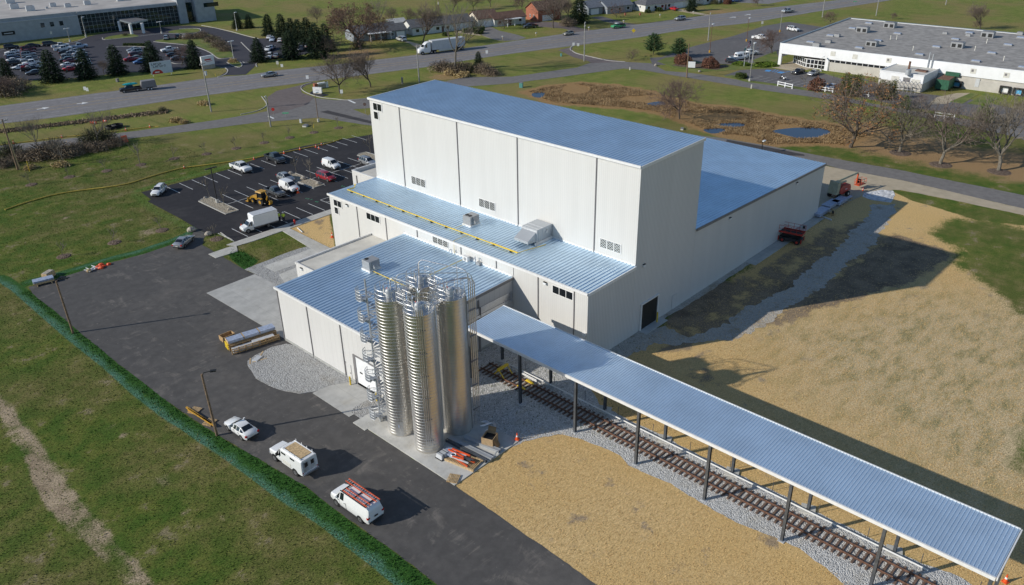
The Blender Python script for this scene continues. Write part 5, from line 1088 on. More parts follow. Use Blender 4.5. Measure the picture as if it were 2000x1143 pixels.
# backhoe
def backhoe(loc, rz):
    t = thing('backhoe', 'yellow backhoe loader with tan cab roof in the middle of the new car park', 'backhoe', (loc.x, loc.y, .03), rz); t.scale = (.92, .92, .92); P = lambda n, m, par=None, sm=None: m.build(n, par or t, False, sm)
    P('hood', MB().use('dozer_yellow').add([(2.2, -.5, .8), (2.2, .5, .8), (2.2, .5, 1.45), (2.2, -.5, 1.45), (.3, -.55, .8), (.3, .55, .8), (.3, .55, 1.75), (.3, -.55, 1.75)], [(0, 1, 2, 3), (7, 6, 5, 4), (0, 3, 7, 4), (1, 5, 6, 2), (3, 2, 6, 7), (0, 4, 5, 1)])); P('grille', MB().use('black').box(2.19, 2.22, -.4, .4, .85, 1.4)); P('chassis', MB().use('black').box(-1.5, 2.1, -.4, .4, .5, .85)); P('exhaust', MB().use('black').cyl((1.2, -.35, 1.5), (1.2, -.35, 2.3), .06, 8))
    c = MB().use('black')
    for x in (.35, -.95):
        for y in (-.65, .65): c.box(x-.05, x+.05, y-.05, y+.05, .9, 2.55)
    P('cab_frame', c); P('cab_glass', MB().use('glass').box(-.9, .3, -.6, .6, 1.1, 2.5)); P('cab_roof', MB().use('dozer_yellow').add([(.65, -.85, 2.56), (.65, .85, 2.56), (-1.15, .85, 2.56), (-1.15, -.85, 2.56), (.5, -.7, 2.74), (.5, .7, 2.74), (-1.0, .7, 2.74), (-1.0, -.7, 2.74)], [(3, 2, 1, 0), (4, 5, 6, 7), (0, 1, 5, 4), (1, 2, 6, 5), (2, 3, 7, 6), (3, 0, 4, 7)][::1]))
    P('bucket', MB().use('dozer_yellow').xprism([(2.9, .12), (3.75, .1), (3.7, .2), (3.05, .3), (2.98, .75), (3.15, 1.0), (3.0, 1.02), (2.82, .7)], -1.1, 1.1))
    for s in (1, -1): P('loader_arm', MB().use('dozer_yellow').add([(.4, s*.75, 1.6), (.4, s*.75, 1.35), (2.0, s*.75, 1.1), (2.95, s*.75, .35), (3.0, s*.75, .6), (2.1, s*.75, 1.4), (.4, s*.62, 1.6), (.4, s*.62, 1.35), (2.0, s*.62, 1.1), (2.95, s*.62, .35), (3.0, s*.62, .6), (2.1, s*.62, 1.4)], [(0, 1, 2, 3, 4, 5), (11, 10, 9, 8, 7, 6)]+[(i, i+6, (i+1) % 6+6, (i+1) % 6) for i in range(6)])); P('fender', MB().use('dozer_yellow').box(-1.3, -.1, *sorted((s*.66, s*1.05)), 1.4, 1.5)); P('stabiliser', MB().use('black').tube([(-1.6, s*.4, .9), (-1.7, s*1.1, 1.3), (-1.7, s*1.15, .7)], .08, 6))
    P('boom', MB().use('dozer_yellow').tube([(-1.5, 0, .9), (-2.0, 0, 2.0), (-1.6, 0, 3.0)], .17, 6)); P('dipper', MB().use('black').tube([(-1.65, 0, 2.95), (-2.5, .05, 1.9), (-2.6, .05, 1.2)], .14, 6)); P('hoe_bucket', MB().use('dozer_yellow').xprism([(-2.3, .5), (-2.8, .4), (-3.0, .9), (-2.75, 1.25), (-2.6, 1.2), (-2.75, .85), (-2.6, .6)], -.3, .35)); P('hose', MB().use('black').tube([(-1.4, .1, 1.2), (-1.9, .2, 2.2), (-2.2, .15, 2.4)], .05, 5))
    for x, r, wd, y in ((1.65, .5, .35, .95), (-.7, .72, .45, 1.05)):
        for s in (1, -1): q = P('wheel', MB().use('rubber').cyl((x, s*(y-wd), r), (x, s*y, r), r, 20), None, 38); P('rim', MB().use('dozer_yellow').cyl((x, s*(y-.05), r), (x, s*(y+.015), r), r*.5, 14), q)
backhoe(Vector((70.5, 129.7, 0)), R(98))
# --- lifts by the shaded wall
def scissor_lift(loc, rz):
    t = thing('scissor_lift', 'dark scissor lift with red guard rails standing against the shaded wall', 'scissor lift', (loc.x, loc.y, 0), rz); P = lambda n, m, par=None: m.build(n, par or t, False)
    P('chassis', MB().use('dark_plastic').box(-1.75, 1.75, -.8, .8, .35, .85)); m = MB().use('black')
    for z in (.95, 1.15, 1.35):
        for y in (-.55, .55): m.tube([(-1.5, y, z), (1.5, y, z+.18)], .06, 5).tube([(1.5, y, z), (-1.5, y, z+.18)], .06, 5)
    P('scissor_arms', m); P('deck', MB().use('black').box(-1.85, 1.85, -.85, .85, 1.6, 1.72)); P('toe_board', MB().use('lift_red').box(-1.87, 1.87, -.87, -.85, 1.6, 1.9).box(-1.87, 1.87, .85, .87, 1.6, 1.9).box(-1.88, -1.85, -.85, .85, 1.6, 1.9).box(1.85, 1.88, -.85, .85, 1.6, 1.9)); g = MB().use('lift_red')
    for z in (2.3, 2.8): g.tube([(-1.86, -.86, z), (1.86, -.86, z), (1.86, .86, z), (-1.86, .86, z), (-1.86, -.86, z)], .03, 6)
    for x in (-1.86, -.9, 0, .9, 1.86):
        for y in (-.86, .86): g.cyl((x, y, 1.7), (x, y, 2.8), .03, 6)
    P('guard_rail', g); P('control_box', MB().use('black').box(1.4, 1.75, .5, .8, 2.4, 2.75))
    for x in (-1.15, 1.15):
        for s in (1, -1): q = P('wheel', MB().use('rubber').cyl((x, s*.62, .42), (x, s*.95, .42), .42, 16)); P('rim', MB().use('lift_red').cyl((x, s*.94, .42), (x, s*.965, .42), .22, 12), q)
    for s in (1, -1): P('outrigger', MB().use('lift_red').box(1.7, 1.85, *sorted((s*.75, s*.95)), .3, 1.0).box(-1.85, -1.7, *sorted((s*.75, s*.95)), .3, 1.0))
scissor_lift(G(1544, 472), face((1533, 472), (1557, 477)))
def boom_lift(loc, rz):
    t = thing('boom_lift', 'red boom lift with beige arm and orange basket by the end of the side wing', 'boom lift', (loc.x, loc.y, 0), rz); P = lambda n, m, par=None: m.build(n, par or t, False)
    P('chassis', MB().use('lift_red').box(-1.5, 1.5, -.75, .75, .55, 1.05)); P('turret', MB().use('lift_red').add([(-1.3, -1.05, 1.1), (1.9, -1.05, 1.1), (2.1, -.95, 1.5), (1.9, -.85, 2.1), (-.6, -.9, 2.2), (-1.3, -1.0, 1.8)]+[(-1.3, 1.05, 1.1), (1.9, 1.05, 1.1), (2.1, .95, 1.5), (1.9, .85, 2.1), (-.6, .9, 2.2), (-1.3, 1.0, 1.8)], [(0, 1, 2, 3, 4, 5), (11, 10, 9, 8, 7, 6)]+[(i, i+6, (i+1) % 6+6, (i+1) % 6) for i in range(6)])); P('counterweight', MB().use('lift_beige').add([(-2.2, -.9, .9), (-1.25, -.9, .9), (-1.25, -.9, 3.1), (-1.9, -.9, 3.2), (-2.2, .9, .9), (-1.25, .9, .9), (-1.25, .9, 3.1), (-1.9, .9, 3.2)], [(0, 1, 2, 3), (7, 6, 5, 4), (0, 4, 5, 1), (1, 5, 6, 2), (2, 6, 7, 3), (3, 7, 4, 0)]))
    P('lower_arm', MB().use('lift_beige').tube([(-1.4, 0, 2.6), (1.6, 0, 2.5)], .22, 6)); P('upper_arm', MB().use('lift_beige').tube([(-1.5, 0, 3.0), (5.0, 0, 3.35)], .2, 6)); P('jib', MB().use('lift_orange').tube([(4.9, 0, 3.4), (5.3, 0, 3.0), (5.2, 0, 1.2)], .17, 6))
    g = MB().use('lift_orange'); g.box(5.4, 7.6, -.5, .5, .75, .85)
    for z in (1.3, 1.85): g.tube([(5.4, -.5, z), (7.6, -.5, z), (7.6, .5, z), (5.4, .5, z), (5.4, -.5, z)], .035, 6)
    for x in (5.4, 6.1, 6.9, 7.6):
        for y in (-.5, .5): g.cyl((x, y, .8), (x, y, 1.85), .035, 6)
    P('basket', g); P('control_box', MB().use('black').box(5.6, 6.2, -.3, .3, 1.2, 1.9)); P('vent_panel', MB().use('white_paint').box(.2, .8, -1.06, -1.03, 1.5, 1.6))
    for x in (-1.3, 1.3):
        for s in (1, -1): q = P('wheel', MB().use('rubber').cyl((x, s*.75, .5), (x, s*1.15, .5), .5, 18)); P('rim', MB().use('off_white').cyl((x, s*1.14, .5), (x, s*1.165, .5), .2, 12), q)
boom_lift(G(1637, 383), face((1622, 385), (1660, 371)))
# --- traffic on the highway
HW = math.atan2(hd.y, hd.x)
vehicle('sedan', 'silver', (526, 150), HW+PI, 'silver sedan driving on the highway near the junction', 'car', 'moving_car', True)
v = vehicle('crew_pickup', 'black', (256, 179), HW+PI, 'black pickup carrying turquoise kayaks and pulling a grey trailer', 'pickup', 'pickup_truck', True)
def kayak():
    m = MB().use(M('turquoise', (.03, .42, .42), .4).name); m.tube([(-2.2, 0, 0), (-1.5, 0, .02), (0, 0, .03), (1.2, 0, .02), (1.9, 0, .05)], [.03, .22, .3, .22, .03], 8); return m
for s in (.35, -.35): k = kayak().build('kayak'); k.location = Vector(v.location)+Vector((-hn.x*s, -hn.y*s, 2.05)); k.rotation_euler = (0, 0, HW+PI); tag(k, 'turquoise kayak on the %s of the black pickup roof' % ('near side' if s > 0 else 'far side'), 'kayak', 'kayaks on the black pickup')
def trailer(loc, rz):
    t = thing('enclosed_trailer', 'dark grey enclosed trailer towed behind the black pickup', 'trailer', (loc.x, loc.y, .03), rz); P = lambda n, m, par=None: m.build(n, par or t, False)
    P('box', MB().use('trim_grey').xprism([(1.9, .55), (2.1, 1.3), (1.8, 2.6), (-1.8, 2.65), (-2.0, .55)], -1.05, 1.05)); P('drawbar', MB().use('black').box(1.9, 3.4, -.08, .08, .5, .62)); P('fender', MB().use('black').box(-.9, .9, -1.15, -1.05, .75, .85).box(-.9, .9, 1.05, 1.15, .75, .85))
    for x in (-.42, .42):
        for s in (1, -1): q = P('wheel', MB().use('rubber').cyl((x, s*.9, .36), (x, s*1.12, .36), .36, 14)); P('rim', MB().use('white_paint').cyl((x, s*1.1, .36), (x, s*1.14, .36), .2, 10), q)
    for s in (1, -1): P('tail_light', MB().use('tail_red').box(-2.02, -1.98, *sorted((s*.8, s*1.0)), .7, .85))
trailer(G(292, 175), HW+PI)
def semi(loc, rz):
    t = thing('semi_truck', 'white semi truck with a long white box trailer on the highway', 'semi truck', (loc.x, loc.y, .03), rz); P = lambda n, m, par=None, sm=None: m.build(n, par or t, False, sm)
    secs = [S(8.6, .6, .9, 1.2, 1.5, .7), S(8.45, .5, 1.0, 1.4, 1.75, .8), S(7.4, .5, 1.15, 1.7, 2.1, .95), S(7.1, .5, 1.2, 1.8, 2.2, 1.0), S(6.5, .5, 1.22, 2.0, 3.0, .95), S(5.6, .5, 1.22, 2.0, 3.7, 1.0), S(4.6, .5, 1.22, 2.0, 3.85, 1.05), S(4.5, .5, 1.22, 2.0, 3.85, 1.05)]
    P('cab', loft(secs, 'paint_white'), None, 38); [P(n, q) for n, q, _ in arches((7.5,), 1.2, .52)]; P('windscreen', gpanel(secs, 3, 'c', .08))
    for s in 'lr': P('side_window', gpanel(secs, 4, s, .2))
    P('trailer_box', MB().use('light_grey').box(-8.3, 3.9, -1.28, 1.28, 1.15, 4.05)); P('trailer_frame', MB().use('black').box(-8.2, 3.6, -.5, .5, .85, 1.14)); P('skirt', MB().use('off_white').box(-4.6, 1.6, -1.24, -1.2, .5, 1.14).box(-4.6, 1.6, 1.2, 1.24, .5, 1.14)); P('rear_guard', MB().use('trim_grey').box(-8.35, -8.25, -1.1, 1.1, .5, .62)); P('chassis', MB().use('black').box(2, 8.2, -.5, .5, .5, .85))
    for x in (7.5, 4.2, 3.0, -6.0, -7.2):
        for s in (1, -1): q = P('wheel', MB().use('rubber').cyl((x, s*.85, .5), (x, s*1.25, .5), .5, 16)); P('rim', MB().use('rim').cyl((x, s*1.24, .5), (x, s*1.265, .5), .26, 12), q)
    for s in (1, -1): P('headlight', MB().use('lamp_lens').box(8.5, 8.62, *sorted((s*.6, s*.9)), 1.0, 1.2)); P('mirror', MB().use('white_paint').box(6.9, 7.05, *sorted((s*1.25, s*1.5)), 2.0, 2.6)); P('tail_light', MB().use('tail_red').box(-8.32, -8.3, *sorted((s*.9, s*1.2)), .95, 1.1))
semi(between((820, 106), (904, 97)), HW+PI)
vehicle('hatch', 'champagne', (1110, 69), HW+PI, 'small pale green hatchback on the highway below the brick house', 'car', 'moving_car', True)
wt = vehicle('pickup', 'green', (1207, 55), HW+PI, 'green and white work truck on the highway', 'truck', 'work_truck', False, None, [('cab_cover', MB().use('paint_white').box(.1, 1.1, -.72, .72, 1.72, 1.86), []), ('bed_load', MB().use('black').box(-2.6, -.4, -.85, .85, .7, 1.5), [])])
vehicle('suv', 'silver', (1328, 40), HW+PI, 'silver SUV on the highway near the white ranch house', 'car', 'moving_car', True)
vehicle('crew_pickup', 'silver', (1538, 25), HW+PI, 'silver pickup on the highway at the top right', 'pickup', 'pickup_truck', True)
# --- office car park, row by row
OF = math.atan2(-14.0, 62.7)
PAD = 'cars in the office car park'
rows = {
 'along the grass by the office wall': [(23, 94, 'suv', 'slate'), (65, 91, 'sedan', 'black'), (99, 88, 'minivan', 'slate')],
 'in the leftmost stack of the office lot': [(25, 104, 'sedan', 'white'), (25, 109.5, 'sedan', 'silver'), (26, 115, 'hatch', 'navy'), (29, 120, 'sedan', 'white'), (33, 126, 'suv', 'black'), (39, 134, 'sedan', 'white')],
 'in the stack left of the first big spruce': [(57, 98, 'suv', 'maroon'), (56, 103.5, 'sedan', 'maroon'), (57, 109, 'suv', 'silver'), (59, 114, 'sedan', 'grey'), (60, 119.5, 'crew_pickup', 'silver'), (64, 126, 'crew_pickup', 'white'), (58, 132, 'sedan', 'cherry'), (67, 132, 'sedan', 'silver'), (62, 138, 'pickup', 'black'), (67, 144, 'sedan', 'grey')],
 'in the stack right of the first big spruce': [(119, 92, 'crew_pickup', 'white'), (124, 98, 'crew_pickup', 'white'), (130, 104, 'sedan', 'black'), (135, 109, 'suv', 'silver'), (135, 114.5, 'suv', 'champagne'), (135, 120, 'crew_pickup', 'black'), (141, 121.5, 'sedan', 'maroon'), (136, 129, 'sedan', 'white'), (140, 137, 'coupe', 'red')],
 'in the stack behind the second big spruce': [(155, 93, 'crew_pickup', 'pale blue'), (152, 101, 'sedan', 'silver'), (156, 107, 'sedan', 'white'), (159, 113, 'suv', 'grey'), (163, 119, 'sedan', 'black'), (165, 126, 'suv', 'white')],
 'between the third and fourth big spruces': [(262, 99, 'sedan', 'silver'), (265, 104, 'suv', 'silver'), (268, 110, 'suv', 'maroon'), (271, 115, 'sedan', 'champagne'), (258, 118, 'sedan', 'cherry'), (274, 123, 'hatch', 'blue')],
 'left of the fifth big spruce': [(332, 100, 'crew_pickup', 'white'), (340, 109, 'sedan', 'slate'), (349, 116, 'sedan', 'grey')],
 'along the island in front of the office': [(326, 76, 'suv', 'silver'), (349, 73.5, 'suv', 'black'), (362, 73, 'sedan', 'white'), (374, 71, 'sedan', 'slate')],
 'behind the roadside spruce clump': [(527, 75, 'sedan', 'white'), (533, 79, 'sedan', 'pale blue'), (548, 81, 'hatch', 'white'), (524, 98, 'sedan', 'white'), (531, 95, 'sedan', 'pale blue'), (527, 112.5, 'suv', 'white'), (541, 111, 'sedan', 'silver'), (591, 86, 'pickup', 'white'), (596, 92, 'sedan', 'white'), (589, 98, 'suv', 'grey')],
}
ORD = ['first', 'second', 'third', 'fourth', 'fifth', 'sixth', 'seventh', 'eighth', 'ninth', 'tenth']
NM = {'suv': 'SUV', 'sedan': 'sedan', 'hatch': 'hatchback', 'minivan': 'minivan', 'crew_pickup': 'pickup', 'pickup': 'pickup', 'coupe': 'coupe'}
CAT = {'suv': 'car', 'sedan': 'car', 'hatch': 'car', 'minivan': 'minivan', 'crew_pickup': 'pickup', 'pickup': 'pickup', 'coupe': 'car'}
rr = random.Random(5)
for rw, lst in rows.items():
    seen = {}
    for i, (px, py, kd, pt) in enumerate(lst):
        same = [q for q in lst if q[2] == kd and q[3] == pt]; k = seen[(kd, pt)] = seen.get((kd, pt), 0)+1
        lb = pt+' '+NM[kd]+' '+rw if len(same) == 1 else ORD[k-1]+' '+pt+' '+NM[kd]+' from the office, '+rw
        rz = OF+(PI if rr.random() < .25 and 'along' not in rw else 0)+rr.uniform(-.04, .04)
        if 'roadside' in rw: rz = OF+R(60)+PI*(i % 2)
        if 'island in front' in rw: rz = OF+R(70)
        if 'fifth' in rw: rz += PI
        vehicle(kd, pt, (px, py+1.5), rz, lb, CAT[kd], 'parked_car' if CAT[kd] == 'car' else ('pickup_truck' if CAT[kd] == 'pickup' else 'minivan'), True, PAD)
# --- works car park (right)
dv = face((1440, 122), (1480, 105))
vehicle('hatch', 'slate', (1430, 123), dv+R(105)+PI, 'dark hatchback at the near end of the line by the flagpoles', 'car', 'parked_car', True)
vehicle('crew_pickup', 'white', (1441, 117), dv+R(-75)+R(40), 'white pickup next to the dark hatchback by the flagpoles', 'pickup', 'pickup_truck', True)
vehicle('small_van', 'white', (1449, 114), dv+R(-75)+R(40), 'white van in the middle of the line by the flagpoles', 'van', 'cargo_van', True)
vehicle('crew_pickup', 'white', (1463, 108), dv+R(-75)+R(40), 'white pickup at the far end of the line by the flagpoles', 'pickup', 'pickup_truck', True)
vehicle('crew_pickup', 'white', (1485, 78), face((1473, 76), (1498, 79)), 'white pickup alone in the works lot left of the bare tree', 'pickup', 'pickup_truck', True)
vehicle('suv', 'white', (1549, 61), face((1538, 58), (1560, 62)), 'white SUV alone near the top end of the works lot', 'car', 'parked_car', True)
vehicle('sedan', 'black', (1558, 144), face((1549, 144), (1567, 139))+PI, 'black sedan by the glazed works entrance', 'car', 'parked_car', True)
vehicle('sedan', 'silver', (1588, 147), face((1579, 148), (1597, 142))+PI, 'silver sedan parked against the white works wall', 'car', 'parked_car', True)
vehicle('sedan', 'pale blue', (1624, 175), face((1636, 171), (1614, 176)), 'pale blue sedan behind the white rail fence near the conifers', 'car', 'parked_car', True)
def motorbike(loc, rz):
    t = thing('motorcycle', 'dark motorcycle standing alone in the works front lot', 'motorcycle', (loc.x, loc.y, .03), rz); P = lambda n, m: m.build(n, t, False)
    for x in (.75, -.75): P('wheel', MB().use('rubber').cyl((x, -.07, .32), (x, .07, .32), .32, 16))
    P('frame', MB().use('dark_plastic').tube([(.75, 0, .35), (.45, 0, .95), (0, 0, .5), (-.75, 0, .35)], .06, 6)); P('tank', MB().use('pipe_steel').sphere((.2, 0, .85), .32, .17, .16, 8, 6)); P('saddle', MB().use('black').box(-.75, -.05, -.15, .15, .72, .84)); P('handlebar', MB().use('pipe_steel').tube([(.35, -.4, 1.05), (.48, 0, 1.0), (.35, .4, 1.05)], .03, 6)); P('windshield', MB().use('glass').box(.5, .53, -.2, .2, .95, 1.35)); P('pannier', MB().use('white_paint').box(-.95, -.5, .18, .4, .45, .8).box(-.95, -.5, -.4, -.18, .45, .8))
motorbike(G(1528, 156), 1.3)
# --- by the houses
vehicle('minivan', 'white', (784, 80), face((790, 81), (777, 77)), 'white minivan in the drive of the grey house', 'minivan', 'minivan', True)
vehicle('pickup', 'slate', (1036, 55), face((1047, 54), (1026, 56)), 'dark pickup on the drive before the brick house', 'pickup', 'pickup_truck', True)
vehicle('sedan', 'red', (1315, 20), face((1322, 21), (1308, 18)), 'bright red car on the drive of the white ranch house', 'car', 'parked_car', True)
vehicle('suv', 'blue', (1436, 4), face((1444, 3), (1428, 5)), 'blue SUV at the top edge beside the porch house', 'car', 'parked_car', True)
# ------------------------------------------------------------------ two workers
def person(loc, rz, label, lean, arm):
    t = bpy.data.meshes.new('person'); V = []; E_ = []; rad = []
    def j(x, y, z, r, par):
        V.append((x, y, z)); rad.append(r)
        if par is not None: E_.append((par, len(V)-1))
        return len(V)-1
    pel = j(0, 0, .95, .15, None); wst = j(lean*.1, 0, 1.12, .14, pel); chs = j(lean*.3, 0, 1.36, .17, wst); nk = j(lean*.45, 0, 1.52, .06, chs); hd_ = j(lean*.55+.02, 0, 1.64, .1, nk); j(lean*.55+.02, 0, 1.74, .09, hd_); j(lean*.55+.11, 0, 1.64, .025, hd_)
    for s in (1, -1):
        h_ = j(0, s*.1, .88, .1, pel); k = j(.04, s*.12, .5, .075, h_); a_ = j(-.02, s*.13, .09, .05, k); j(.16, s*.14, .04, .045, a_)
        sh = j(lean*.3, s*.2, 1.42, .075, chs); el = j(lean*.3+arm*.12, s*.28, 1.15, .05, sh); wr = j(lean*.3+arm*.35, s*.2, 1.02+arm*.12, .036, el); pm = j(lean*.3+arm*.42, s*.19, 1.0+arm*.13, .034, wr)
        for f in range(4): j(lean*.3+arm*.5-.01*abs(f-1.5), s*(.16+.018*f), .97+arm*.13, .009, pm)
        j(lean*.3+arm*.44, s*.14, .99+arm*.13, .01, pm)
    t.from_pydata(V, E_, []); o = bpy.data.objects.new('person', t); C.objects.link(o)
    sk = o.modifiers.new('skin', 'SKIN'); sk.use_smooth_shade = True
    for i, v in enumerate(t.skin_vertices[0].data): v.radius = (rad[i], rad[i]); v.use_root = (i == 0)
    ss = o.modifiers.new('sub', 'SUBSURF'); ss.levels = 1; ss.render_levels = 2
    t.materials.append(MATS['skin']); o.location = (loc.x, loc.y, .03); o.rotation_euler = (0, 0, rz); tag(o, label, 'person')
    P = lambda n, m, sm=60: m.build(n, o, False, sm)
    P('vest', MB().use('hivis').lathe((lean*.22, 0, 0), [(.19, .98), (.2, 1.2), (.23, 1.4), (.16, 1.5), (.08, 1.52)], 14)); tr = MB().use('navy')
    for s in (1, -1): tr.tube([(0, s*.09, .98), (.03, s*.12, .5), (-.01, s*.13, .08)], [.135, .1, .08], 10); tr.box(-.09, .2, s*.13-.06, s*.13+.06, 0, .1)
    P('trousers', tr); x = lean*.55+.02; P('helmet', MB().use('white_paint').lathe((x, 0, 1.7), [(.16, -.01), (.135, 0), (.13, .07), (.08, .14), (.01, .155)], 14)); P('face', MB().use('black').box(x+.085, x+.1, -.045, -.02, 1.65, 1.665).box(x+.085, x+.1, .02, .045, 1.65, 1.665).box(x+.08, x+.092, -.025, .025, 1.575, 1.583), None)
    sl_ = MB().use('hivis')
    for s in (1, -1): sl_.tube([(lean*.3, s*.19, 1.43), (lean*.3+arm*.12, s*.28, 1.16)], [.095, .075], 8)
    P('sleeve', sl_)
person(G(547, 433), R(200), 'taller worker in bright yellow vest and white hard hat behind the box truck', .35, 1.0)
person(G(555, 434), R(60), 'worker in pale yellow vest standing right of the taller one behind the box truck', .25, .6)
# ------------------------------------------------------------------ buildings beyond the road
def pbox(m, o, u, v, a0, a1, b0, b1, z0, z1):   # box in a slanted frame: origin o, unit u along, unit v away
    P = lambda a, b, z: tuple(Vector((o.x, o.y, 0))+u*a+v*b+Vector((0, 0, z)))
    m.add([P(a0, b0, z0), P(a1, b0, z0), P(a1, b1, z0), P(a0, b1, z0), P(a0, b0, z1), P(a1, b0, z1), P(a1, b1, z1), P(a0, b1, z1)], [(3, 2, 1, 0), (4, 5, 6, 7), (0, 1, 5, 4), (1, 2, 6, 5), (2, 3, 7, 6), (3, 0, 4, 7)] if u.cross(v).z > 0 else [(0, 1, 2, 3), (7, 6, 5, 4), (4, 5, 1, 0), (5, 6, 2, 1), (6, 7, 3, 2), (7, 4, 0, 3)])
    return m
flat = lambda v: Vector((v.x, v.y, 0))
# office with the glass front
o0, o1 = flat(G(0, 85)), flat(G(352, 46)); u = (o1-o0).normalized(); v = Vector((-u.y, u.x, 0)); HO = 8.3
LG = (flat(G(157, 65))-o0).dot(u); LR = (o1-o0).dot(u); LE = (flat(G(409, 39))-o0).dot(u)
off = thing('office_building', 'long blue-grey office building with a wide dark glass front and entrance portico', 'office building', (o0.x, o0.y, 0))
def opart(n, m, par=off): return m.build(n, par)
m = MB().use('blue_wall'); pbox(m, o0, u, v, -90, LG, 0, 75, 0, HO-1.4); opart('wall', m)
m = MB().use('blue_wall'); pbox(m, o0, u, v, -90, LG, .35, 75, HO-1.39, HO); pbox(m, o0, u, v, LG, LR, -.2, 75, HO-1.2, HO); opart('parapet', m)
opart('ledge', pbox(MB().use('light_grey'), o0, u, v, -90, LG, -.12, .34, HO-1.38, HO-1.2)); m = MB().use('gravel_roof'); pbox(m, o0, u, v, -90, LR, .6, 74, HO+.003, HO+.06); opart('roof', m)
m = MB().use('tint_glass'); pbox(m, o0, u, v, LG, LR, .25, 1, 0, HO-1.21); gl = opart('glass_front', m)
m = MB().use('mullion'); k = 24
for i in range(k+1): a = LG+(LR-LG)*i/k; pbox(m, o0, u, v, a-.05, a+.05, .12, .24, 0, HO-1.21)
for z in (1.4, 2.8, 4.2, 5.6): pbox(m, o0, u, v, LG, LR, .15, .235, z-.04, z+.04)
opart('mullion', m, gl)
m = MB().use('blue_wall'); pbox(m, o0, u, v, LR, LR+3.2, -1.2, 75, 0, HO+2.5); opart('pier', m)
m = MB().use('blue_wall'); pbox(m, o0, u, v, LR+6.5, LE+2, -2.5, 30, 0, HO+1.5); pbox(m, o0, u, v, LR+3.2, LR+6.5, 1, 60, 0, HO+1); opart('wall', m)
opart('window', pbox(MB().use('tint_glass'), o0, u, v, LR+10, LR+16, -2.56, -2.49, 5.6, 7.2)); m = MB().use('tint_glass'); pbox(m, o0, u, v, LR+3.6, LR+6.2, .9, .99, .2, 7.6); opart('window', m)
for a in (LG-13.2, LG-10.0, LG-6.8): opart('window', pbox(MB().use('tint_glass'), o0, u, v, a, a+1.3, -.05, .01, 4.0, 5.6))
q = opart('wall_sign', pbox(MB().use('black'), o0, u, v, LG-26.5, LG-22.2, -.12, -.003, 2.6, 3.9)); opart('lettering', pbox(MB().use('white_paint'), o0, u, v, LG-25.8, LG-22.9, -.14, -.121, 3.1, 3.3), q)
for px, py, s_ in ((21, 6, 3.2), (29, 17, 3), (60, 21, 3), (104, 13, 2.2), (133, 14, 2.2), (171, 9, 2.4), (235, 2, 2.5), (92, 17, 1)):
    g = G(px, py, HO+.06); t = MB().use('light_grey').obox((g.x, g.y, HO+.06), s_, s_*.8, s_*.6, OF).use('trim_grey').obox((g.x, g.y, HO+.06+s_*.6), s_*.7, s_*.5, .12, OF).build('roof_unit'); tag(t, {21: 'roof unit nearest the corner at the top left of the office roof', 29: 'wide pale roof unit second in from the left on the office roof', 60: 'pale roof unit near the office wall edge, above the black sign', 104: 'small dark-sided roof unit above the three office windows', 133: 'small roof unit just left of the glass front', 171: 'roof unit above the left end of the glass front', 235: 'roof unit at the top edge above the portico', 92: 'tiny vent box on the office roof, smallest of all'}[px], 'roof unit', 'units on the office roof')
t = thing('entrance_portico', 'flat-roofed entrance portico on three round white columns before the glass front', 'portico', tuple(flat(G(258, 66)))); p0 = flat(G(236, 61)); p1 = flat(G(258, 67)); p2 = flat(G(281, 65))
hp = hgt(258, 67, 47)
for p in (p0, p1, p2): MB().use('white_paint').cyl((p.x, p.y, 0), (p.x, p.y, hp), .55, 14).build('column', t)
c = [G(222, 38, hp), G(257, 48, hp), G(289, 41, hp), G(254, 35, hp)]; cc_ = ccw([flat(q) for q in c]); MB().use('mullion').prism([(q.x, q.y) for q in cc_], hp, hp+.5).build('canopy', t); MB().use('shingle_grey').prism([tuple((Vector((q.x, q.y))-Vector((sum(k.x for k in cc_)/4, sum(k.y for k in cc_)/4)))*.9+Vector((sum(k.x for k in cc_)/4, sum(k.y for k in cc_)/4))) for q in cc_], hp+.503, hp+.56).build('roof_deck', t)
# white works on the right
zr = 6.3; A_, D_, B_ = flat(G(1524, 84, zr)), flat(G(2000, 139, zr)), flat(G(1677, 37, zr)); wu = (D_-A_).normalized(); wv = Vector((-wu.y, wu.x, 0)); LL = (D_-A_).length+45; DV = (B_-A_).dot(wv); sk_ = (B_-A_).dot(wu)
wk = thing('works_building', 'low white works building with broad grey flat roof, ribbon windows and glazed corner entrance', 'factory', (A_.x, A_.y, 0))
def wpart(n, m, par=wk): return m.build(n, par)
m = MB().use('bright_white'); pbox(m, A_, wu, wv, 0, LL, 0, .4, 3.3, zr); pbox(m, A_, wu, wv, 0, .4, .4, DV, 3.3, zr); pbox(m, A_, wu, wv, .4, LL, DV-.4, DV, 0, zr); wpart('fascia', m)
wpart('roof', pbox(MB().use('tar_roof'), A_, wu, wv, .42, LL, .42, DV-.42, 3.4, zr-.12)); wpart('parapet_cap', pbox(pbox(MB().use('mullion'), A_, wu, wv, -.1, .45, -.02, DV+.1, zr+.003, zr+.16), A_, wu, wv, .45, LL, DV-.4, DV+.1, zr+.003, zr+.16))
wpart('wall', pbox(pbox(MB().use('block_wall'), A_, wu, wv, 15.2, LL, .18, DV-.41, 0, 2.55), A_, wu, wv, 15.2, LL, .3, DV-.41, 2.55, 3.29)); wpart('wall', pbox(MB().use('block_wall'), A_, wu, wv, 6, 15.2, 6.5, DV-.41, 0, 3.3))
wr = wpart('ribbon_window', pbox(MB().use('glass'), A_, wu, wv, 15.3, 39, .24, .29, 2.56, 3.28)); m = MB().use('bright_white')
for i in range(16): pbox(m, A_, wu, wv, 15.3+i*1.58, 15.42+i*1.58, .2, .238, 2.56, 3.28)
wpart('mullion', m, wr)
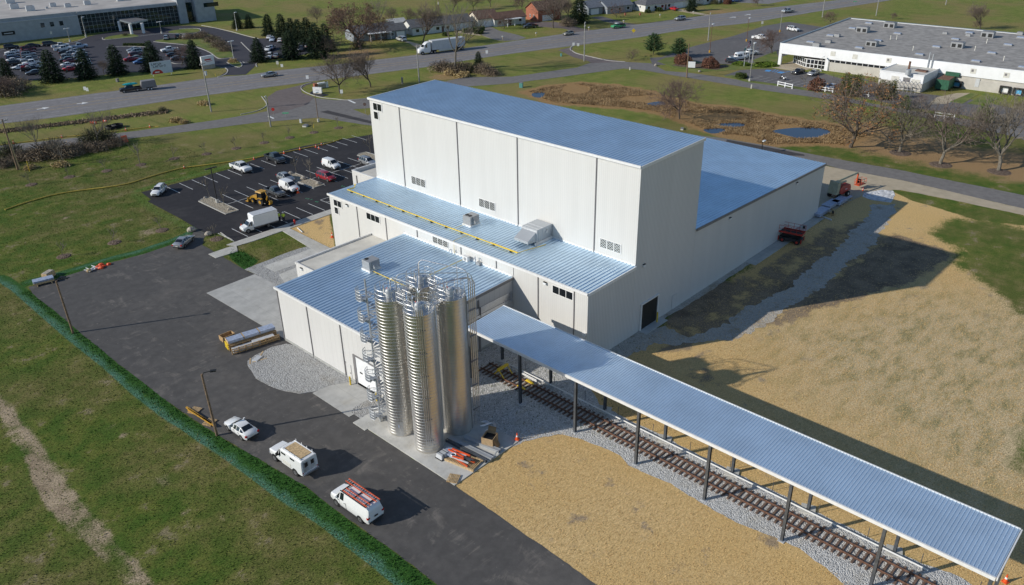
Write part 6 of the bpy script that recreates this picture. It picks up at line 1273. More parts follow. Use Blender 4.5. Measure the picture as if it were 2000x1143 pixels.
wpart('column', pbox(MB().use('bright_white'), A_, wu, wv, 0, .9, .05, .85, 0, 3.29)); wpart('column', pbox(MB().use('bright_white'), A_, wu, wv, 14.2, 15.19, .05, .6, 0, 3.29))
m = MB().use('glass'); pbox(m, A_, wu, wv, 8.4, 14.2, 1.0, 1.1, 0, 3.29); e1 = wpart('entrance_glazing', m); m = MB().use('bright_white')
for i in range(6): pbox(m, A_, wu, wv, 8.4+i*1.14, 8.55+i*1.14, .9, .99, 0, 2.5)
for z in (0, 1.1, 2.4): pbox(m, A_, wu, wv, 8.4, 14.2, .93, .985, z, z+.16)
wpart('mullion', m, e1)
cu = (wu*(-.8)+wv*.6).normalized(); cv = Vector((-cu.y, cu.x, 0)); c0 = A_+wu*8.4+wv*1.0
m = MB().use('glass'); pbox(m, c0, cu, cv, 0, 7, 0, .1, 0, 3.29); e2 = wpart('entrance_glazing', m); m = MB().use('bright_white')
for i in range(8): pbox(m, c0, cu, cv, i*1.0-.07, i*1.0+.07, .1, .2, 0, 2.6); pbox(m, c0, cu, cv, i*1.0-.07, i*1.0+.07, -.1, -.001, 0, 2.6)
for z in (0, 1.1, 2.4): pbox(m, c0, cu, cv, 0, 7, .101, .16, z, z+.16); pbox(m, c0, cu, cv, 0, 7, -.06, -.001, z, z+.16)
wpart('mullion', m, e2)
def wat(px, py): 
    r = ray(px, py); n_ = wv; t_ = (A_-Vector((0, 0, CH))).dot(n_)/r.dot(n_); p = Vector((0, 0, CH))+r*t_; return (p-A_).dot(wu), p.z
for px, py in ((1627, 105), (1670, 111), (1736, 118), (1901, 139), (1966, 147)):
    a, z = wat(px, py); f = wpart('vent_panel', pbox(MB().use('off_white'), A_, wu, wv, a-.7, a+.7, -.05, -.002, z-.65, z+.65)); 
    if px > 1700: wpart('louvre', pbox(MB().use('trim_grey'), A_, wu, wv, a-.45, a+.1, -.07, -.052, z-.2, z+.4), f)
for (x0, x1, y0, y1), mt, lb in (((1862, 1880, 157, 178), 'door_blue', 0), ((1955, 1975, 167, 188), 'white_door', 1), ((1981, 2001, 171, 192), 'door_blue', 2)):
    a0, z1_ = wat(x0, y0); a1, _ = wat(x1, y0); _, z0_ = wat(x0, y1); z0_ = max(.5, z0_)
    d = wpart('dock_door', pbox(MB().use(mt), A_, wu, wv, a0+.35, a1-.35, .08, .17, z0_, z1_-.3)); wpart('dock_seal', pbox(pbox(pbox(MB().use('black'), A_, wu, wv, a0-.1, a0+.33, -.5, .17, z0_-.2, z1_), A_, wu, wv, a1-.33, a1+.1, -.5, .17, z0_-.2, z1_), A_, wu, wv, a0+.33, a1-.33, -.5, .17, z1_-.29, z1_), d); wpart('bumper', pbox(MB().use('black'), A_, wu, wv, a0+.3, a1-.3, -.1, .17, z0_-.7, z0_-.25), d)
a0, z1_ = wat(1907, 168); wpart('door', pbox(MB().use('light_grey'), A_, wu, wv, a0-.5, a0+.5, .1, .17, .9, 3.0)); a0, z_ = wat(1823, 112); wpart('flue_pipe', MB().use('galvanised').cyl(tuple(A_+wu*a0+wv*(-.25)+Vector((0, 0, 3))), tuple(A_+wu*a0+wv*(-.25)+Vector((0, 0, 8))), .16, 10)); wpart('flue_pipe', MB().use('galvanised').cyl(tuple(A_+wu*(a0-.9)+wv*(-.25)+Vector((0, 0, 3))), tuple(A_+wu*(a0-.9)+wv*(-.25)+Vector((0, 0, 8.4))), .16, 10))
# works annex
an = thing('boiler_annex', 'flat-roofed white annex with rust-stained roof against the works wall', 'annex', tuple(flat(G(1797, 187)))); ha = 4.3
pts = [flat(G(1719, 138, ha)), flat(G(1805, 149, ha)), flat(G(1834, 135, ha)), flat(G(1751, 125, ha))]
pc = ccw(pts); MB().use('bright_white').prism([(p.x, p.y) for p in pc], 2.2, ha).build('upper_wall', an); c_ = sum(pc, Vector())/4
MB().use('block_wall').prism([tuple((c_+(p-c_)*.99)[:2]) for p in pc], 0, 2.199).build('lower_wall', an); MB().use('beige_roof').prism([tuple((c_+(p-c_)*.95)[:2]) for p in pc], ha+.003, ha+.04).build('roof', an); k = MB().use('white_paint'); curb(k, pc, .25, .2, True); o = k.build('parapet', None); o.parent = an; o.location = Vector((0, 0, ha))-Vector(an.location)
g = G(1773, 146, ha); MB().use('galvanised').cyl((g.x, g.y, ha), (g.x, g.y, ha+1.3), .7, 14).build('roof_drum', an); g = G(1775, 135, ha); MB().use('rail_rust').cyl((g.x, g.y, ha), (g.x, g.y, ha+2.0), .3, 12).build('chimney', an); g = G(1800, 140, ha); MB().use('shingle_brown').obox((g.x, g.y, ha), 2.8, 1.6, .4, 1.5).build('roof_box', an)
pf = pc; 
d1 = (flat(G(1805, 149, ha))-flat(G(1719, 138, ha))).normalized(); dn = Vector((d1.y, -d1.x, 0)); dn = dn if dn.dot(Vector((-1, -1, 0))) > 0 else -dn
for a0, a1, z0_, z1_, mt in ((3.2, 5.2, 2.3, 3.4, 'off_white'), (6.2, 8.0, 2.3, 3.4, 'trim_grey'), (8.3, 10.5, 2.3, 3.2, 'off_white')): pbox(MB().use(mt), pts[0], d1, dn, a0, a1, .003, .05, z0_, z1_).build('vent_panel', an)
# rooftop things on the works
for i, (px, py, s_, lb) in enumerate(((1595, 90, 2.0, 'squat grey vent unit near the left roof edge, beside a skylight'), (1618, 83, 1.6, 'small pale box vent second from the left edge'), (1635, 71, 1.6, 'dark box vent behind the small pale one'), (1685, 62, 3.4, 'big beige-grey box unit on the middle of the roof'), (1738, 53, 3.4, 'dark louvred unit toward the back roof edge'), (1703, 89, 3.0, 'large grey unit close to the front roof edge'), (1870, 92, 3.2, 'twin-grille unit in the middle of the right half'), (1929, 72, 3.4, 'wide louvred unit toward the right back edge'), (1846, 66, 1.3, 'small round vent near the back edge'), (1891, 70, 1.3, 'small round vent beside a skylight near the back'), (1992, 67, 1.6, 'vent at the back edge on the far right'))):
    g = G(px, py, zr); m = MB().use('unit_grey').obox((g.x, g.y, zr-.1), s_, s_*.8, s_*.48, math.atan2(wu.y, wu.x)); ca_ = math.atan2(wu.y, wu.x)
    m.use('black')
    if s_ > 2:
        for q_ in (-.25, .25): pp = Vector((g.x, g.y, 0))+wu*(q_*s_)-wv*(s_*.405); m.obox((pp.x, pp.y, zr+.1), s_*.32, .05, s_*.3, ca_)
    m.use('trim_grey').obox((g.x, g.y, zr-.1+s_*.48), s_*.8, s_*.55, .1, ca_); tag(m.build('roof_unit'), lb+' on the white works', 'roof unit', 'units on the works roof')
LB = ['at the far left front', 'left of the dark box vent', 'near the back left corner', 'behind the big beige unit', 'in the middle, left of the two pipes', 'front of the middle, below the large grey unit', 'right of the large grey unit', 'nearest the annex', 'above the annex, toward the middle', 'left of the twin-grille unit', 'above the twin-grille unit', 'near the back, right of middle', 'right of the twin-grille unit', 'front right, above the vent panels', 'middle right', 'far right, toward the back', 'at the far right front edge']
for lb, (px, py) in zip(LB, ((1583, 83), (1622, 70), (1665, 56), (1697, 46), (1753, 66), (1678, 94), (1715, 80), (1796, 107), (1829, 92), (1866, 77), (1893, 65), (1894, 64), (1937, 104), (1906, 120), (1969, 88), (1994, 74), (1998, 132))):
    g = G(px, py, zr); ca_ = math.atan2(wu.y, wu.x); t = thing('skylight', 'low grey skylight '+lb+' of the works roof', 'skylight', (g.x, g.y, zr-.11), ca_, 'skylights on the works roof'); MB().use('unit_grey').box(-1.1, 1.1, -.75, .75, 0, .3).build('curb', t, False); MB().use('blue_film').box(-1.0, 1.0, -.65, .65, .303, .42).build('dome', t, False)
for px, py, lb in ((1739, 77, 'left pipe of the pair'), (1751, 77, 'right pipe of the pair'), (1783, 98, 'stub pipe above the annex'), (1904, 98, 'stub pipe right of the twin-grille unit'), (1927, 84, 'stub pipe near the wide louvred unit'), (1960, 118, 'stub pipe toward the front right')):
    g = G(px, py, zr); tag(MB().use('off_white').cyl((g.x, g.y, zr-.15), (g.x, g.y, zr+1.0), .12, 8).sphere((g.x, g.y, zr+1.0), .2, .2, .15, 8, 5).build('vent_pipe'), 'white '+lb+' on the works roof', 'vent pipe', 'pipes on the works roof')
# compactor and dock gear
g = G(1846, 172); t = thing('compactor', 'green waste compactor with rusty top beside the blue dock door', 'compactor', (g.x, g.y, 0), math.atan2(wu.y, wu.x)); MB().use('dark_green').box(-1.6, 1.6, -4, 3, .4, 2.9).build('container', t, False); MB().use('rail_rust').box(-1.5, 1.5, -3.9, 2.9, 2.903, 3.0).build('lid', t, False); MB().use('dark_green').box(-1.0, 2.4, 1.2, 4.2, 3.01, 4.0).build('chute', t, False); MB().use('black').box(-1.2, 1.2, -3.8, 2.8, .05, .39).build('skid', t, False)
g = G(1768, 178); t = thing('pipe_cage', 'wire cage of stacked steel racks beside the annex', 'cage', (g.x, g.y, 0), math.atan2(wu.y, wu.x)); m = MB().use('unit_grey')
for i in range(7): m.tube([(-3+i, -2, 0), (-3+i, -2, 2.4), (-3+i, 2, 2.9), (-3+i, 2, 0)], .07, 5)
for y, z in ((-2, .9), (-2, 1.8), (-2, 2.4), (2, 1.4), (2, 2.9)): m.tube([(-3, y, z), (3, y, z)], .06, 5)
m.build('frame', t, False); m = MB().use('dark_plastic')
rr = random.Random(2)
for i in range(14): x = rr.uniform(-2.8, 2); m.obox((x+.5, rr.uniform(-1.5, 1.5), rr.uniform(.1, 1.8)), rr.uniform(1, 2.4), .14, .14, rr.uniform(-.4, .4))
m.build('stacked_bars', t, False)
for px0, px1, lb in (((1519, 168), (1547, 174), 'white two-rail fence left of the red-brown shrub'), ((1596, 178), (1626, 182), 'white two-rail fence in front of the pale blue sedan'), ((1668, 185), (1696, 190), 'white two-rail fence between the two conifer clumps'), ((1825, 229), (1862, 234), 'white two-rail fence behind the bare lawn trees')):
    a, b = flat(G(*px0)), flat(G(*px1)); d = b-a; t = thing('rail_fence', lb, 'fence', tuple(a), math.atan2(d.y, d.x), 'white fence sections along the works drive'); L = d.length
    for x in (0, L/2, L): MB().use('white_paint').box(x-.12, x+.12, -.1, .1, 0, 1.35).build('post', t, False)
    for z in (.5, 1.1): MB().use('white_paint').box(0, L, -.17, -.103, z, z+.18).build('rail', t, False)
# ------------------------------------------------------------------ houses
def house(px, L, D, wall, roof, label, H=2.7, rise=2.0, hip=False, garage=None, gable_win=True, chim=False, turn=0, name='house', porch=False):
    g = G(*px); t = thing(name, label, 'house' if name == 'house' else 'shed', (g.x, g.y, 0), HW+turn); P = lambda n, m, par=None: m.build(n, par or t, False)
    P('wall', MB().use(wall).box(0, L, 0, D, 0, H))
    r = MB().use(roof); ov = .45
    if hip: r.add([(-ov, -ov, H), (L+ov, -ov, H), (L+ov, D+ov, H), (-ov, D+ov, H), (D/2, D/2, H+rise), (L-D/2, D/2, H+rise)], [(0, 1, 5, 4), (1, 2, 5), (2, 3, 4, 5), (3, 0, 4), (3, 2, 1, 0)])
    else:
        r.add([(-ov, -ov, H-.1), (L+ov, -ov, H-.1), (L+ov, D/2, H+rise), (-ov, D/2, H+rise), (L+ov, D+ov, H-.1), (-ov, D+ov, H-.1), (-ov, -ov, H+.08), (L+ov, -ov, H+.08), (L+ov, D/2, H+rise+.18), (-ov, D/2, H+rise+.18), (L+ov, D+ov, H+.08), (-ov, D+ov, H+.08)], [(6, 7, 8, 9), (9, 8, 10, 11), (3, 2, 1, 0), (5, 4, 2, 3), (0, 1, 7, 6), (4, 5, 11, 10), (0, 6, 9, 3), (3, 9, 11, 5), (1, 2, 8, 7), (2, 4, 10, 8)])
    rf = P('roof', r)
    if not hip: P('gable', MB().use(wall).add([(0, 0, H), (0, D, H), (0, D/2, H+rise-.02), (L, 0, H), (L, D, H), (L, D/2, H+rise-.02)], [(0, 2, 1), (3, 4, 5)]))
    if chim: P('chimney', MB().use('brick').box(L*.62, L*.62+.8, D*.5, D*.5+.7, H+rise-.6, H+rise+.9), rf)
    nwin = max(1, int(L/3.6)); 
    for i in range(nwin):
        x = L*(i+.5)/nwin
        if garage and garage[0] < x+1 and x-1 < garage[1]: continue
        w_ = P('window', MB().use('white_paint').box(x-.75, x+.75, -.05, -.002, .95, 2.2)); P('pane', MB().use('glass').box(x-.65, x+.65, -.06, -.052, 1.05, 2.1), w_)
    if L > 5: P('door', MB().use('shingle_brown' if wall != 'brick' else 'white_paint').box(L*.5-.45, L*.5+.45, -.04, -.002, .1, 2.15))
    if garage: P('garage_door', MB().use('white_door').box(garage[0], garage[1], -.05, -.002, .05, 2.3))
    if gable_win:
        for y in ((D*.35, D*.65) if D > 6 else (D*.5,)): w_ = P('window', MB().use('white_paint').box(-.05, -.002, y-.4, y+.4, 1.2, 2.3)); P('pane', MB().use('glass').box(-.06, -.052, y-.3, y+.3, 1.3, 2.2), w_)
    if porch: P('porch_roof', MB().use('white_paint').box(L*.3, L*.8, -2.6, -.002, 2.5, 2.65)); [P('porch_post', MB().use('white_paint').box(x-.1, x+.1, -2.5, -2.3, 0, 2.49)) for x in (L*.32, L*.55, L*.78)]
    return t
house((692, 83), 17, 8.5, 'siding_grey', 'shingle_grey', 'grey house with porch half hidden behind the big red-brown tree', rise=2.2, porch=True); house((757, 77), 7.5, 6.5, 'siding_grey', 'shingle_grey', 'small grey garage house beside the white minivan', garage=(3.6, 6.8), rise=1.9)
house((765, 61), 6.2, 5.5, 'teal', 'flat_roof', 'teal shed with white door and pale metal roof', H=2.6, rise=1.3, garage=(3.2, 5.4), name='shed', gable_win=False)
house((806, 70), 25, 9, 'siding_white', 'shingle_grey', 'long white house with dark roof behind the semi truck', rise=2.2, garage=(18, 23)); house((934, 55), 9, 8, 'siding_cream', 'shingle_brown', 'cream garage house with brown roof', H=3.2, rise=2.4, garage=(2.5, 7.5), gable_win=True); house((966, 53), 14, 7, 'siding_white', 'shingle_brown', 'white house with porch adjoining the cream garage', rise=1.9, porch=True, gable_win=False)
house((990, 50), 8, 7.5, 'siding_white', 'shingle_grey', 'white garage building left of the brick house', rise=1.8, garage=(1.5, 7)); house((1051, 43), 10.5, 9, 'brick', 'shingle_brown', 'red brick house with two round-topped gable windows', H=4.2, rise=2.8, garage=(2, 7), chim=True)
house((1150, 30), 15, 9, 'siding_grey', 'shingle_blue', 'blue-grey ranch house behind the spreading pruned tree', rise=2.3, garage=(1, 5)); house((1186, 28), 13, 8, 'siding_grey', 'shingle_blue', 'right wing of the blue-grey ranch with a chimney', rise=2.1, chim=True); house((1260, 24), 22, 9.5, 'siding_white', 'shingle_grey', 'white ranch house with hipped grey roof', hip=True, rise=2.2, garage=(15.5, 20.5)); house((1337, 14), 7, 8, 'siding_cream', 'shingle_grey', 'cream house end behind the dark evergreen', H=3, rise=2.2); house((1375, 9), 20, 9, 'siding_white', 'shingle_grey', 'white porch house at the top edge', rise=2, porch=True)
# ------------------------------------------------------------------ trees and shrubs
def bare_tree(seed, H, lev=6, spread=1.0, trunk=.22, r0=None, up=.06, leaves=0, kids=(5, 3, 3, 3, 3, 3), lean=0):
    rn = random.Random(seed); T = MB(); K = MB(); LF = []; r0 = r0 or H*.021
    def branch(p, d, L, r, l):
        n = 3 if l < 3 else 2; pts = [p]; dd = d
        for i in range(n):
            dd = (dd+Vector((rn.gauss(0, .13), rn.gauss(0, .13), rn.gauss(0, .08)+up))).normalized(); pts.append(pts[-1]+dd*(L/n))
        (T if l < 2 else K).tube(pts, r, 7 if l == 0 else (5 if l < 3 else 3), l == 0, r*(.62 if l else .78))
        if l >= lev:
            if leaves and rn.random() < leaves: LF.append((pts[-1], rn.random()))
            return
        k = kids[min(l, len(kids)-1)]+(rn.random() < .35)
        a0 = rn.uniform(0, 2*PI)
        for i in range(k):
            t = 1.0 if l == 0 else rn.uniform(.42, 1.0) if i else 1.0
            s = t*n; j = min(int(s), n-1); b = pts[j]+(pts[j+1]-pts[j])*(s-j)
            ang = R(rn.uniform(24, 58) if l else rn.uniform(22, 60))*spread; ax = a0+2*PI*i/k+rn.uniform(-.5, .5)
            if l and i == 0: ang *= .4
            u = dd.cross(Vector((0, 0, 1)) if abs(dd.z) < .95 else Vector((1, 0, 0))).normalized(); w_ = dd.cross(u)
            nd_ = (dd*math.cos(ang)+(u*math.cos(ax)+w_*math.sin(ax))*math.sin(ang)).normalized()
            branch(b, nd_, L*rn.uniform(.6, .82) if l else H*rn.uniform(.26, .36), max(.021, r*rn.uniform(.5, .68)), l+1)
    T_ = H*trunk; branch(Vector((0, 0, -.1)), Vector((lean, 0, 1)).normalized(), T_, r0, 0)
    zmax = max(v[2] for v in K.v); s = H/zmax
    for b in (T, K): b.v = [(x*s, y*s, z*s) for x, y, z in b.v]
    LF = [(p*s, q) for p, q in LF]
    return T, K, LF
def leafquads(mb, pts, size, rn):
    for p in pts:
        a, b = rn.uniform(0, 2*PI), rn.uniform(-.9, .9); u = Vector((math.cos(a), math.sin(a), b)).normalized(); w_ = u.cross(Vector((rn.gauss(0, 1), rn.gauss(0, 1), rn.gauss(0, 1)))).normalized(); s = size*rn.uniform(.6, 1.3)
        p = Vector(p); mb.poly([tuple(p-u*s-w_*s*.5), tuple(p+u*s*.2-w_*s*.6), tuple(p+u*s), tuple(p+w_*s*.6)])
TREES = {}
def tree_kind(key, name, T, tm, K, km, LF=None, lm=None, ls=.2):
    root = bpy.data.objects.new(name, None); C.objects.link(root); T.mats = [tm]; K.mats = [km]
    T.mi = [0]*len(T.f); K.mi = [0]*len(K.f); T.build('trunk', root, False, 50)
    if LF:
        rn = random.Random(9); K.use(lm); leafquads(K, [p+Vector((rn.gauss(0, .15), rn.gauss(0, .15), rn.gauss(0, .1))) for p, _ in LF for _ in range(3)], ls, rn)
    K.build('crown', root, False); TREES[key] = [root, False]; return root
tree_kind('bare1', 'bare_tree', *(lambda q: (q[0], 'bark', q[1], 'twig'))(bare_tree(1, 10, spread=1.05)))
tree_kind('bare2', 'bare_tree', *(lambda q: (q[0], 'bark', q[1], 'twig'))(bare_tree(12, 10, spread=.85, up=.09)))
tree_kind('bare3', 'bare_tree', *(lambda q: (q[0], 'bark', q[1], 'purple_twig'))(bare_tree(23, 10, spread=1.15, up=.03)))
tree_kind('lawn1', 'bare_tree', *(lambda q: (q[0], 'pale_bark', q[1], 'grey_twig'))(bare_tree(31, 11, spread=.85, r0=.3, up=.07, kids=(5, 3, 3, 3, 2, 3))))
tree_kind('lawn2', 'bare_tree', *(lambda q: (q[0], 'pale_bark', q[1], 'twig'))(bare_tree(48, 11, spread=.9, r0=.3, up=.06, kids=(5, 3, 3, 3, 2, 3))))
q = bare_tree(5, 12, spread=1.1, r0=.34, up=.05, leaves=.22); tree_kind('oak', 'oak_tree', q[0], 'bark', q[1], 'twig', q[2], 'oak_leaf', .17)
q = bare_tree(6, 12, spread=1.1, r0=.35, up=.05, leaves=.6); tree_kind('rust', 'maple_tree', q[0], 'bark', q[1], 'purple_twig', q[2], 'rust_leaf', .16)
q = bare_tree(77, 12, lev=5, spread=.8, r0=.2, up=.12, trunk=.3, kids=(4, 3, 3, 3, 2)); tree_kind('thin', 'bare_tree', q[0], 'pale_bark', q[1], 'grey_twig')
q = bare_tree(88, 5, lev=4, spread=1.2, r0=.1, trunk=.15, kids=(6, 4, 3, 2)); tree_kind('small', 'small_tree', q[0], 'bark', q[1], 'purple_twig')
q = bare_tree(99, 3, lev=3, spread=.7, r0=.05, trunk=.4, kids=(4, 3, 2)); tree_kind('sapling', 'sapling', q[0], 'pale_bark', q[1], 'grey_twig')
def conifer(seed, H, Rr, mat, droop=.25, dens=1.0, power=.85, base=.04, size=.42, ragged=.2):
    rn = random.Random(seed); T = MB().use('bark').tube([(0, 0, 0), (0, 0, H*.95)], H*.018, 6, True, .03); K = MB().use(mat); n = int(H*2.6*dens)
    for i in range(n):
        f = i/n; z = H*(base+(1-base)*f); rad = Rr*(1-f)**power*rn.uniform(1-ragged, 1.08)+.12; k = max(4, int(7+rad*2.6)); a0 = rn.uniform(0, 6)
        for j in range(k):
            a = a0+2*PI*j/k+rn.uniform(-.2, .2); rr_ = rad*rn.uniform(.62, 1.12); d = Vector((math.cos(a), math.sin(a), 0)); m_ = max(2, int(rr_/size*1.5))
            for q in range(m_):
                t = (q+.7)/m_; t = .25+.75*t; c = d*(rr_*t)+Vector((rn.gauss(0, .09), rn.gauss(0, .09), z-droop*rr_*t*t+rn.gauss(0, .1)+(.25*rr_*t if droop < 0 else 0)))
                s = size*rn.uniform(.65, 1.25)*(1.15-.35*t); w_ = Vector((-d.y, d.x, rn.uniform(-.5, .5))).normalized(); fw = (d+Vector((rn.gauss(0, .3), rn.gauss(0, .3), rn.uniform(-.45, .3)))).normalized()
                K.poly([tuple(c-fw*s*.6), tuple(c+w_*s*.45), tuple(c+fw*s*.95), tuple(c-w_*s*.45)])
                if rn.random() < .6: w2 = Vector((rn.gauss(0, .4), rn.gauss(0, .4), 1)).normalized(); K.poly([tuple(c-fw*s*.5), tuple(c+w2*s*.35), tuple(c+fw*s*.8), tuple(c-w2*s*.3)])
    return T, K
def con_kind(key, name, *a, **k):
    T, K = conifer(*a, **k); root = bpy.data.objects.new(name, None); C.objects.link(root); T.build('trunk', root, False); K.build('crown', root, False); TREES[key] = [root, False]
con_kind('spruce1', 'spruce_tree', 1, 10, 4.9, 'spruce', power=.55, size=.5); con_kind('spruce2', 'spruce_tree', 2, 10, 4.5, 'spruce', ragged=.3, power=.55, size=.5); con_kind('spruce3', 'spruce_tree', 3, 10, 4.1, 'spruce', power=.5, size=.5)
con_kind('pine', 'pine_tree', 4, 8, 5.6, 'pine', droop=-.1, dens=.85, power=.6, base=.16, size=.5, ragged=.42); con_kind('arbor', 'arborvitae', 5, 6, 1.9, 'arbor', droop=-.3, dens=1.3, power=.5, base=.02, size=.32); con_kind('bright', 'arborvitae', 6, 6, 2.6, 'bright_arbor', droop=-.25, dens=1.2, power=.5, base=.06, size=.36)
def blob(seed, rx, ry, rz, mat, n=1500, size=.16, twigs=True, hollow=.55, tw=9):
    rn = random.Random(seed); K = MB().use(mat); pts = []
    for i in range(n):
        d = Vector((rn.gauss(0, 1), rn.gauss(0, 1), abs(rn.gauss(0, 1)))).normalized(); r = rn.uniform(hollow, 1.0)*(1+.16*math.sin(d.x*5+seed)*math.cos(d.y*6)); pts.append((d.x*rx*r, d.y*ry*r, d.z*rz*r+.05))
    leafquads(K, pts, size, rn); T = MB().use('bark')
    for i in range(tw):
        a = rn.uniform(0, 6.28); q = rn.uniform(.1, 1) if tw > 9 else .6; h = rn.uniform(.6, 1.25) if tw > 9 else .75; T.tube([(rx*.3*q*math.cos(a), ry*.3*q*math.sin(a), 0), (rx*.6*q*math.cos(a), ry*.6*q*math.sin(a), rz*.5*h), (rx*q*math.cos(a), ry*q*math.sin(a), rz*h*(1.1-.4*q))], .04, 3, False, .018)
    return T, K
def shrub_kind(key, name, *a, **k):
    T, K = blob(*a, **k); root = bpy.data.objects.new(name, None); C.objects.link(root); T.build('stem', root, False); K.build('foliage', root, False); TREES[key] = [root, False]
shrub_kind('dome', 'shrub', 1, 3.0, 2.6, 2.9, 'red_brown', 6000, .13, hollow=.75); shrub_kind('red', 'shrub', 2, 2.2, 2.2, 3.2, 'red_brown', 2600, .2, hollow=.45); shrub_kind('brush', 'brush', 3, 3.2, 2.6, 2.0, 'brush', 3600, .1, hollow=.1, tw=130); shrub_kind('gbrush', 'brush', 4, 3.0, 2.6, 2.3, 'green_brush', 3600, .1, hollow=.1, tw=110); shrub_kind('box', 'shrub', 5, 1.0, 1.0, .9, 'boxwood', 500, .13, hollow=.7); shrub_kind('tuft', 'grass_tuft', 6, 1.3, 1.0, .8, 'gold_grass', 1100, .11, hollow=.1); shrub_kind('yew', 'shrub', 7, 2.6, 1.6, .9, 'bright_arbor', 1200, .16, hollow=.7)
def plant_at(key, px, h=None, label='', cat='tree', group=None, rz=None, h0=None, top=None, wide=1.0):
    root, used = TREES[key]; H0 = {'bare1': 10, 'bare2': 10, 'bare3': 10, 'lawn1': 11, 'lawn2': 11, 'oak': 12, 'rust': 12, 'thin': 12, 'small': 5, 'sapling': 3, 'spruce1': 10, 'spruce2': 10, 'spruce3': 10, 'pine': 8, 'arbor': 6, 'bright': 6, 'dome': 2.9, 'red': 3.2, 'brush': 2, 'gbrush': 2.3, 'box': .9, 'tuft': .8, 'yew': .9}[key]
    if top is not None: h = hgt(px[0], px[1], top)
    g = G(*px); s = (h or H0)/H0; rz = rnd.uniform(0, 6.28) if rz is None else rz
    if not used: o = root; o.location = (g.x, g.y, 0); o.rotation_euler = (0, 0, rz); TREES[key][1] = True
    else: o = dup(root, (g.x, g.y, 0), rz)
    o.scale = (s*wide, s*wide, s); tag(o, label, cat, group); o['category'] = cat; return o
BG = 'bare autumn trees'
for key, px, top, lb, *w_ in (('bare1', (665, 183), 98, 'bare spreading tree on the junction lawn behind the white signs'), ('bare2', (724, 170), 86, 'bare spreading tree on the junction lawn, right one of the pair'), ('bare3', (1327, 232), 145, 'bare round-crowned tree standing alone by the brown marsh'), ('oak', (1661, 288), 138, 'oak with scattered orange-brown leaves behind the side wing'), ('lawn1', (1757, 298), 172, 'bare grey-trunked tree in a mulch ring, next right of the oak'), ('lawn2', (1836, 321), 182, 'bare spreading tree in a ring, second right of the oak'), ('lawn1', (1950, 334), 172, 'bare thick-trunked tree at the right edge of the lawn'), ('rust', (703, 96), 4, 'big round tree with red-brown leaves by the grey house'), ('thin', (888, 142), -10, 'tall bare tree rising from the brush clump behind the tall block'), ('bare2', (826, 86), -3, 'bare tree before the long white house'), ('bare1', (768, 45), 12, 'bare tree behind the teal shed', ), ('bare3', (795, 46), 14, 'bare tree right of the teal shed'), ('thin', (745, 52), -8, 'thin bare tree behind the red-brown tree'), ('bare3', (985, 56), 24, 'bare tree in front of the white porch house'), ('bare1', (1081, 55), -22, 'large bare tree on the drive of the brick house'), ('bare2', (958, 14), -25, 'bare tree behind the cream garage house'), ('small', (1204, 35), 2, 'pruned tree with spreading pale limbs before the blue ranch'), ('small', (1234, 118), 92, 'small bare tree on the grass strip by the two pines'), ('bare3', (1508, 105), 52, 'reddish bare tree at the corner of the white works'), ('bare3', (1623, 48), 20, 'low reddish tree behind the left roof edge of the works'), ('bare3', (1742, 38), 24, 'low reddish tree behind the back roof edge of the works'), ('bare2', (1914, 58), 0, 'bare tree in the field at the upper right'), ('bare3', (1905, 56), 38, 'bushy thicket at the foot of the upper right field tree'), ('bare1', (640, 112), 65, 'bare grey tree at the right end of the spruce clump'), ('bare1', (620, 45), 10, 'bare tree in the field behind the spruces'), ('bare2', (1720, 208), 150, 'thin leafing tree between the conifer clumps'), ('bare1', (1990, 240), 195, 'bare tree at the right edge by the dock drive'), ('small', (1795, 205), 180, 'leafless tree beside the bright green conifer'), ('thin', (193, 285), 208, 'thin pale bare tree in the roadside brush'), ('thin', (78, 295), 222, 'thin grey bare tree at the left roadside'), ('thin', (125, 318), 262, 'spindly bare tree at the near end of the brush'), ('bare3', (12, 192), 146, 'greyish bushy tree at the left edge by the highway'), ('bare1', (203, 144), 116, 'small bare tree between the second and third spruces'), ('bare3', (355, 128), 84, 'bare tree between the fourth and fifth spruces'), ('bare1', (1095, 36), -18, 'bare tree right behind the brick house'), ('bare2', (1110, 38), -8, 'bare tree crown right of the brick house roof'), ('bare3', (1020, 20), -15, 'bare tree behind the brick house, left'), ('bare2', (885, 22), -20, 'bare tree on the field edge above the semi truck'), ('bare1', (925, 20), -18, 'bare tree at the field edge left of the cream house'), ('bare3', (1480, 12), -12, 'leafless tree beside the far side road')):
    plant_at(key, px, None, lb, 'tree', BG if 'bare' in lb and 'small' not in lb else None, top=top)
SP = 'dark spruces by the office'
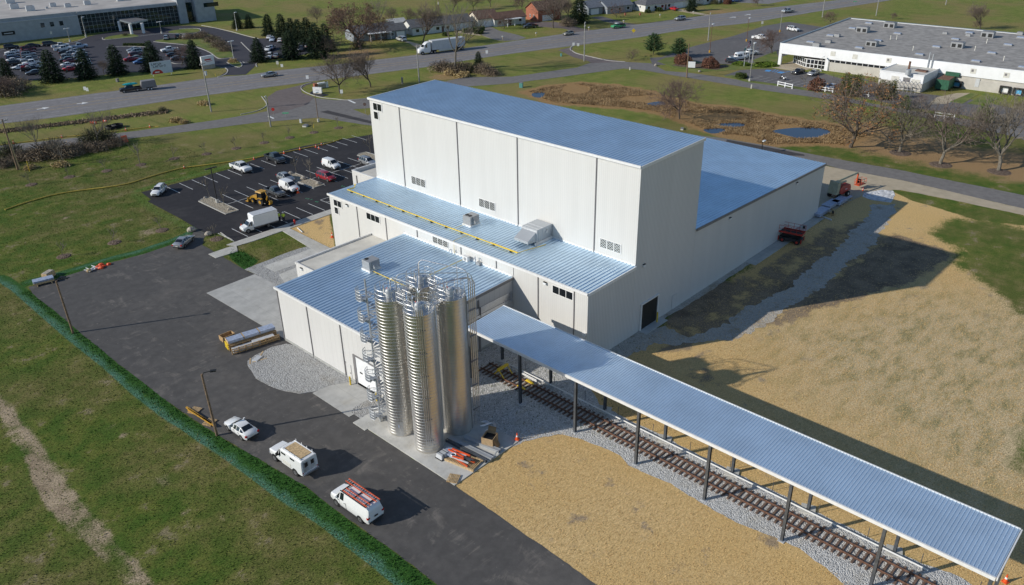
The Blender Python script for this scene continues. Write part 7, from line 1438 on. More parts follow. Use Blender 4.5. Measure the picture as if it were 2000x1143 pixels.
for key, px, top, lb in (('spruce1', (105, 160), 95, 'big dark spruce, second from the left along the office lot'), ('spruce2', (170, 154), 94, 'big dark spruce between the two stacks of cars, third along the office lot'), ('spruce3', (231, 146), 85, 'big dark spruce left of the row of silver cars'), ('spruce1', (301, 139), 78, 'big dark spruce behind the small billboard'), ('spruce2', (382, 133), 77, 'big dark spruce beside the white sign panel'), ('spruce3', (18, 160), 112, 'big dark spruce at the left edge of the photo'), ('spruce2', (465, 56), 22, 'dark spruce on the lawn, left of the pair by the office'), ('spruce1', (487, 55), 27, 'dark spruce on the lawn, right of the pair by the office'), ('spruce1', (506, 121), 72, 'narrow spruce at the corner of the office exit'), ('spruce3', (526, 70), 26, 'spruce at the left end of the roadside clump'), ('spruce2', (553, 78), 26, 'spruce at the tallest back point of the clump'), ('spruce1', (572, 84), 34, 'spruce in the back middle of the clump'), ('spruce3', (586, 88), 36, 'spruce right of the back middle of the clump'), ('spruce2', (603, 92), 33, 'spruce with a white bird in the back right of the clump'), ('spruce1', (569, 115), 58, 'dense front spruce of the clump beside parked cars'), ('spruce3', (621, 113), 42, 'front right spruce of the clump, largest one'), ('spruce2', (638, 100), 45, 'rightmost spruce of the clump behind the bare grey tree'), ('spruce1', (1130, 45), -12, 'dark evergreen by the drive of the brick house'), ('spruce3', (1350, 22), -15, 'dark evergreen before the cream house end'), ('spruce2', (935, 134), 100, 'small olive conifer in the brush clump behind the tall block')):
    plant_at(key, px, None, lb, 'tree', SP, top=top)
plant_at('pine', (1276, 107), None, 'layered blue-green pine, left of the two by the drive', 'tree', 'pines by the drive', top=65); plant_at('pine', (1326, 112), None, 'layered blue-green pine, right of the two behind the red shrubs', 'tree', 'pines by the drive', top=74)
for px, top, lb in (((1648, 186), 141, 'olive conifer at the left of the first clump by the white works'), ((1660, 188), 145, 'olive conifer in the middle of the first clump by the white works'), ((1672, 188), 144, 'olive conifer at the right of the first clump by the white works'), ((1718, 195), 155, 'olive conifer at the left of the clump by the pipe cage'), ((1730, 195), 158, 'olive conifer in the middle of the clump by the pipe cage'), ((1741, 194), 156, 'olive conifer at the right of the clump by the pipe cage')): plant_at('arbor', px, None, lb, 'conifer', 'conifers by the works', top=top)
plant_at('bright', (1766, 214), None, 'bright green conifer behind the lawn trees, left one', 'conifer', 'bright conifers', top=186); plant_at('bright', (1916, 239), None, 'bright green conifer behind the lawn trees, right one', 'conifer', 'bright conifers', top=200); plant_at('bright', (1928, 241), None, 'paler green conifer touching the right bright conifer', 'conifer', 'bright conifers', top=210)
plant_at('dome', (1334, 124), None, 'clipped red-brown dome shrub left of the white drive sign', 'shrub', 'clipped red domes', top=105); plant_at('dome', (1387, 131), None, 'clipped red-brown dome shrub right of the white drive sign', 'shrub', 'clipped red domes', top=112); plant_at('red', (1594, 176), None, 'red-brown round shrub between the two white fences', 'shrub', top=151); plant_at('red', (1645, 180), None, 'red-brown shrub under the first olive conifers', 'shrub', top=160)
for px, lb in (((1448, 127), 'yellow-green spreading shrub at the flagpoles'), ((1490, 130), 'spreading shrub left of the works entrance'), ((1505, 128), 'spreading shrub touching the works entrance porch')): plant_at('yew', px, 1.0, lb, 'shrub', 'low shrubs at the works')
for i, (px, lb) in enumerate((((1444, 151), 'round boxwood left of the lamp base, rear'), ((1451, 152), 'round boxwood left of the lamp base, right'), ((1447, 153), 'round boxwood left of the lamp base, front'))): plant_at('box', px, 1.3, lb, 'shrub', 'round boxwoods')
for i in range(8): plant_at('box', (245+i*5.2, 89.2+i*.05), .9, 'small round dark shrub in a line along the office island', 'shrub', 'round shrubs in a line on the office island')
for px, key, lb, s in (((370, 76), 'brush', 'bare brown shrub on the office island, upper left', 2.2), ((395, 74), 'brush', 'bare brown shrub on the office island, upper right', 2.4), ((415, 82), 'brush', 'bare brown shrub in the middle of the office island', 2.4), ((428, 92), 'brush', 'bare brown shrub toward the tip of the office island', 2.6), ((440, 100), 'brush', 'bare brown shrub nearest the tip of the office island', 2.0), ((455, 122), 'tuft', 'tan ornamental grass on the tiny entrance island', 1.2), ((245, 70), 'gbrush', 'low hedge left of the portico', 1.0), ((378, 41), 'brush', 'shrub against the right office wall', 3.0), ((865, 138), 'brush', 'red-brown brush at the left of the clump behind the tall block', 3.0), ((895, 142), 'brush', 'red-brown brush around the tall thin tree', 3.2), ((915, 140), 'gbrush', 'olive brush beside the small conifer of the clump', 2.6), ((945, 142), 'brush', 'brown brush at the right end of the clump', 2.8), ((960, 147), 'brush', 'low brush tapering off the clump to the right', 2.0), ((880, 146), 'tuft', 'orange grass at the foot of the clump', 1.6), ((905, 150), 'tuft', 'tan grass at the foot of the clump, right', 1.6), ((180, 282), 'gbrush', 'grey-green bush under the thin roadside tree, left', 3.2), ((205, 278), 'gbrush', 'grey-green bush under the thin roadside tree, right', 3.2), ((225, 285), 'brush', 'brown brush at the right end of the roadside thicket', 2.0), ((160, 297), 'brush', 'tan brush in the middle of the roadside thicket', 2.2), ((190, 294), 'brush', 'tan seedy brush toward the right of the roadside thicket', 2.0), ((135, 305), 'brush', 'tan brush at the near edge of the roadside thicket', 2.4), ((100, 305), 'brush', 'red-brown bush left of the middle of the roadside thicket', 3.4), ((75, 310), 'brush', 'brown brush left in the roadside thicket', 2.2), ((45, 312), 'brush', 'brown brush beside the leaning pole', 2.2), ((20, 308), 'gbrush', 'grey-green bush at the left edge of the thicket', 3.2), ((8, 325), 'brush', 'dark brush at the very left edge', 1.8), ((60, 330), 'tuft', 'yellowed grass behind the yellow marker', 1.0), ((120, 325), 'tuft', 'tan grass tuft at the front of the thicket', 1.2), ((10, 185), 'brush', 'grey brush at the left edge beside the highway', 4.5), ((30, 175), 'brush', 'grey brush by the leftmost spruce', 3.5), ((398, 205), 'tuft', 'tan grass clump beside the utility pole in the median', 1.2), ((345, 238), 'tuft', 'tan grass mound beside the frontage road', 1.2), ((360, 241), 'tuft', 'tan grass mound, right one by the frontage road', .9), ((318, 218), 'gbrush', 'dark little bush in the ditch', 1.2), ((1110, 50), 'brush', 'bare hedge beside the brick house drive', 3.0), ((1265, 25), 'box', 'round shrub before the white ranch', 1.4), ((1287, 22), 'box', 'dark shrub under the ranch windows', 1.6), ((1420, 8), 'red', 'dark red shrub before the porch house', 2.5), ((1395, 8), 'gbrush', 'green shrub before the porch house', 2.0), ((1315, 10), 'gbrush', 'evergreen shrub at the end of the ranch', 2.6), ((935, 66), 'box', 'round shrub by the cream house drive', 1.8), ((700, 92), 'gbrush', 'dark bushes under the red-brown tree', 2.5), ((870, 70), 'box', 'dark shrub before the long white house', 1.3)):
    plant_at(key, px, s, lb, 'grass' if key == 'tuft' else 'shrub', None)
h_ = G(925, 62); tag(MB().use('boxwood').obox((h_.x, h_.y, 0), 9, 1.4, 1.5, HW).build('hedge'), 'clipped dark hedge left of the cream garage house', 'hedge')
SL = ['first from the left', 'second from the left', 'third from the left', 'fourth from the left', 'fifth from the left', 'sixth from the left', 'seventh from the left', 'fourth from the right', 'third from the right', 'second from the right', 'last on the right']
mul = []
for i, px in enumerate(((60, 361), (134, 346), (207, 334), (274, 322), (339, 310), (402, 301), (460, 290), (515, 279), (565, 269), (612, 259), (660, 250))):
    plant_at('sapling', px, 3.0 if i != 3 else 5.0, 'young %s in mulch, %s in the row along the frontage road' % ('tree' if i != 3 else 'yellow-leafed tree', SL[i]), 'sapling', 'saplings on the lawn'); mul.append(px)
for px, lb in (((315, 450), 'sapling in the lawn nearest the car park corner boulder'), ((222, 474), 'sapling in the middle of the left lawn'), ((123, 501), 'sapling in the left lawn nearest the metal sheets'), ((422, 467), 'sapling in the small curbed lawn by the sidewalk')): plant_at('sapling', px, 2.8, lb, 'sapling', 'saplings on the lawn'); mul.append(px)
for px, lb in (((410, 386), 'sapling at the rear of the left planting island'), ((438, 402), 'sapling at the front of the left planting island'), ((579, 338), 'sapling at the rear of the middle planting island'), ((607, 348), 'sapling at the front of the middle planting island'), ((724, 300), 'sapling on the planting island half hidden by the tall block'), ((1572, 172), 'thin bare sapling left of the red shrub by the fence')): plant_at('sapling', px, 4.2, lb, 'sapling', 'saplings in the planting islands')
rr = random.Random(4); m = MB().use('mulch')
for i, px in enumerate(mul+[(1757, 299), (1836, 322), (1950, 336)]):
    g = G(*px); r = 1.15 if i < len(mul) else 2.2; m_ = MB().use('mulch').lathe((g.x+.1, g.y-.1, 0), [(r, -.01), (r*.8, .1), (.2, .16), (.02, .16)], 16); o = m_.build('mulch_bed'); tag(o, kind='structure')
# loose blades and strands: far too many to count
def scatter(name, n, x0, x1, y0, y1, want, ln, wd, up, attrs, label, seed):
    g_ = np.random.default_rng(seed); x, y = g_.uniform(x0, x1, n), g_.uniform(y0, y1, n)
    i = np.clip(np.searchsorted(gx, x)-1, 0, nx-2); j = np.clip(np.searchsorted(gy, y)-1, 0, ny-2)
    k = g_.uniform(0, 1, n) < want(i, j, x, y); x, y = x[k], y[k]; n = len(x); a = g_.uniform(0, 6.283, n); L = ln*g_.uniform(.5, 1.5, n); w_ = wd*g_.uniform(.6, 1.4, n); h = up*g_.uniform(.2, 1.6, n)
    c, s = np.cos(a), np.sin(a); v = np.empty((n, 3, 3), np.float32); v[:, 0] = np.stack([x-s*w_, y+c*w_, np.zeros(n)], -1); v[:, 1] = np.stack([x+s*w_, y-c*w_, np.zeros(n)], -1); v[:, 2] = np.stack([x+c*L, y+s*L, h], -1)
    me = bpy.data.meshes.new(name); me.vertices.add(3*n); me.vertices.foreach_set('co', v.ravel()); me.loops.add(3*n); me.loops.foreach_set('vertex_index', np.arange(3*n, dtype=np.int32)); me.polygons.add(n); me.polygons.foreach_set('loop_start', np.arange(0, 3*n, 3, dtype=np.int32)); me.polygons.foreach_set('loop_total', np.full(n, 3, np.int32)); me.update(); me.validate()
    for q, val in attrs.items(): me.attributes.new(q, 'FLOAT', 'POINT').data.foreach_set('value', np.full(3*n, val, np.float32))
    me.materials.append(MATS['land']); o = bpy.data.objects.new(name, me); C.objects.link(o); tag(o, label, None, None, 'stuff')
yardp, lotp = [(p.x, p.y) for p in gp(yard)], [(p.x, p.y) for p in lot]
def paved(x, y): return np.array((poly_d(x, y, gp(yard)) > -.1) | (poly_d(x, y, lot) > -.1) | (poly_d(x, y, gp([(0, 285), (330, 248), (500, 222), (560, 210), (730, 250), (622, 230), (500, 240), (330, 262), (0, 300)])) > 0))
scatter('lawn_grass', 190000, -6, 78, 38, 200, lambda i, j, x, y: (1-pat['straw'][i, j])*(1-pat['lush'][i, j])*(1-.8*pat['dirt'][i, j])*(~paved(x, y)), .1, .05, .1, {}, 'short mown grass on the lawn left of the dark yard', 1)
scatter('verge_grass', 150000, 0, 60, 18, 125, lambda i, j, x, y: (pat['lush'][i, j] > .5)*(1-.75*(pat['net'][i, j] > .35))*(~paved(x, y)), .12, .05, .22, {'lush': 1.0}, 'deep green young grass on the strip along the asphalt', 2)
scatter('straw_mulch', 210000, 30, 140, -12, 62, lambda i, j, x, y: (pat['straw'][i, j] > .6)*(1-pat['soil_shade'][i, j])*(~paved(x, y))*(x+y < 170)*((x < 55) | (x > 62))*(~((x > 66) & (y > 51))), .2, .035, .06, {'straw': 1.0}, 'loose straw strands scattered over the bare ground', 3)
# marsh reeds: too many to count
rr = random.Random(8); m = MB().use('reed'); px_, py_ = [p.x for p in marsh_poly], [p.y for p in marsh_poly]; cnt = 0
ponds = [o for o in C.objects if o.name.startswith('pond_water')]; pp = [(Vector((sum(v.co.x for v in o.data.vertices)/len(o.data.vertices), sum(v.co.y for v in o.data.vertices)/len(o.data.vertices), 0)), o) for o in ponds]
def inside(x, y, pts):
    c = False
    for i in range(len(pts)):
        a, b = pts[i], pts[i-1]
        if (a[1] > y) != (b[1] > y) and x < (b[0]-a[0])*(y-a[1])/(b[1]-a[1])+a[0]: c = not c
    return c
mp = [(p.x, p.y) for p in marsh_poly]; pol = [[(v.co.x, v.co.y) for v in o.data.vertices] for o in ponds]
while cnt < 11000:
    x, y = rr.uniform(min(px_), max(px_)), rr.uniform(min(py_), max(py_))
    if not inside(x, y, mp) or math.sin(x*.35+1.3*math.sin(y*.2))+math.sin(y*.3+x*.11) < -.75: continue
    if any(inside(x, y, q) for q in pol): continue
    cnt += 1; a = rr.uniform(0, 6.28); h = rr.uniform(.12, .5); s = rr.uniform(.08, .24); c, s_ = math.cos(a)*s, math.sin(a)*s; lx, ly = rr.gauss(0, .18), rr.gauss(0, .18)
    for q in range(4):
        b = a+q*1.6; c, s_ = math.cos(b), math.sin(b); ox, oy = x+rr.gauss(0, s), y+rr.gauss(0, s); m.add([(ox-s_*.07, oy+c*.07, 0), (ox+s_*.07, oy-c*.07, 0), (ox+c*h*.8+lx, oy+s_*h*.8+ly, h)], [(0, 1, 2)])
tag(m.build('marsh_reeds'), 'matted brown reeds filling the boggy hollow behind the factory', 'reeds', None, 'stuff')
# tall dry grass along the ditch between the roads
m = MB().use('brush')
for i in range(3600):
    t = rr.random(); px = rr.uniform(-20, 330); py = 258-px*.122+rr.gauss(0, 1.6); g = G(px, py); a = rr.uniform(0, 6.28); h = rr.uniform(.15, .5); s = .13; c, s_ = math.cos(a)*s, math.sin(a)*s
    m.add([(g.x-c, g.y-s_, 0), (g.x+c, g.y+s_, 0), (g.x+c*1.3, g.y+s_*1.3, h), (g.x-c, g.y-s_, h*.8)], [(0, 1, 2, 3)])
tag(m.build('ditch_grass'), 'tall brown grass lining the ditch between highway and frontage road', 'grass', None, 'stuff')
# ------------------------------------------------------------------ poles, signs and small things
def flatv(px): return flat(G(*px))
def pole_root(name, px, lb, cat, grp=None): g = flatv(px); return thing(name, lb, cat, tuple(g), 0, grp)
# two wooden yard lights
for px, top, lb in (((143, 651), 549, 'leaning wooden light pole beside the left corner of the dark yard'), ((424, 851), 731, 'wooden light pole by the white sedan at the green verge')):
    t = pole_root('light_pole', px, lb, 'light pole', 'wooden light poles at the yard edge'); h = hgt(*px, top)
    MB().use('pole_wood').tube([(0, 0, -.1), (-.1, .12, h)], .15, 10, True, .11).build('pole', t, False); MB().use('black').tube([(-.1, .12, h-.25), (.1, 0, h+.15), (.7, -.4, h+.2)], .05, 6).build('arm', t, False); MB().use('black').obox((.9, -.52, h+.14), .6, .35, .14, -.6).build('lamp_head', t, False)
for px, lb in (((425, 397), 'black light pole on the left planting island'),):
    t = pole_root('street_lamp', px, lb, 'lamp'); h = hgt(*px, 329); MB().use('concrete').cyl((0, 0, .1), (0, 0, .7), .3, 12).build('base', t, False); MB().use('black').box(-.07, .07, -.07, .07, .7, h).build('pole', t, False); MB().use('black').box(-.6, .6, -.16, .16, h, h+.12).box(-1.1, -.5, -.2, .2, h-.02, h+.1).box(.5, 1.1, -.2, .2, h-.02, h+.1).build('lamp_head', t, False)
for px, top, mt, lb, two in (((168, 72), 34, 'off_white', 'white lamp post at the corner of the office glass front', 1), ((137, 82), 56, 'grey_pole', 'twin-headed lamp post before the blue-grey office wall', 2), ((316, 66), 43, 'grey_pole', 'twin-headed lamp post right of the portico', 2), ((463, 60), 25, 'off_white', 'lamp post on the lawn beside the lone spruces', 1), ((457, 118), 81, 'off_white', 'twin-headed lamp post at the tip of the office island', 2), ((1464, 159), 85, 'grey_pole', 'lamp post behind the round boxwoods at the works', 1), ((1458, 81), 36, 'rail_rust', 'thin brown lamp post with a white head in the works lot', 1), ((1386, 103), 48, 'rail_rust', 'thin brown lamp post with yellow base in the works lot', 1), ((1523, 63), 22, 'grey_pole', 'lamp post with yellow base near the lone white SUV', 1), ((1603, 140), 112, 'grey_pole', 'short dark lamp post against the white works wall', 1), ((622, 238), 182, 'pole_wood', 'brown lamp post on the lawn by the junction', 1), ((1487, 300), 277, 'black', 'black lamp standing behind the side wing', 1)):
    t = pole_root('street_lamp', px, lb, 'lamp'); h = hgt(*px, top); MB().use(mt).cyl((0, 0, 0), (0, 0, h), .11, 8, .07).build('pole', t, False); MB().use('dozer_yellow' if 'yellow' in lb or 'thin brown lamp post with a' in lb else 'concrete').cyl((0, 0, 0), (0, 0, .75), .3, 10).build('base', t, False)
    for i in range(two): MB().use('lamp_lens').obox((( -.55 if i else .55), 0, h-.05), .9, .4, .2).build('lamp_head', t, False)
# utility poles
def crossarm(t, h, n=1, l=2.4, a=0.5):
    for i in range(n): m = MB().use('grey_pole').obox((0, 0, h-.5-i*.9), l, .12, .14, a); m.use('off_white'); [m.cyl((math.cos(a)*q*l, math.sin(a)*q*l, h-.36-i*.9), (math.cos(a)*q*l, math.sin(a)*q*l, h-.16-i*.9), .06, 6) for q in (-.45, -.2, .2, .45)]; m.build('crossarm', t, False)
UT = []
for px, top, lb, mt, na, tr in (((413, 219), 122, 'utility pole with a grey transformer in the grass median', 'grey_pole', 1, 1), ((35, 332), 233, 'leaning twin utility pole beside the roadside thicket', 'pole_wood', 1, 0), ((529, 248), 187, 'weathered bare utility pole by the stop sign', 'grey_pole', 0, 0), ((819, 161), 88, 'tall utility pole behind the tall block roof', 'grey_pole', 0, 0), ((1141, 120), 43, 'utility pole with double crossarms at the drive to the works', 'grey_pole', 2, 0), ((1383, 80), 24, 'utility pole at the edge of the works lot by the highway', 'grey_pole', 1, 0), ((1341, 152), 85, 'wooden pole in front of the red dome shrub', 'pole_wood', 0, 0), ((1606, 34), -18, 'utility pole at the far roadside, left one', 'grey_pole', 0, 0), ((1711, 31), -14, 'utility pole in the upper right field, with tan mulch', 'grey_pole', 0, 0), ((857, 30), -12, 'utility pole with a meter box in the field', 'pole_wood', 0, 0), ((1847, 10), -30, 'distant pole at the top right edge', 'grey_pole', 0, 0)):
    t = pole_root('utility_pole', px, lb, 'utility pole', 'utility poles along the roads'); h = hgt(*px, top); UT.append((t, h)); MB().use(mt).cyl((0, 0, -.1), (-.05, .05, h), .2, 10, .13).build('pole', t, False); crossarm(t, h, na)
    if tr: MB().use('light_grey').cyl((.35, -.2, h-3.2), (.35, -.2, h-2.2), .3, 12).build('transformer', t, False)
    if 'twin' in lb: MB().use('pale_wood').cyl((.35, -.2, -.1), (-.05, .05, h-2), .15, 8, .1).build('brace_pole', t, False)
    if 'bare' in lb: MB().use('off_white').box(-.5, .1, -.1, .1, h-.3, h-.1).build('bracket', t, False)
    if 'meter' in lb: MB().use('off_white').box(-.3, .1, -.4, -.15, h-4.2, h-3.2).build('meter_box', t, False)
# wires between poles along the road
def wire(a, b, sag, lb):
    (ta, ha), (tb, hb) = a, b; p, q = Vector(ta.location)+Vector((0, 0, ha-.3)), Vector(tb.location)+Vector((0, 0, hb-.3)); m = MB().use('black')
    for k in (-.9, 0, .9):
        m.tube([p+(q-p)*i/14+Vector((k*.6, k*.5, -sag*4*(i/14)*(1-i/14))) for i in range(15)], .02, 4)
    o = m.build('power_line'); tag(o, lb, 'power line')
wire(UT[4], UT[5], 1.5, 'power lines strung between the two poles along the highway edge by the works')
# signs
def board_sign(name, px, w_, h, z0, rz, mat, lb, cat='sign', post='white_paint', extra=None):
    t = pole_root(name, px, lb, cat); t.rotation_euler = (0, 0, rz); MB().use(mat).box(-w_/2, w_/2, -.06, .06, z0, z0+h).build('panel', t, False)
    for x in (-w_*.42, w_*.42): MB().use(post).box(x-.06, x+.06, .07, .18, 0, z0+h*.9).build('post', t, False)
    return t
t = board_sign('billboard', (318, 148), 6.2, 3.6, .7, OF, 'pale_panel' if 'pale_panel' in MATS else M('pale_panel', (.55, .6, .66), .5, 0, .05).name, 'pale billboard with dark blue lettering and a red half oval beside the spruces')
mb = MB().use('navy')
for row, (x0, n_) in enumerate(((-2.6, 5), (-2.2, 6))):
    for i in range(n_): x = x0+i*.62; mb.box(x, x+.12, -.075, -.061, 3.35-row*.75, 3.95-row*.75); mb.box(x+.12, x+.42, -.075, -.061, 3.35-row*.75+.24*(i % 3), 3.47-row*.75+.24*(i % 3)); mb.box(x+.36, x+.46, -.075, -.061, 3.35-row*.75, 3.95-row*.75) if i % 2 else None
mb.build('lettering', t, False); m = MB().use('red'); m.poly([(-2.9, -.07, .75)]+[(-1.3-1.6*math.cos(PI*i/12), -.07, .75+1.25*math.sin(PI*i/12)) for i in range(13)][::-1]+[]); m.f = [tuple(range(len(m.v)))]; m.build('half_oval', t, False); MB().use('white_paint').box(-2.0, -.7, -.085, -.071, 1.1, 1.4).build('lettering', t, False)
t = pole_root('sign_monument', (408, 134), 'white sign panel with red lettering on a tan block base by the office exit', 'sign'); t.rotation_euler = (0, 0, OF+R(12)); MB().use('stone').box(-2.0, 2.0, -.5, .5, 0, 1.2).build('base', t, False); MB().use('white_paint').box(-2.1, 2.1, -.35, .35, 1.203, 3.9).build('panel', t, False); MB().use('red').box(-1.1, 1.0, -.37, -.352, 2.6, 3.0).box(-.6, 1.4, -.37, -.352, 2.2, 2.35).build('lettering', t, False)
t = pole_root('sign_monument', (621, 183), 'low white panel sign on dark mulch at the junction corner', 'sign'); t.rotation_euler = (0, 0, R(-62)); MB().use('white_paint').box(-1.3, 1.3, -.25, .25, .25, 1.75).build('panel', t, False); MB().use('stone').box(-1.2, 1.2, -.3, .3, 0, .249).build('base', t, False); MB().use('light_grey').box(-.5, .6, -.27, -.252, .9, 1.15).build('lettering', t, False)
t = pole_root('sign_monument', (628, 172), 'brick and stone gateway sign with white tarp at the junction corner', 'sign'); t.rotation_euler = (0, 0, R(-10)); MB().use('brick').box(-2.2, -1.3, -.5, .5, 0, 1.5).build('pillar', t, False); MB().use('stone').box(-1.29, 1.2, -.35, .35, 0, 1.1).build('wall', t, False); MB().use('white_paint').box(-1.0, 1.9, -.42, .42, 1.11, 1.5).box(1.21, 2.0, -.4, .4, 0, 1.5).build('tarp', t, False)
t = pole_root('sign_monument', (1350, 134), 'white drive sign between the two red dome shrubs', 'sign'); t.rotation_euler = (0, 0, R(-62)); MB().use('white_paint').box(-1.1, 1.1, -.15, .15, .3, 2.0).build('panel', t, False); MB().use('black').box(-.9, .9, -.13, .13, 0, .299).build('base', t, False)
for px, top, mt, shape, lb in (((536, 232), 216, 'red', 'oct', 'red stop sign beside the weathered pole'), ((1237, 70), 61, 'yellow', 'dia', 'yellow diamond road sign on the highway verge'), ((543, 131), 120, 'off_white', 'rect', 'small white sign on a post at the office exit'), ((601, 157), 148, 'white_paint', 'rect', 'white sign on the highway edge by the junction'), ((668, 188), 176, 'white_paint', 'rect', 'small white sign at the foot of the left junction tree'), ((951, 110), 99, 'white_paint', 'rect', 'white sign at the highway edge right of the brush clump'), ((1120, 92), 84, 'white_paint', 'rect', 'white sign at the mouth of the works drive, left'), ((1129, 90), 85, 'white_paint', 'rect', 'white sign at the mouth of the works drive, right'), ((167, 178), 170, 'white_paint', 'rect', 'white marker on the highway verge, left of the pair'), ((171, 178), 172, 'white_paint', 'rect', 'white marker on the highway verge, right of the pair'), ((714, 222), 206, 'purple_twig', 'oct', 'back of a stop sign at the grass wedge by the tall block'), ((559, 229), 221, 'green_line', 'wide', 'green street name sign near the junction pole'), ((103, 76), 62, 'pale blue sign' if 0 else 'off_white', 'rect', 'white parking sign standing before the office wall'), ((1669, 8), 3, 'green_line', 'wide', 'green road sign at the top right roadside'), ((551, 131), 127, 'white_paint', 'rect', 'small white board on the verge below the spruce clump'), ((1488, 52), 42, 'off_white', 'rect', 'sign at the top corner of the grass bank by the highway'), ((613, 250), 243, 'yellow', 'thin', 'green shrub marker on the lawn' if 0 else 'thin yellow marker on the lawn by the road'), ((58, 335), 315, 'yellow', 'thin', 'thin yellow guy marker beside the leaning pole'), ((407, 190), 186, 'yellow', 'thin', 'yellow marker post beside the median utility pole'), ((421, 149), 144, 'yellow', 'thin', 'yellow marker post on the verge below the white sign panel')):
    t = pole_root('road_sign', px, lb, 'sign'); h = max(.8, hgt(*px, top)); t.rotation_euler = (0, 0, R(-46)); MB().use('grey_pole' if shape != 'thin' else 'yellow').cyl((0, 0, 0), (0, 0, h), .05, 6).build('post', t, False)
    m = MB().use(mt if mt in MATS else 'off_white')
    if shape == 'oct': pts = [(.42*math.cos(R(22.5+45*i)), h+.3+.42*math.sin(R(22.5+45*i))) for i in range(8)]; m.xprism(pts[::-1], -.1, -.06)
    elif shape == 'dia': pts = [(.75*math.cos(R(90*i)), h+.2+.75*math.sin(R(90*i))) for i in range(4)]; m.xprism(pts[::-1], -.1, -.06)
    elif shape == 'wide': m.box(-.8, .8, -.1, -.06, h-.1, h+.15)
    elif shape == 'rect': m.box(-.38, .38, -.1, -.06, h-.9, h+.1)
    if m.v: m.build('sign_panel', t, False)
# flagpoles
for i, (px, top, lb) in enumerate((((1453, 130), 91, 'short flagpole at the works, left of three'), ((1462, 127), 78, 'tallest flagpole at the works, with a red and white flag'), ((1469, 125), 86, 'flagpole at the works, right of three'))):
    t = pole_root('flagpole', px, lb, 'flagpole', 'flagpoles at the works'); h = hgt(*px, top); MB().use('light_grey').cyl((0, 0, 0), (0, 0, h), .08, 8, .05).build('pole', t, False)
    if i == 1:
        m = MB()
        for k in range(7): m.use('red' if k % 2 == 0 else 'white_paint').add([(0, 0, h-.2-k*.2), (-1.0, .5, h-.7-k*.22), (-1.0, .5, h-.92-k*.22), (0, 0, h-.4-k*.2)], [(0, 1, 2, 3)])
        m.use('navy').add([(.0, -.02, h-.2), (-.45, .2, h-.42), (-.45, .2, h-1.2), (0, -.02, h-1.0)], [(0, 1, 2, 3)]); m.build('flag', t, False)
    else: m = MB().use('teal' if i == 0 else 'off_white'); m.add([(0, 0, h-.2), (-.5, .2, h-.5), (-.5, .2, h-1.3), (0, 0, h-1.1)], [(0, 1, 2, 3)]); m.build('flag', t, False)
# cones
def cone_mesh(s=1.0): return MB().use('orange').box(-.19*s, .19*s, -.19*s, .19*s, 0, .05*s).lathe((0, 0, 0), [(.15*s, .05*s), (.1*s, .3*s)], 14).use('white_paint').lathe((0, 0, 0), [(.1*s, .3*s), (.075*s, .45*s)], 14).use('orange').lathe((0, 0, 0), [(.075*s, .45*s), (.035*s, .7*s)], 14)
cm = cone_mesh().mesh('traffic_cone')
for px, s, lb in (((360, 329), 1, 'orange cone on the lawn beside the yellow hose, leftmost along the car park'), ((496, 312), 1, 'orange cone by the hose left of the dark grey pickup'), ((555, 300), 1, 'orange cone by the hose right of the dark grey pickup'), ((586, 293), 1, 'orange cone by the hose, second right of the dark grey pickup'), ((617, 288), 1, 'orange cone of the close pair by the hose, left'), ((623, 291), 1, 'orange cone of the close pair at the lot edge, right'), ((628, 284), 1, 'orange cone by the hose, farthest along the car park'), ((582, 377), 1.5, 'tall orange cone in front of the white small van'), ((473, 450), 1.6, 'tall orange cone at the nose of the box truck'), ((1010, 860), 1.2, 'orange cone at the corner of the silo pad'), ((649, 464), 1.3, 'orange cone against the front tier wall by the straw patch'), ((27, 281), 1.1, 'orange cone on the roadside hose at the far left'), ((121, 269), 1.1, 'orange cone on the roadside hose behind the thicket'), ((192, 262), 1.1, 'orange cone at the foot of the thin roadside tree'), ((246, 255), 1.1, 'orange and white cone near the black pipe coils'), ((293, 249), 1.2, 'orange cone on the roadside hose, rightmost'), ((1631, 977), 1.0, 'orange cone under the far canopy edge'), ((1963, 1137), 1.2, 'orange and white cone near the end post of the canopy'), ((1371, 854), .8, 'small orange cone in the straw behind a canopy post'), ((1685, 373), .9, 'orange cone by the boom lift basket')):
    g = flatv(px); o = bpy.data.objects.new('traffic_cone', cm); C.objects.link(o); o.location = (g.x, g.y, .12 if px[0] == 1010 else .03); o.scale = (s, s, s); o.rotation_euler = (0, 0, rnd.uniform(0, 1.5)); tag(o, lb, 'cone', 'orange traffic cones')
for px, lb in (((184, 241), 'knocked-over orange barrels left of the black pipe coils, left one'), ((189, 242), 'orange barrel in the grass, right of the knocked-over one'), ((209, 239), 'orange and white barrels tipped over behind the pipe coils')):
    g = flatv(px); o = MB().use('orange').cyl((0, 0, .3), (.9, 0, .3), .28, 12).use('white_paint').cyl((.25, 0, .3), (.45, 0, .3), .29, 12).build('traffic_barrel'); o.location = tuple(g); o.rotation_euler = (0, 0, rnd.uniform(0, 3)); tag(o, lb, 'barrel', 'tipped orange barrels')
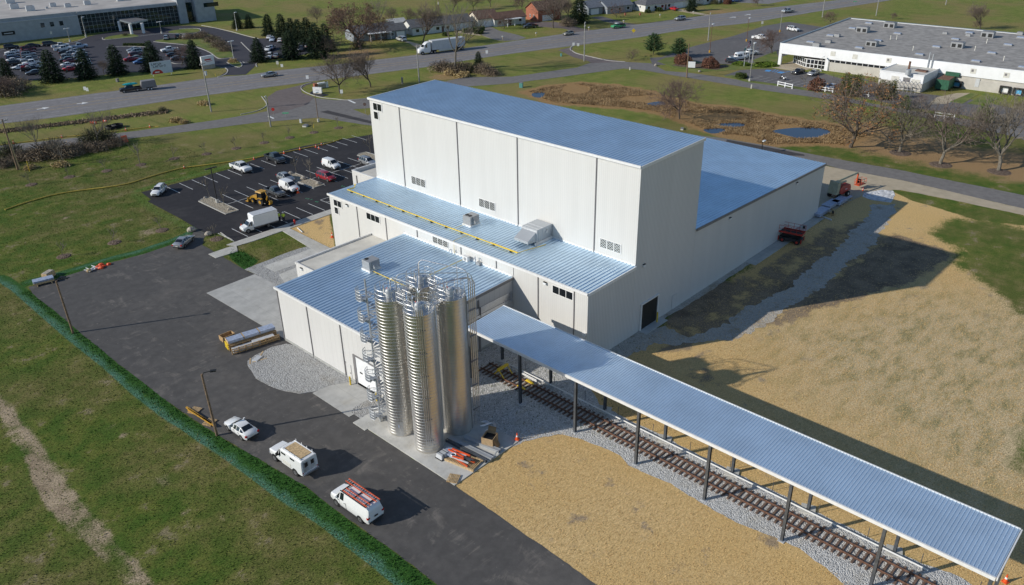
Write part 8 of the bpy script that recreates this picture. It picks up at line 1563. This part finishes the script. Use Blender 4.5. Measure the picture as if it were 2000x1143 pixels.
# hoses
def hose(px, r, lb, mat='hose_yellow'):
    if mat not in MATS: M(mat, (.5, .36, .06), .6, 0, .2)
    L = smooth_line(gp(px), False, 5); tag(MB().use(mat).tube([(p.x, p.y, r+.02) for p in L], r, 7).build('hose'), lb, 'hose')
hose([(10, 411), (51, 397), (101, 383), (152, 374), (216, 366), (254, 359), (292, 347), (330, 336), (360, 329), (406, 323), (457, 316), (496, 310), (518, 306), (555, 299), (588, 292), (618, 286), (645, 280), (668, 272)], .12, 'long yellow hose curving across the lawn along the car park edge')
hose([(-10, 285), (58, 277), (121, 269), (193, 262), (246, 255), (293, 249), (310, 248)], .1, 'yellow hose along the far edge of the frontage road')
for px, lb in (((217, 252), 'black corrugated pipe coil, left of the two in the median'), ((230, 249), 'black corrugated pipe coil, right of the two in the median')):
    g = flatv(px); m = MB().use('black')
    for i in range(4): m.ring((g.x, g.y, .15+.18*i), 1.1+.12*(i % 2), .12, 24)
    tag(m.build('pipe_coil'), lb, 'pipe coil', 'black pipe coils')
t = pole_root('barricade', (244, 277), 'bright orange folding barricade on the verge of the frontage road', 'barricade')
for s in (-1, 1): MB().use('orange').add([(-.6, s*.5, 0), (.6, s*.5, 0), (.6, s*.1, 1.4), (-.6, s*.1, 1.4), (-.6, s*.58, 0), (.6, s*.58, 0), (.6, s*.16, 1.4), (-.6, s*.16, 1.4)], [(0, 1, 2, 3), (7, 6, 5, 4), (0, 4, 5, 1), (3, 2, 6, 7), (1, 5, 6, 2), (0, 3, 7, 4)]).build('panel', t, False)
MB().use('black').box(-.5, .5, -.45, .45, .3, .36).build('brace', t, False)
t = pole_root('fire_hydrant', (576, 439), 'red fire hydrant in the straw patch by the sidewalk', 'hydrant'); MB().use('red').lathe((0, 0, 0), [(.2, 0), (.2, .08), (.14, .1), (.14, .7), (.18, .72), (.16, .85), (.05, .98)], 14).build('barrel', t, False); MB().use('red').cyl((-.25, 0, .55), (.25, 0, .55), .08, 8).build('nozzle', t, False)
a, b = flatv((581, 446)), flatv((591, 455)); tag(MB().use('trim_white').cyl((a.x, a.y, .1), (b.x, b.y, .1), .09, 8).build('pipe_length'), 'white pipe lying in the straw patch by the hydrant', 'pipe')
q = flatv((571, 440)); tag(MB().use('dark_plastic').obox((q.x, q.y, 0), 1.2, .2, .15, .3).obox((q.x-.4, q.y-.4, 0), .5, .3, .2, 1).build('debris'), 'dark scraps beside the red hydrant', 'debris')
for px, r, lb in (((374, 452), .75, 'pale boulder at the left side of the yard entry'), ((407, 460), .65, 'pale boulder on the curbed lawn corner'), ((401, 388), .35, 'boulder at the rear of the left planting island'), ((449, 411), .45, 'brown boulder at the front of the left planting island'), ((568, 340), .5, 'boulder at the rear of the middle planting island'), ((593, 351), .65, 'boulder in the middle of the middle planting island'), ((622, 361), .55, 'brown boulder at the front of the middle planting island'), ((1281, 129), .6, 'pale boulder on the grass by the works drive'), ((1366, 141), .5, 'small boulders at the kerb below the dome shrubs')):
    g = flatv(px); rr = random.Random(px[0]); m = MB().use('stone').sphere((0, 0, r*.3), r, r*.8, r*.65, 9, 6); m.v = [(x*rr.uniform(.85, 1.15), y*rr.uniform(.85, 1.15), z*rr.uniform(.9, 1.1)) for x, y, z in m.v]; o = m.build('boulder'); o.location = (g.x, g.y, .1); tag(o, lb, 'boulder', 'boulders around the car park')
# utility boxes
for px, s, mt, lb in (((597, 247), (1.5, 1.0, .35), 'off_white', 'flat grey utility pad on the lawn by the lamp post'), ((588, 240), (.5, .5, 1.0), 'light_grey', 'small white pedestal on the lawn behind the utility pad'), ((1018, 171), (.9, .9, 1.3), 'teal', 'pale green utility box at the edge of the marsh lawn'), ((786, 164), (.4, .4, 1.8), 'trim_grey', 'dark pedestal behind the tall block roof'), ((1096, 110), (.7, .5, .9), 'teal', 'green pedestal on the lawn beside the works drive'), ((1230, 137), (.3, .3, .9), 'off_white', 'white marker with an orange top on the marsh lawn edge'), ((1467, 173), (.3, .3, 1.1), 'off_white', 'white post with orange cap beside the works drive'), ((230, 160), (.8, .6, .9), 'trim_grey', 'dark utility box on the highway verge'), ((1332, 253), (1.2, .6, .3), 'off_white', 'white scrap by the marsh behind the tall block')):
    g = flatv(px); tag(MB().use(mt).obox((g.x, g.y, 0), *s, .5).use('trim_grey').obox((g.x, g.y, s[2]), s[0]*1.06, s[1]*1.06, .05, .5).build('utility_box'), lb, 'utility box')
for px, lb in (((1047, 71), 'mailbox at the verge below the brick house'), ((982, 78), 'pair of mailboxes by the gravel drive'), ((1218, 47), 'mailbox on the verge behind the green work truck'), ((1150, 60), 'mailbox by the utility pole on the highway'), ((1289, 35), 'white mailbox below the white ranch'), ((1354, 29), 'mailbox at the end of the ranch drive')):
    t = pole_root('mailbox', px, lb, 'mailbox', 'mailboxes along the highway'); MB().use('pale_wood').box(-.06, .06, -.06, .06, 0, 1.0).build('post', t, False); MB().use('off_white').box(-.35, .35, -.14, .14, 1.0, 1.35).build('box', t, False)
# things lying about the yard
def frame_of(a, b): a, b = flatv(a), flatv(b); d = b-a; return a, d.length, math.atan2(d.y, d.x)
def sheet_stack(a, b, wd, h, mt, lb, name='sheet_stack', cat='sheet stack', legs=True):
    a, L, rz = frame_of(a, b); t = thing(name, lb, cat, tuple(a), rz); m = MB().use(mt)
    for i in range(5): m.box(0, L, -wd/2, wd/2, .22+h*i/5, .22+h*(i+.8)/5)
    m.build('sheets', t, False)
    for x in (.15*L, .85*L): MB().use('pale_wood').box(x-.06, x+.06, -wd/2-.4, wd/2+.3, .02, .2).build('bearer', t, False)
    return t
t = sheet_stack((66, 558), (106, 548), 1.2, .55, 'blue_film', 'stack of pale blue-grey metal sheets at the far left yard corner'); L = frame_of((66, 558), (106, 548))[1]
MB().use('pale_wood').box(-.04, L, -.66, -.605, .2, .5).build('edge_board', t, False)
q = flatv((96, 541)); tag(MB().use('pale_wood').obox((q.x, q.y, 0), 1.7, 1.0, .8, .5).use('stone').obox((q.x, q.y, .8), 1.5, .8, .1, .5).build('crate'), 'pale crate behind the stack of metal sheets', 'crate')
q = flatv((117, 545)); tag(MB().use('black').obox((q.x, q.y, 0), 1.3, .35, .2, .7).obox((q.x+.4, q.y-.3, 0), .8, .3, .3, .1).build('scrap'), 'black scrap at the end of the stack of metal sheets', 'scrap')
q = flatv((194, 523)); rr = random.Random(2); m = MB().use('orange')
for i in range(9): m.sphere((q.x+rr.gauss(0, .6), q.y+rr.gauss(0, .3), .12), rr.uniform(.25, .55), rr.uniform(.2, .4), rr.uniform(.15, .3), 8, 5)
tag(m.build('orange_netting'), 'crumpled orange safety netting at the yard edge', 'netting')
q = flatv((177, 528)); m = MB().use('white_paint')
for i in range(10): a = rr.uniform(0, 3); m.obox((q.x+rr.gauss(0, .5), q.y+rr.gauss(0, .35), rr.uniform(.02, .3)), rr.uniform(.8, 1.6), .08, .08, a)
m.use('pale_wood').sphere((q.x-.4, q.y-.5, .25), .4, .3, .3, 8, 5); tag(m.build('scrap_pile'), 'pile of white scrap bars beside the orange netting', 'scrap pile')
# lumber and panel bundles
a, L, rz = frame_of((452, 690), (545, 660))
t = thing('panel_bundle', 'long bundle of blue-wrapped metal panels on yellow-ended timbers by the front hall', 'bundle', tuple(a), rz)
for x0, x1 in ((0, L*.33), (L*.335, L*.66), (L*.665, L)): MB().use('blue_film').box(x0+.05, x1-.05, .72, 1.93, 1.0, 1.32).use('pale_wood').box(x0+.01, x0+.06, .7, 1.95, 1.0, 1.35).build('panels', t, False)
m = MB().use('yellow'); [m.box(-.12, .05, .7, 1.95, .1+.3*i, .28+.3*i) for i in range(3)]; m.build('end_block', t, False); m = MB().use('wood'); [m.box(0, L, .72, .82, .15+.3*i, .25+.3*i) for i in range(3)]; [m.box(0, L, 1.83, 1.93, .15+.3*i, .25+.3*i) for i in range(3)]; m.build('timber', t, False); MB().use('light_grey').box(.1, L-.1, .9, 1.75, .1, .98).build('panels', t, False)
t = thing('panel_crate', 'open timber crate of grey metal panels lying in front of the wrapped bundle', 'crate', tuple(a+Vector((.0, 0, 0))), rz); m = MB().use('wood')
for y in (-.55, .5):
    for z in (.1, .4, .7): m.box(0, L*.98, y-.05, y+.05, z, z+.1)
    for i in range(8): x = L*.98*i/7; m.box(x-.05, x+.05, y-.07, y+.07, .05, .85)
m.build('timber', t, False); MB().use('light_grey').box(.2, L*.6, -.4, .4, .1, .55).box(L*.45, L*.9, -.35, .35, .56, .72).build('panels', t, False); MB().use('pale_wood').box(L*.62, L*.98, -.4, .4, .08, .3).build('boards', t, False)
a, L, rz = frame_of((437, 671), (461, 661)); t = thing('timber_box', 'open-topped orange timber box behind the panel bundle', 'crate', tuple(a), rz); m = MB().use('wood')
for y in (0, 1.0): m.box(0, L, y, y+.08, .25, .8)
for x in (0, L-.08): m.box(x, x+.08, .09, .99, .25, .8)
m.build('side', t, False); MB().use('wood').box(0, L, .09, .99, .1, .2).build('floor', t, False)
q = flatv((503, 702)); m = MB().use('pale_wood').obox((q.x-.9, q.y+.2, 0), 1.4, .14, .1, 1.0).obox((q.x+.9, q.y+.6, 0), 1.5, .14, .1, .7).obox((q.x, q.y-.5, 0), 1.8, .14, .1, -.3).use('light_grey').obox((q.x, q.y, .05), 1.2, .7, .15, .4); tag(m.build('board_pile'), 'few boards and a pale panel dropped at the edge of the gravel bed', 'boards')
def pallet(px, rz, lb, w_=1.1, l=1.2, mt='pale_wood', z=.02):
    g = flatv(px); t = thing('pallet', lb, 'pallet', (g.x, g.y, z), rz, 'wooden pallets'); m = MB().use(mt)
    for i in range(7): m.box(-l/2, l/2, -w_/2+i*w_/6.6, -w_/2+i*w_/6.6+.1, .1, .13)
    m.build('deck', t, False); m = MB().use('wood'); [m.box(x-.05, x+.05, -w_/2, w_/2, 0, .099) for x in (-l*.45, 0, l*.45)]; m.build('bearer', t, False)
pallet((381, 803), .4, 'pallet at the upper end of the yellow beams by the verge'); pallet((410, 826), .4, 'pallet at the lower end of the yellow beams by the verge'); pallet((886, 937), .5, 'small pallet at the outer corner of the silo pad', z=.1)
for (a_, b_), lb in ((((365, 799), (414, 832)), 'yellow timber beam lying across the two pallets, upper'), (((368, 803), (421, 836)), 'yellow timber beam lying across the two pallets, lower')):
    a, L, rz = frame_of(a_, b_); o = MB().use('dozer_yellow').box(0, L, -.09, .09, .16, .34).build('timber_beam'); o.location = tuple(a); o.rotation_euler = (0, 0, rz); tag(o, lb, 'beam', 'yellow beams by the verge')
ZP = .1
a, L, rz = frame_of((868, 886), (935, 913)); t = thing('parts_pallet', 'long pallet heaped with orange and white steel parts on the silo pad', 'pallet', (a.x, a.y, ZP), rz); m = MB().use('pale_wood'); m.box(0, L, -1.0, -.85, 0, .2); m.box(0, L, .75, .9, 0, .2)
for i in range(22): m.box(L*i/22, L*i/22+.09, -.85, .75, .02, .18)
m.build('base', t, False); rr = random.Random(6)
for i in range(16):
    m = MB().use(['lift_orange', 'white_paint', 'light_grey', 'post_steel', 'orange'][i % 5]); x = rr.uniform(.2, L*.5); m.obox((x+L*.22, rr.uniform(-.6, .5), .2+.07*(i % 5)), rr.uniform(1.0, L*.55), .14, .12, rr.uniform(-.25, .25)); m.build('steel_part', t, False)
MB().use('blue_film').box(.1, L*.3, -.5, .6, .2, .5).build('wrapped_sheets', t, False); MB().use('white_paint').ring((L*.33, -.3, .55), .25, .06, 16).build('hook', t, False)
a, L, rz = frame_of((857, 899), (873, 888)); t = thing('wrapped_bundle', 'small dark grey strapped bundle on the pad by the front silo', 'bundle', (a.x, a.y, ZP), rz); MB().use('light_grey').add([(0, -.45, .1), (L, -.45, .1), (L, .45, .1), (0, .45, .1), (.1, -.35, .55), (L-.1, -.35, .55), (L-.1, .35, .55), (.1, .35, .55)], [(3, 2, 1, 0), (4, 5, 6, 7), (0, 1, 5, 4), (1, 2, 6, 5), (2, 3, 7, 6), (3, 0, 4, 7)]).build('bundle', t, False); MB().use('black').box(-.05, L+.05, -.5, .5, 0, .09).box(L*.3, L*.3+.05, -.47, .47, .1, .57).box(L*.7, L*.7+.05, -.47, .47, .1, .57).build('strap', t, False)
a, L, rz = frame_of((958, 873), (945, 860)); g = flatv((957, 868)); t = thing('cardboard_box', 'open torn cardboard box of black parts on the silo pad', 'box', (g.x, g.y, ZP), .35); MB().use('cardboard').box(-.7, .7, -.65, -.6, 0, 1.1).box(-.7, .7, .6, .65, 0, 1.1).box(-.7, -.65, -.6, .6, 0, 1.1).box(.65, .7, -.6, .6, 0, 1.1).build('side', t, False); MB().use('black').box(-.63, .63, -.58, .58, .1, .85).build('contents', t, False); MB().use('cardboard').add([(-.7, -.66, 1.08), (.1, -.66, 1.08), (.0, -1.2, .2), (-.7, -1.2, .2)], [(0, 1, 2, 3), (3, 2, 1, 0)]).add([(.66, -.4, 1.1), (.66, .5, 1.1), (.9, .5, 1.6), (.9, -.4, 1.6)], [(0, 1, 2, 3), (3, 2, 1, 0)]).build('flap', t, False)
for (a_, b_), lb, r in ((((908, 858), (976, 885)), 'galvanised steel gutter profile on the pad, nearest the cardboard box', .22), (((877, 860), (962, 900)), 'galvanised steel gutter profile on the pad, beside the heaped pallet', .22), (((872, 863), (950, 905)), 'dark steel profile on the pad against the heaped pallet', .14)):
    a, L, rz = frame_of(a_, b_); m = MB().use('galvanised' if r > .2 else 'post_steel'); m.box(0, L, -r, -r+.05, .0, .32); m.box(0, L, r-.05, r, 0, .32); m.box(0, L, -r+.05, r-.05, .25, .3)
    o = m.build('steel_profile'); o.location = (a.x, a.y, ZP); o.rotation_euler = (0, 0, rz); tag(o, lb, 'steel profile', 'steel profiles on the silo pad')
a, L, rz = frame_of((962, 900), (972, 878)); tag(MB().use('galvanised').tube([tuple(a+Vector((0, 0, .3))), tuple(flatv((974, 882))+Vector((0, 0, .35)))], .06, 6).build('bracket_bar'), 'bent galvanised bar joining the ends of the gutter profiles', 'bar')
g = Vector((50.0, 51.6, 0)); m = MB().use('pipe_steel')
for i in range(3): m.tube(bend([(49.2+.1*i, 51.9-.12*i, .3), (50.6+.1*i, 51.5-.12*i, .3), (50.2+.1*i, 50.3+.12*i, .3), (48.9+.1*i, 50.9, .3)], .3), .05, 6)
tag(m.build('pipe_loop'), 'bent steel hose-connection pipes at the foot of the silo nearest the canopy', 'pipes')
# panels by the end of the side wing
for i, (a_, b_, lb) in enumerate((((1592, 425), (1612, 412), 'blue-grey metal sheets nearest the end corner of the side wing'), ((1612, 409), (1632, 397), 'stack of blue-grey metal channels in the middle of the row by the boom lift'), ((1631, 402), (1648, 391), 'small stack of blue-grey metal pieces behind the channels'), ((1640, 400), (1662, 386), 'long metal strip at the far end of the row by the boom lift'))):
    sheet_stack(a_, b_, 1.6 if i != 3 else .5, .5 if i != 3 else .2, 'blue_film', lb)
q = flatv((1626, 420)); t = thing('cable_reel', 'wooden cable reel standing on the straw at the end of the side wing', 'cable reel', (q.x, q.y, .5), R(20)); [MB().use('pale_wood').cyl((0, y, 0), (0, y+.06, 0), .5, 16).build('flange', t, False) for y in (-.25, .2)]; MB().use('dark_plastic').cyl((0, -.19, 0), (0, .2, 0), .25, 12).build('drum', t, False)
a, b = flatv((1597, 421)), flatv((1624, 431)); tag(MB().use('light_grey').obox(((a.x+b.x)/2, (a.y+b.y)/2, 0), (b-a).length, .22, .2, math.atan2(b.y-a.y, b.x-a.x)).build('edge_kerb'), 'pale concrete edging bar running from the end corner of the side wing', 'edging')
q = ony_door = None
o = MB().use('black').box(130.34, 130.4, 52.5, 56, .02, 4.6).build('open_doorway', plant); o.location = -Vector(plant.location)
# mulch and sundry
sheet('dark_mulch', smooth_line(gp([(605, 183), (612, 178), (625, 183), (642, 185), (630, 189), (617, 188)]), True, 3), 'black', Z+.02)
for px, lb in (((1250, 30), 'red planter pot on the ranch lawn'), ((1221, 30), 'rusty barrel on the lawn by the pruned tree')):
    g = flatv(px); tag(MB().use('brick').lathe((g.x, g.y, 0), [(.35, 0), (.45, .8), (.4, .9)], 12).build('planter'), lb, 'planter')
